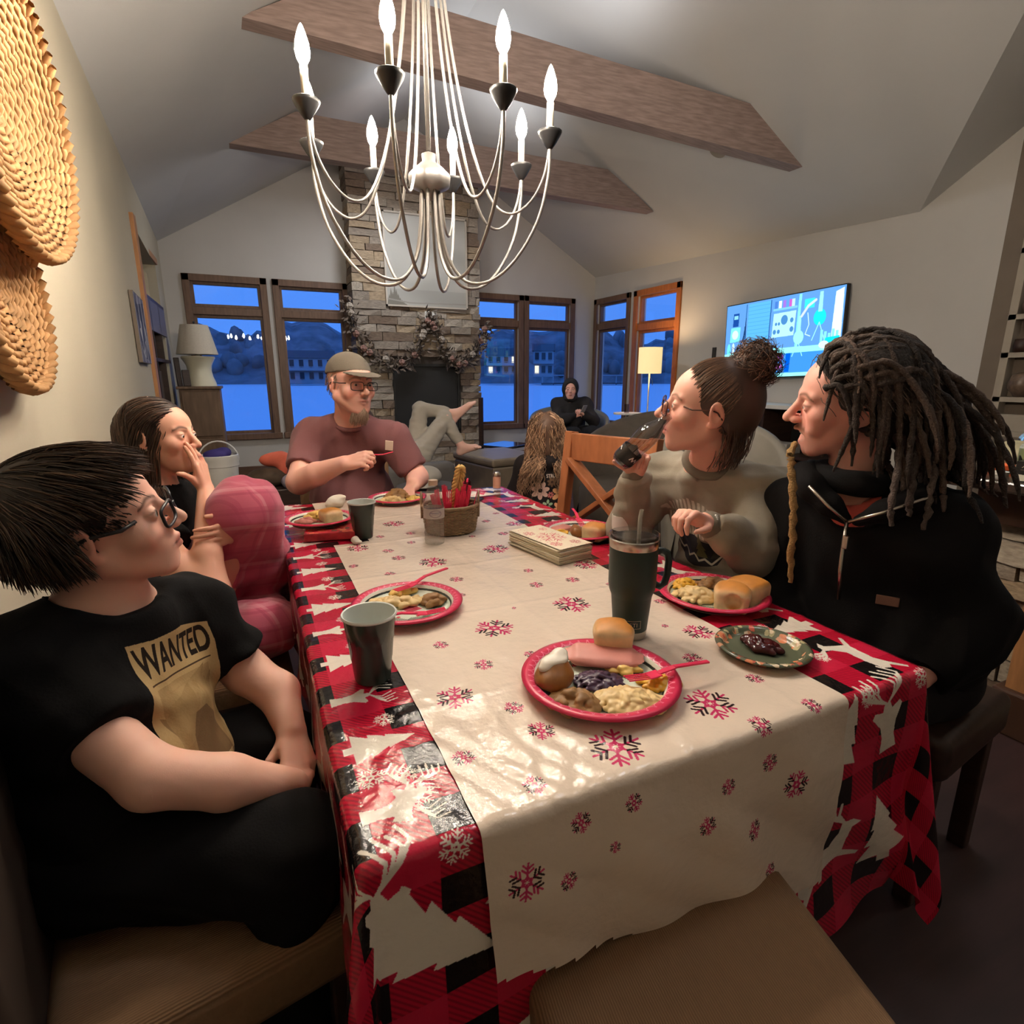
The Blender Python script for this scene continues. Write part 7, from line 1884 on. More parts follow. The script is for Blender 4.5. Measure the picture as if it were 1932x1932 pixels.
    R0 = np.array(Q)
    def flow(P, s): return np.stack([P[:, 0] * 2.5 * (1 - s), .30 - .75 * s + 0 * P[:, 0], -1 + 0 * P[:, 0]], 1)
    Lg = np.where(R0[:, 2] < -.085, .0062, .0028) * rg.uniform(.7, 1.2, n)
    P = grow(R0, flow, 7, Lg, 0, M, r=(.01, .01, .01), jit=.12, seed=3); tubes('beard', P, np.interp(np.linspace(0, 1, 7), [0, .5, 1], [.0011, .001, .0004]), M_hair, t, hcol(n, lin(128, 104, 86), lin(196, 176, 156), 2))
    tip = ap(hframe(wR, (.78, -.50, .22), (.35, .65, -.65)), (-.03 * 1, .085, -.02))
    fork('pink plastic fork held by the man in the cap', np.array(tip) + np.array((.115, -.02, .012)), np.array(tip) + np.array((-.035, .035, -.012)), M_pinkf)
man()
# ------------------------------------------------------------------ woman drinking, right side
def woman():
    t = person('woman in a grey sweatshirt with a messy bun drinking from a bottle', (1.36, 1.26, 0))
    M = HM((1.130, 1.170, 1.185), .93, .10, -.13, 1.10)
    J = dict(pelvis=(1.42, 1.26, .56), waist=(1.37, 1.26, .70), chest=(1.29, 1.25, .86), neck=(1.19, 1.225, 1.03), shL=(1.275, 1.075, .965), shR=(1.205, 1.42, .960))
    sd = Sdf(); head(sd, M, nose=1.0, jaw=.95, fat=.003, brow=.7, chin=.95, lips=.85)
    nk = ap(M, (0, -.025, -.07)); sd.cap(nk, (1.205, 1.23, 1.00), .047, .056, .025); torso(sd, J, -.012, .92, .0)
    eR, wR = (1.075, 1.42, .80), (1.035, 1.355, .985); eL, wL = (1.18, 1.02, .815), (1.035, 1.045, .905)
    limb(sd, [J['shR'], eR, wR], [.05, .042, .026]); limb(sd, [J['shL'], eL, wL], [.05, .042, .027])
    bd = nrm(np.array((1.020, 1.205, 1.160)) - np.array((.945, 1.295, 1.035)))     # bottle axis
    gp = np.array((.985, 1.247, 1.102))
    hand(sd, hframe(wR, (-.25, -.55, .75), (-.62, -.50, -.55)), (.85, .9, .95, 1.0), 1, .03, (.5, .25), .95)
    hand(sd, hframe(wL, (-.75, -.1, .35), (-.45, -.15, -.85)), (.75, .85, .9, .95), -1, .03, (.35, .45), .95)
    for y in (1.16, 1.36): sd.path([(1.42, y, .54), (1.18, y, .55), (1.2, y, .1)], [.085, .06, .045], .03)
    solid(sd, 'body', M_skin, t, .010, (((1.0, 1.24, .0026), (.92, 1.0, .0040)), ((1.05, 1.30, .0026), (1.30, 1.40, .0042), (.98, 1.05, .0042)), ((1.05, 1.32, .0026), (.88, 1.05, .0040))),
          col=head_col(M, SK_WOM, lin(186, 104, 100), lin(104, 74, 58), .16, browk=.8), smooth_it=1)
    eyes(t, M, lin(84, 70, 54), look=(0, -.2))
    glasses(t, M, mat('tortoise_frame', lin(70, 36, 26), .3), .046, .036, .110, .002, .018, .0016)
    # sweatshirt
    s = Sdf(); s.path([J['shR'], eR], [.070, .064], .03); s.path([eR, (1.05, 1.385, .90), wR], [.064, .058, .043], .02); s.path([J['shL'], eL], [.070, .064], .03); s.path([eL, (1.10, 1.035, .865), wL], [.064, .054, .042], .02)
    for a, b in ((eR, wR), (eL, wL)):
        d = nrm(np.array(b) - np.array(a)); q = np.array(b) - d * .012; e1 = nrm(np.cross(d, (0, .3, 1))); s.box(q + d * .06, (.09, .09, .058), .001, .003, '-', R=np.stack([e1, np.cross(d, e1), d], 1))
    torso(s, J, .010, .94, .01, .05); s.ell((1.37, 1.26, .68), (.15, .17, .14), .06); s.cap(nk, (1.19, 1.225, 1.04), .060, .066, .01, '-')
    up = nrm(np.array(J['neck']) - np.array(J['waist'])); lf = nrm(np.array(J['shL']) - np.array(J['shR'])); fwd = nrm(np.cross(lf, up)) * 1.0
    if fwd[0] > 0: fwd = -fwd
    cC = np.array((1.15, 1.25, .81))
    Iw = Img(384, 384, c255(150, 142, 128)); WH = c255(206, 200, 186); DK = c255(40, 38, 44)
    Iw.poly([(70, 130), (100, 60), (190, 30), (290, 50), (330, 110), (300, 130), (200, 150)], DK)
    for k in range(13):
        x = 70 + k * 19; Iw.poly([(x, 150), (x + 14, 150), (x + 13, 214), (x + 3, 212)], WH); Iw.poly([(x + 2, 224), (x + 15, 224), (x + 16 + (k - 6) * 1.5, 300 - abs(k - 6) * 8), (x + 5 + (k - 6) * 1.5, 302 - abs(k - 6) * 8)], WH)
    for x, w, h, c in ((150, 34, 120, (44, 40, 62)), (224, 28, 100, (98, 92, 62)), (286, 24, 80, (60, 60, 56)), (96, 22, 80, (88, 86, 76))):
        for j in range(3): Iw.poly([(x - w * (1 - .25 * j), 70 + h * .28 * j), (x + w * (1 - .25 * j), 70 + h * .28 * j), (x, 70 + h * (.5 + .25 * j))], c255(*c))
    Iw.line([(90, 84), (120, 70), (140, 82), (164, 62), (190, 76), (214, 56), (240, 66), (270, 52), (300, 74)], 7, WH)
    im = Iw.image('fringe_and_pines_print')
    M_swt = cloth_mat('grey_acid_wash', lin(150, 142, 128), img=im, mask=True, var=.28, vscale=9)
    def uv(V, N): p = V - cC; return np.stack([.5 - (p @ lf) / .30 * -1 * -1, .5 + (p @ up) / .32], 1)
    def uv2(V, N): p = V - cC; return np.stack([.5 + (p @ lf) / .30, .5 + (p @ up) / .32], 1)
    def msk(V, N):
        p = V - cC; k = (N @ fwd > .1) & (np.abs(p @ lf) < .145) & (np.abs(p @ up) < .155) & (p @ fwd > -.09); return np.repeat(k[:, None].astype(float), 3, 1)
    solid(s, 'sweatshirt', M_swt, t, .0075, fold=.015, ff=44, seed=6, uv=uv2, col=msk, smooth_it=2)
    M_rib = cloth_mat('grey_rib', lin(118, 110, 98))
    s = Sdf(); cn = np.array(nk) * .42 + np.array((1.205, 1.23, 1.00)) * .58; ax = nrm(np.array(nk) - np.array((1.205, 1.23, 1.0))); e1 = nrm(np.cross(ax, (0, 1, 0))); e2 = np.cross(ax, e1)
    s.path([cn + .064 * (e1 * math.cos(a) + e2 * math.sin(a)) - ax * .012 for a in np.linspace(0, 2 * PI, 25)], [.0105] * 25, .01); solid(s, 'neck_rib', M_rib, t, .005)
    for a, b in ((eR, wR), (eL, wL)):
        d = nrm(np.array(b) - np.array(a)); s = Sdf().cap(np.array(b) - d * .055, np.array(b) - d * .012, .041, .036); solid(s, 'cuff', M_rib, t, .006)
    p = Sdf(); p.ell((1.43, 1.26, .55), (.15, .19, .11), .05)
    for y in (1.16, 1.36): p.path([(1.42, y, .55), (1.19, y, .56), (1.21, y, .1)], [.10, .078, .065], .04)
    solid(p, 'trousers', cloth_mat('black_leggings', lin(26, 26, 30)), t, .012, fold=.005)
    # hair pulled back into a loose bun
    base = Sdf().frame(M); base.ell((0, -.024, .034), (.081, .103, .092), .01); base.ell((0, -.065, -.01), (.072, .055, .07), .03); base.ell((0, .116, -.012), (.080, .078, .096), .02, '-'); base.ell((0, .02, -.075), (.14, .075, .07), .012, '-')
    base.ell((0, -.085, .120), (.048, .046, .042), .02)
    HB = lin(60, 42, 34); solid(base, 'hair_base', mat('auburn_brown_hair', HB, .55), t, .006)
    n = 1700; bun = np.array((0, -.085, .115))
    r = scalp(n, lambda p, d: (p[:, 2] > -.055) & ~((p[:, 1] > .070) & (p[:, 2] < .078)) & ~((p[:, 1] > .0) & (p[:, 2] < .022)), 7)
    def flow(P, s): w = bun - P; return w
    L = np.linalg.norm(bun - r, axis=1) * 1.25 / 13
    P = grow(r, flow, 14, L, .04, M, jit=.03, seed=3); tubes('hair', P, np.interp(np.linspace(0, 1, 14), [0, .3, 1], [.0010, .0014, .0010]), M_hair, t, hcol(n, lin(62, 44, 35), lin(128, 94, 72), 4))
    n = 420; rg = np.random.default_rng(8); d = rg.normal(size=(n, 3)); d /= np.linalg.norm(d, axis=1, keepdims=True); r = bun + d * .034
    ax_ = rg.normal(size=(n, 3))
    def flow2(P, s): return np.cross(ax_, P - bun) + .25 * (P - bun) * (s - .3)
    P = grow(r, flow2, 12, .0095, 0, M, r=(.034, .034, .030), c=bun, jit=.04, seed=5); tubes('bun', P, np.interp(np.linspace(0, 1, 12), [0, .5, 1], [.0013, .0015, .0005]), M_hair, t, hcol(n, lin(58, 40, 32), lin(120, 86, 66), 5))
    n = 160; r = scalp(n, lambda p, d: (p[:, 2] < .0) & (p[:, 2] > -.06) & (p[:, 1] < -.03), 9)
    P = grow(r, lambda P, s: np.stack([P[:, 0] * 3, -.2 + .5 * s + 0 * P[:, 1], -1 + 0 * P[:, 2]], 1), 12, .009, .05, M, jit=.1, seed=6); tubes('loose_nape_hair', P, .0011, M_hair, t, hcol(n, lin(58, 40, 32), lin(110, 80, 62), 6))
    m = MB()
    for k in range(9):
        a = -.6 + k * .17; q = np.array(wL) + np.array((.004, .0, .0)) + .030 * np.array((.25 * math.sin(a), -math.cos(a), math.sin(a))); m.ball(Vector(q) - t.location, .0048, 8, 6)
    m.build('pearl_bracelet', M_white, t, smooth=True)
    # the bottle in her hand
    q = Vector(bd).to_track_quat('Z', 'Y'); b = thing('cola_bottle', 'cola bottle with a dark label tipped to the drinking woman\'s mouth', 'bottle', tuple(np.array((.940, 1.300, 1.030))), 0, None, q.to_euler())
    m = MB(); m.lathe([(0, .0), (.026, .002), (.031, .012), (.031, .05), (.0285, .068), (.031, .09), (.0315, .11), (.028, .13), (.017, .155), (.0125, .168), (.0125, .19)], 28); m.build('bottle_body', glass_pane('tinted_bottle_plastic', (.70, .66, .66), .04, .14), b, smooth=True)
    m = MB(); m.lathe([(0, .004), (.0245, .006), (.0295, .014), (.0295, .05), (.0, .072)], 28); m.build('cola', mat('cola_liquid', (.012, .005, .003), .1), b, smooth='auto')
    lb = Img(512, 128, c255(22, 18, 18))
    for x0 in (40, 296):
        lb.line([(x0, 60), (x0 + 14, 92), (x0 + 26, 56), (x0 + 44, 88), (x0 + 58, 54), (x0 + 80, 92), (x0 + 96, 56), (x0 + 124, 90), (x0 + 150, 70)], 10, c255(216, 208, 204))
    cyl_uv('label', [(.0318, .016), (.0318, .056)], 28, mat('black_bottle_label', (1, 1, 1), .3, img=lb.image('cola_label')), (0, 0, 0), 0, b)
woman()
# ------------------------------------------------------------------ man with dreadlocks, right side
def dread():
    t = person('laughing man with long dreadlocks in a black zip jacket on the right', (1.42, .82, 0))
    M = HM((1.246, .851, 1.215), .745, -.09, -.244, 1.10)
    J = dict(pelvis=(1.48, .80, .56), waist=(1.45, .80, .70), chest=(1.37, .815, .86), neck=(1.29, .845, 1.02), shL=(1.385, .690, .925), shR=(1.290, .965, .925))
    sd = Sdf()
    def brd(P, C):
        x, y, z = P.T; ax = np.abs(x)
        k = np.clip(np.exp(-((z + .048) / .006) ** 2) * (ax < .03) * (y > .075) * .75 + np.exp(-((z + .108) / .014) ** 2) * (ax < .028) * (y > .04) * .7 + .30 * np.exp(-((ax - .060) / .016) ** 2 - ((y - .012) / .020) ** 2) * np.clip((-.01 - z) / .03, 0, 1), 0, .8)
        return C * (1 - k[:, None]) + np.array(lin(112, 78, 56)) * k[:, None]
    head(sd, M, nose=.95, jaw=.95, fat=-.003, brow=1.15, chin=1.0, smile=True, lid=.0026)
    nk = ap(M, (0, -.025, -.07)); sd.cap(nk, (1.295, .845, .985), .054, .064, .025); torso(sd, J, -.012, 1.0)
    eL, wL = (1.420, .625, .735), (1.300, .640, .620); eR, wR = (1.27, 1.02, .72), (1.18, .90, .62)
    limb(sd, [J['shL'], eL, wL], [.06, .05, .032]); limb(sd, [J['shR'], eR, wR], [.06, .05, .032])
    hand(sd, hframe(wL, (-.55, .5, -.45), (-.2, .2, -1)), (.35, .4, .45, .5), -1, .04, (.3, .2), 1.02)
    hand(sd, hframe(wR, (-.2, -.8, -.4), (-.2, .0, -1)), (.5, .5, .55, .6), 1, .04, (.3, .2), 1.02)
    for y in (.70, .92): sd.path([(1.47, y, .54), (1.20, y, .55), (1.22, y, .1)], [.09, .065, .05], .03)
    solid(sd, 'body', M_skin, t, .010, (((1.12, 1.37, .0026), ), ((.73, .98, .0026), (.55, .64, .005)), ((1.08, 1.36, .0026), (.55, .66, .005))),
          col=head_col(M, SK_DRD, lin(188, 108, 102), lin(96, 68, 52), .14, beard=brd), smooth_it=1)
    eyes(t, M, lin(90, 100, 104), look=(0, -.1))
    s = Sdf().frame(M); s.ell((0, .079, -.0595), (.0235, .0135, .0055), .002); solid(s, 'teeth', M_tooth, t, .003)
    # jacket
    s = Sdf(); s.path([J['shL'], eL, wL], [.084, .080, .060], .04); s.path([J['shR'], eR, wR], [.080, .076, .060], .04)
    for a, b in ((eL, wL), (eR, wR)):
        d = nrm(np.array(b) - np.array(a)); q = np.array(b) - d * .005; e1 = nrm(np.cross(d, (0, .3, 1))); s.box(q + d * .07, (.1, .1, .068), .001, .003, '-', R=np.stack([e1, np.cross(d, e1), d], 1))
    torso(s, J, .034, 1.0, .03, .06); s.ell((1.43, .80, .66), (.19, .215, .19), .06); s.cap(nk, (1.29, .845, 1.03), .075, .080, .012, '-'); s.ell((1.205, .785, 1.005), (.085, .062, .072), .02, '-')
    M_jk = cloth_mat('black_canvas_jacket', lin(19, 18, 20), var=.2, vscale=6)
    jk = solid(s, 'jacket', M_jk, t, .009, fold=.016, ff=34, seed=8, smooth_it=2)
    q = Sdf(); torso(q, J, .026, 1.0, .03, .05); q.cap(nk, (1.285, .845, 1.02), .066, .072, .01, '-'); solid(q, 'coral_shirt', cloth_mat('coral_jersey', lin(214, 100, 92)), t, .009)
    s = Sdf(); ax = nrm(np.array(nk) - np.array((1.285, .85, 1.0))); e1 = nrm(np.cross(ax, (0, 1, 0))); e2 = np.cross(ax, e1); cn = np.array((1.272, .838, 1.040))
    s.path([cn + .068 * (e1 * math.cos(a) + e2 * math.sin(a)) for a in np.linspace(0, 2 * PI, 25)], [.021] * 25, .02); solid(s, 'neck_gaiter', cloth_mat('black_neck_gaiter', lin(20, 20, 22)), t, .006, fold=.003, ff=40)
    org = np.array(t.location)
    # zip from the open collar down the front
    def front(y, z): return np.array((0, y, z))
    zp = [(1.190, .772, .955), (1.178, .765, .905), (1.172, .760, .85), (1.178, .757, .78)]
    m = MB(); m.tube([np.array(p) + np.array((-.012, 0, 0)) - org for p in zp], .0045, 6); m.build('zip', M_steel, t, smooth=True)
    for pts in (((1.180, .772, .955), (1.155, .800, .985), (1.140, .845, 1.025)), ((1.180, .768, .955), (1.210, .715, .985), (1.275, .680, 1.015), (1.305, .672, 1.02))):
        m = MB(); m.tube([np.array(p) + np.array((-.012, -.006, .004)) - org for p in pts], .0042, 6); m.build('collar_zip', M_steel, t, smooth=True)
    for pts in (((1.195, .785, .955), (1.175, .815, .985), (1.165, .86, 1.02), (1.19, .905, 1.04), (1.245, .925, 1.045)), ((1.205, .765, .955), (1.230, .725, .985), (1.285, .695, 1.015), (1.335, .715, 1.04), (1.365, .77, 1.05))):
        f = Sdf(); f.path(pts, [.014, .024, .028, .028, .026], .02); solid(f, 'collar_flap', M_jk, t, .008, fold=.004)
    m = MB(); m.box((0, 0, 0), (.008, .012, .030)); o = m.build('zip_pull', M_steel, t, bevel=.002); o.location = np.array((1.160, .757, .915)) - org
    stick('jacket_label', mat('leather_label', lin(120, 84, 70), .6), t, jk, (1.00, .61, .80), (.211, .081, -.021), .045, .022, .004)
    p = Sdf(); p.ell((1.49, .81, .55), (.16, .2, .12), .05)
    for y in (.70, .92): p.path([(1.47, y, .55), (1.21, y, .56), (1.23, y, .1)], [.11, .085, .07], .04)
    solid(p, 'trousers', cloth_mat('dark_work_trousers', lin(30, 28, 30)), t, .012, fold=.005)
    # hair: roots swept back, dreadlocks gathered behind and hanging
    base = Sdf().frame(M); base.ell((0, -.030, .042), (.086, .108, .096), .01); base.ell((0, -.07, .0), (.084, .07, .09), .03); base.ell((0, .118, -.005), (.080, .078, .100), .02, '-'); base.ell((0, .035, -.075), (.14, .075, .08), .012, '-')
    HD = lin(40, 33, 31); solid(base, 'hair_base', mat('dark_matted_hair', HD, .8, bump=.5, bscale=220), t, .006, fold=.003, ff=60)
    n = 230
    r = scalp(n, lambda p, d: (p[:, 2] > -.055) & ~((p[:, 1] > .058) & (p[:, 2] < .085)) & ~((p[:, 1] > .01) & (p[:, 2] < .03)), 12)
    rg = np.random.default_rng(12); tie = np.array((-.0, -.125, .045)); side = rg.normal(0, 1, (n, 3)) * np.array((.55, .35, .25))
    Mi = np.linalg.inv(M); bd = [(np.array(ap(Mi, J['chest'])), .20), (np.array(ap(Mi, (1.36, .84, .97))), .14), (np.array(ap(Mi, J['shL'])), .115), (np.array(ap(Mi, J['shR'])), .115)]
    dn = Mi[:3, :3] @ np.array((0, 0, -1.0)); dn /= np.linalg.norm(dn); bk = Mi[:3, :3] @ np.array((.75, -.45, .0)); bk /= np.linalg.norm(bk)
    up_ = rg.uniform(0, 1, n)
    def flow(P, s):
        w = tie - P; dist = np.linalg.norm(w, axis=1, keepdims=True); hang = np.clip((P[:, 1:2] * -1 - .085) / .05, 0, 1) if s < .3 else np.ones((len(P), 1)) * 1.0
        a = w / np.maximum(dist, 1e-6) * (1 - hang) + hang * (dn * (.25 + 1.1 * s + .5 * (up_[:, None] < .55)) + bk * (1.0 - s) * (.25 + .75 * (up_[:, None] > .5)) + side * .42)
        return a
    L = rg.uniform(.65, 1.05, n) * .0122
    P = grow(r, flow, 26, L, rg.uniform(.08, .22, n), M, body=bd, jit=.03, seed=13, stiff=.55)
    Lp = P @ Mi[:3, :3].T + Mi[:3, 3]; ok = ~((Lp[..., 1] > .075) & (Lp[..., 2] < .06)).any(1); P = P[ok]; n = len(P)
    k = np.arange(26); R = np.array([(.0058 + .0022 * rg.uniform()) * (1 + .18 * np.sin(k * 2.3 + rg.uniform(0, 6)) + rg.normal(0, .07, 26)) * np.interp(k / 25, [0, .08, .85, 1], [.8, 1, .9, .35]) for _ in range(n)])
    M_drd = mat('dreadlock_hair', (1, 1, 1), .85, vcol=True, bump=.7, bscale=260)
    tubes('dreadlocks', P, R, M_drd, t, hcol(n, lin(36, 30, 29), lin(92, 74, 64), 6), 6)
    def lock(pts, r0, c, nm='dreadlock'):
        p = [np.array(q, float) for q in pts]; out = []
        for i in range(len(p) - 1):
            for j in range(6): out.append(p[i] + (p[i + 1] - p[i]) * j / 6 + rg.normal(0, .0012, 3))
        out.append(p[-1]); m = len(out)
        tubes(nm, np.array([out]), (r0 * (1 + .15 * np.sin(np.arange(m) * 1.9) + rg.normal(0, .06, m)) * np.interp(np.arange(m) / m, [0, .1, .8, 1], [.7, 1, .9, .5]))[None], M_drd, t, np.array([c]), 8)
    lock([(1.150, .905, 1.115), (1.085, .862, 1.10), (1.075, .842, 1.05), (1.068, .825, .99), (1.062, .815, .93), (1.060, .808, .87), (1.062, .805, .82)], .0085, lin(150, 116, 70))
    for dx, z1, c in ((0, .965, lin(84, 72, 68)), (.04, .985, lin(72, 60, 56)), (.085, .955, lin(88, 76, 70))):
        lock([(1.29 + dx * .4, .770 - dx * .4, 1.18), (1.245 + dx * .8, .725 - dx * .3, 1.12), (1.205 + dx * 1.0, .700 - dx * .3, 1.06), (1.190 + dx * 1.0, .692 - dx * .3, 1.01), (1.20 + dx * .8, .690 - dx * .3, z1)], .0075, c)
    n = 420; r = scalp(n, lambda p, d: (p[:, 2] > .02) & ~((p[:, 1] > .062) & (p[:, 2] < .085)), 14)
    P = grow(r, lambda P, s: np.stack([P[:, 0] * 5 + rg.normal(0, .3, n), -.8 + 0 * P[:, 1], -.2 - 1.4 * s + 0 * P[:, 0]], 1), 9, .008, .14, M, jit=.06, seed=15); tubes('loose_hair', P, .0008, M_hair, t, hcol(n, lin(44, 36, 33), lin(100, 82, 72), 7))
dread()
# ------------------------------------------------------------------ child with long wavy hair, seen from behind
def wavy():
    t = person('child with long wavy light brown hair and a flowered black hoodie seen from behind', (1.50, 2.82, 0))
    M = HM((1.525, 2.845, .955), -.35, -.05, 0, .93)
    J = dict(pelvis=(1.50, 2.82, .48), waist=(1.50, 2.81, .58), chest=(1.505, 2.81, .68), neck=(1.515, 2.82, .84), shL=(1.41, 2.86, .765), shR=(1.605, 2.80, .765))
    sd = Sdf(); head(sd, M, nose=.6, jaw=.9, chin=.85); nk = ap(M, (0, -.022, -.07)); sd.cap(nk, (1.512, 2.82, .80), .04, .045, .02); torso(sd, J, -.02, .72)
    eL, wL = (1.37, 2.90, .60), (1.42, 3.03, .60); eR, wR = (1.65, 2.86, .60), (1.62, 3.0, .60)
    limb(sd, [J['shL'], eL, wL], [.04, .034, .022]); limb(sd, [J['shR'], eR, wR], [.04, .034, .022])
    hand(sd, hframe(wL, (.4, .9, 0), (0, 0, -1)), side=1, s=.75); hand(sd, hframe(wR, (-.4, .9, 0), (0, 0, -1)), side=-1, s=.75)
    for x in (1.44, 1.56): sd.path([(x, 2.83, .46), (x, 2.84, .26), (x, 2.83, .06)], [.065, .048, .035], .02); sd.cap((x, 2.82, .035), (x + .02, 2.93, .03), .034, .028)
    solid(sd, 'body', M_skin, t, .009, (((1.45, 1.60, .0045),), ((2.75, 2.97, .0045),), ((.87, 1.09, .0045),)), col=head_col(M, SK_GIRL, LIP, lin(90, 66, 50)), smooth_it=1)
    eyes(t, M, lin(90, 80, 60))
    s = Sdf(); s.path([J['shL'], eL, wL], [.062, .055, .040], .03); s.path([J['shR'], eR, wR], [.062, .055, .040], .03); torso(s, J, .014, .80, .01, .05); s.ell((1.50, 2.82, .50), (.14, .115, .11), .05); s.cap(nk, (1.515, 2.82, .86), .05, .054, .01, '-')
    s.path([(1.43, 2.80, .815), (1.51, 2.735, .80), (1.59, 2.77, .815)], [.03, .034, .03], .03)
    Ih = Img(320, 400, c255(34, 28, 28))
    def bloom(x, y, r_, c, n=7, rot=0.2):
        for k in range(n):
            a = rot + k * 2 * PI / n; px, py = x + r_ * .62 * math.cos(a), y + r_ * .62 * math.sin(a)
            Ih.poly([(px + r_ * (.42 * math.cos(b) * math.cos(a) - .26 * math.sin(b) * math.sin(a)), py + r_ * (.42 * math.cos(b) * math.sin(a) + .26 * math.sin(b) * math.cos(a))) for b in np.linspace(0, 2 * PI, 16)], c)
        Ih.ell(x, y, r_ * .12, r_ * .12, c255(80, 52, 44))
    bloom(100, 205, 62, c255(226, 186, 172)); bloom(245, 175, 66, c255(236, 176, 128), 6, .5); bloom(180, 262, 34, c255(110, 84, 64)); bloom(172, 172, 24, c255(196, 112, 108)); bloom(150, 105, 36, c255(148, 172, 140), 5); bloom(90, 96, 24, c255(140, 110, 84), 5); bloom(235, 74, 50, c255(226, 160, 118), 6)
    Ih.text('DE   STRUCT', 84, 292, 24, c255(206, 190, 178), bold=.02, sx=.8)
    cC = np.array((1.49, 2.72, .64)); lf = nrm(np.array((.95, -.30, 0))); up = np.array((0, 0, 1.0)); bw = nrm(np.array((-.30, -.95, 0)))
    def uv(V, N): p = V - cC; return np.stack([.5 + (p @ lf) / .27, .5 + (p @ up) / .33], 1)
    def msk(V, N):
        p = V - cC; k = (N @ bw > .1) & (np.abs(p @ lf) < .125) & (np.abs(p @ up) < .155) & (p @ bw > -.12); return np.repeat(k[:, None].astype(float), 3, 1)
    solid(s, 'hoodie', cloth_mat('flowered_black_hoodie', lin(30, 25, 26), img=Ih.image('flower_print'), mask=True), t, .008, fold=.004, uv=uv, col=msk)
    p = Sdf(); p.ell((1.5, 2.83, .45), (.125, .10, .09), .04)
    for x in (1.44, 1.56): p.path([(x, 2.83, .44), (x, 2.84, .26), (x, 2.83, .05)], [.082, .062, .052], .03)
    solid(p, 'trousers', cloth_mat('navy_trousers', lin(40, 42, 60)), t, .010, fold=.004)
    n = 1500; r = scalp(n, lambda p, d: (p[:, 2] > -.05) & ~((p[:, 1] > .058) & (p[:, 2] < .088)) & ~((p[:, 1] > .02) & (p[:, 2] < .03)), 31)
    def flow(P, s):
        x = P[:, 0]; return np.stack([np.sign(x) * .35 * (s < .3) + x * 1.5, np.where(P[:, 1] > -.07, -.9, .15) * np.where(P[:, 2] > -.03, 1, .15), -.3 - 1.3 * (P[:, 2] < .07) - s], 1)
    Mi = np.linalg.inv(M); bd = [(np.array(ap(Mi, (1.505, 2.815, .71))), .155), (np.array(ap(Mi, (1.505, 2.815, .62))), .150)]
    rg = np.random.default_rng(3)
    P = grow(r, flow, 24, rg.uniform(.75, 1.1, n) * .0170, rg.uniform(.05, .22, n), M, body=bd, jit=.03, seed=4, wave=.013, wf=3.2, stiff=.35)
    tubes('hair', P, np.interp(np.linspace(0, 1, 24), [0, .1, .8, 1], [.0012, .0019, .0017, .0005]), M_hair, t, hcol(n, lin(92, 66, 50), lin(206, 164, 130), 8))
    b = Sdf().frame(M); b.ell((0, -.026, .036), (.083, .104, .091), .01); b.ell((0, -.065, -.06), (.085, .055, .13), .04); b.ell((0, .110, -.005), (.080, .080, .095), .02, '-'); solid(b, 'hair_base', mat('light_brown_hair', lin(88, 64, 50), .6), t, .008)
wavy()
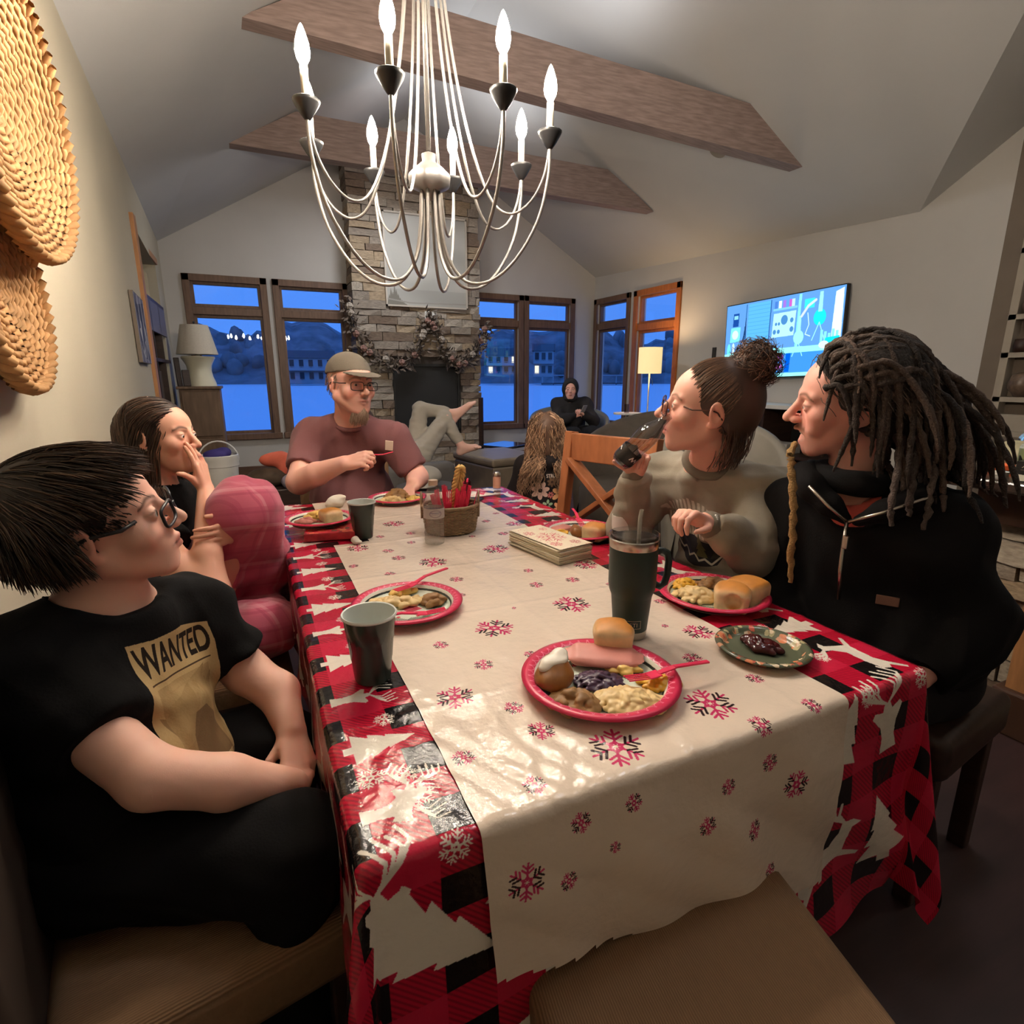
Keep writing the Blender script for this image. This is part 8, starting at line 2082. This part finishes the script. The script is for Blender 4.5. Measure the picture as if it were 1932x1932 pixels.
# ------------------------------------------------------------------ hooded person in the tub armchair
def hooded():
    t = person('person in a dark hooded jacket sitting in the far armchair by the room corner', (3.92, 6.5, 0))
    M = HM((3.845, 6.47, 1.095), 2.62, .02, 0, 1.05)
    J = dict(pelvis=(3.92, 6.56, .52), waist=(3.92, 6.57, .64), chest=(3.90, 6.56, .78), neck=(3.86, 6.51, .97), shL=(4.06, 6.44, .90), shR=(3.73, 6.60, .90))
    sd = Sdf(); head(sd, M); nk = ap(M, (0, -.022, -.07)); sd.cap(nk, (3.865, 6.515, .94), .05, .06, .02); torso(sd, J, -.01, 1.0, .02)
    eR, wR = (3.66, 6.44, .70), (3.80, 6.30, .77); eL, wL = (4.10, 6.28, .70), (3.93, 6.24, .79)
    limb(sd, [J['shR'], eR, wR], [.055, .048, .03]); limb(sd, [J['shL'], eL, wL], [.055, .048, .03])
    hand(sd, hframe(wR, (.7, -.5, .3), (.3, .5, -.6)), (.6, .7, .7, .8), -1); hand(sd, hframe(wL, (-.7, -.2, .4), (-.2, .5, -.6)), (.6, .7, .7, .8), 1)
    for x, kx in ((3.82, 3.70), (4.02, 3.98)): sd.path([(x, 6.50, .52), (kx, 6.12, .54), (kx - .02, 6.06, .12)], [.09, .062, .045], .02); sd.cap((kx - .02, 6.06, .06), (kx - .04, 5.90, .04), .04, .034)
    solid(sd, 'body', M_skin, t, .010, (((3.74, 3.95, .004),), ((6.36, 6.58, .004),), ((.97, 1.22, .004),)), col=head_col(M, SK_MAN, LIP, lin(90, 70, 60)), smooth_it=1)
    eyes(t, M, lin(80, 80, 80))
    M_dk = cloth_mat('charcoal_hooded_jacket', lin(50, 48, 50), var=.15)
    s = Sdf(); s.path([J['shR'], eR, wR], [.085, .08, .055], .03); s.path([J['shL'], eL, wL], [.085, .08, .055], .03); torso(s, J, .03, 1.08, .03, .06); s.cap(nk, (3.84, 6.47, 1.0), .06, .065, .01, '-')
    solid(s, 'jacket', M_dk, t, .012, fold=.014, ff=34, seed=3)
    h = Sdf().frame(M); h.ell((0, -.02, .02), (.105, .125, .130), .01); h.ell((0, -.03, -.10), (.10, .10, .06), .04); h.ell((0, .10, -.01), (.070, .13, .100), .015, '-'); h.ell((0, -.01, .0), (.085, .105, .108), .01, '-')
    solid(h, 'hood', M_dk, t, .007, fold=.004, ff=30)
    p = Sdf(); p.ell((3.92, 6.53, .50), (.19, .17, .11), .05)
    for x, kx in ((3.82, 3.70), (4.02, 3.98)): p.path([(x, 6.50, .53), (kx, 6.12, .555), (kx - .02, 6.06, .12)], [.11, .085, .07], .04)
    solid(p, 'trousers', cloth_mat('dark_trousers', lin(36, 36, 40)), t, .013, fold=.007, ff=18)
    m = MB(); m.box((0, 0, 0), (.075, .012, .11)); o = m.build('phone_case', mat('grey_phone', lin(150, 144, 138), .4), bevel=.004); o.location = (3.885, 6.19, .86); o.rotation_euler = (.5, 0, .3); tag(o, 'pale phone held by the hooded person', 'phone')
hooded()
# ------------------------------------------------------------------ someone lying back, legs crossed, bare feet
def lying():
    M_rc = mat('charcoal_recliner', lin(84, 80, 78), .6, var=.12)
    c = thing('recliner', 'charcoal recliner behind the man in the cap', 'armchair', (1.12, 4.66, 0), .12)
    m = MB(); m.b2((-.30, -.30, .12), (.34, .30, .46)); m.build('seat', M_rc, c, bevel=.05, segs=3, smooth='auto')
    m = MB(); m.add([(-.50, -.30, .30), (-.20, -.30, .40), (-.20, .30, .40), (-.50, .30, .30), (-.50, -.30, .84), (-.34, -.30, .88), (-.34, .30, .88), (-.50, .30, .84)], [(0, 3, 2, 1), (4, 5, 6, 7), (0, 1, 5, 4), (2, 3, 7, 6), (0, 4, 7, 3), (1, 2, 6, 5)]); m.build('backrest', M_rc, c, bevel=.05, segs=3, smooth='auto')
    for y in (-.38, .38): m = MB(); m.b2((-.5, y - .08, .1), (.30, y + .08, .60)); m.build('armrest', M_rc, c, bevel=.05, segs=3, smooth='auto')
    for x in (-.25, .28):
        for y in (-.3, .3): m = MB(); m.b2((x - .03, y - .03, 0), (x + .03, y + .03, .13)); m.build('foot', M_darkwood, c)
    t = person('person lying back in a recliner with grey sweatpants and bare feet crossed', (1.15, 4.66, .46))
    J = dict(pelvis=(1.20, 4.67, .60), waist=(1.04, 4.66, .66), chest=(1.00, 4.62, .72), neck=(.86, 4.56, .82), shL=(.95, 4.76, .79), shR=(.95, 4.44, .79))
    M = HM((.80, 4.52, .90), -1.5, -.5, 0, .95)
    sd = Sdf(); head(sd, M); sd.cap(ap(M, (0, -.02, -.07)), (.88, 4.57, .80), .05, .06, .02); torso(sd, J, -.01)
    sd.path([J['shL'], (1.06, 4.82, .70), (1.14, 4.74, .72)], [.05, .042, .028]); sd.path([J['shR'], (1.06, 4.42, .70), (1.14, 4.56, .72)], [.05, .042, .028])
    hand(sd, hframe((1.14, 4.74, .72), (.6, -.6, .1), (0, 0, -1)), side=-1); hand(sd, hframe((1.14, 4.56, .72), (.6, .6, .1), (0, 0, -1)), side=1)
    k1, a1, t1 = (1.36, 4.86, .985), (1.665, 4.82, .945), (1.845, 4.77, 1.045); k2, a2, t2 = (1.555, 4.78, .90), (1.690, 4.71, .655), (1.845, 4.66, .650)
    sd.path([(1.24, 4.72, .60), k1, a1], [.085, .058, .036], .02); sd.path([(1.24, 4.60, .60), k2, a2], [.085, .058, .036], .02)
    for a, q in ((a1, t1), (a2, t2)):
        a = np.array(a); q = np.array(q); d = nrm(q - a); hl = a - d * .03 + np.array((.012, 0, -.045)); sd.cap(hl, a, .032, .036, .02); sd.cap(hl, a + (q - a) * .75, .030, .024, .02); sd.cap(a, a + (q - a) * .7, .032, .024, .02); sd.cap(a + (q - a) * .7, q, .024, .013, .01)
        e = nrm(np.cross(d, (.3, 1, .2))); e = nrm(np.array((0, 1, 0)) - d * d[1])
        for j in range(5): sd.cap(a + (q - a) * .72 + e * (j - 2) * .015, q + e * (j - 2) * .0165 - d * .012 * abs(j - .5), .010, .008 if j else .011, .003)
    solid(sd, 'body', M_skin, t, .010, (((1.64, 1.88, .0045),), ((4.60, 4.86, .0045),), ((.56, .70, .0045), (.88, 1.08, .0045))), col=lambda V, N: np.tile(np.array(lin(222, 176, 160)), (len(V), 1)), smooth_it=1)
    M_sw = cloth_mat('heather_grey_sweatpants', lin(168, 160, 148), var=.06)
    p = Sdf(); p.ell(J['pelvis'], (.17, .17, .13), .05); p.path([(1.26, 4.72, .61), k1], [.098, .068], .03); p.path([k1, np.array(a1) - .075 * nrm(np.array(a1) - k1)], [.068, .048], .02); p.path([(1.26, 4.60, .61), k2], [.098, .068], .03); p.path([k2, np.array(a2) - .075 * nrm(np.array(a2) - k2)], [.068, .050], .02)
    solid(p, 'sweatpants', M_sw, t, .008, fold=.009, ff=44, seed=5)
    s = Sdf(); torso(s, J, .02, 1.05, .02); s.path([J['shL'], (1.06, 4.82, .70)], [.07, .06]); s.path([J['shR'], (1.06, 4.42, .70)], [.07, .06]); solid(s, 'shirt', cloth_mat('pale_grey_shirt', lin(170, 164, 156)), t, .011, fold=.008)
    b = Sdf().frame(M); b.ell((0, -.024, .036), (.083, .104, .092), .01); b.ell((0, .112, -.01), (.08, .08, .10), .02, '-'); b.ell((0, .02, -.08), (.14, .09, .07), .01, '-'); solid(b, 'hair', mat('brown_short_hair', lin(60, 44, 36), .7), t, .008, fold=.003, ff=70)
lying()
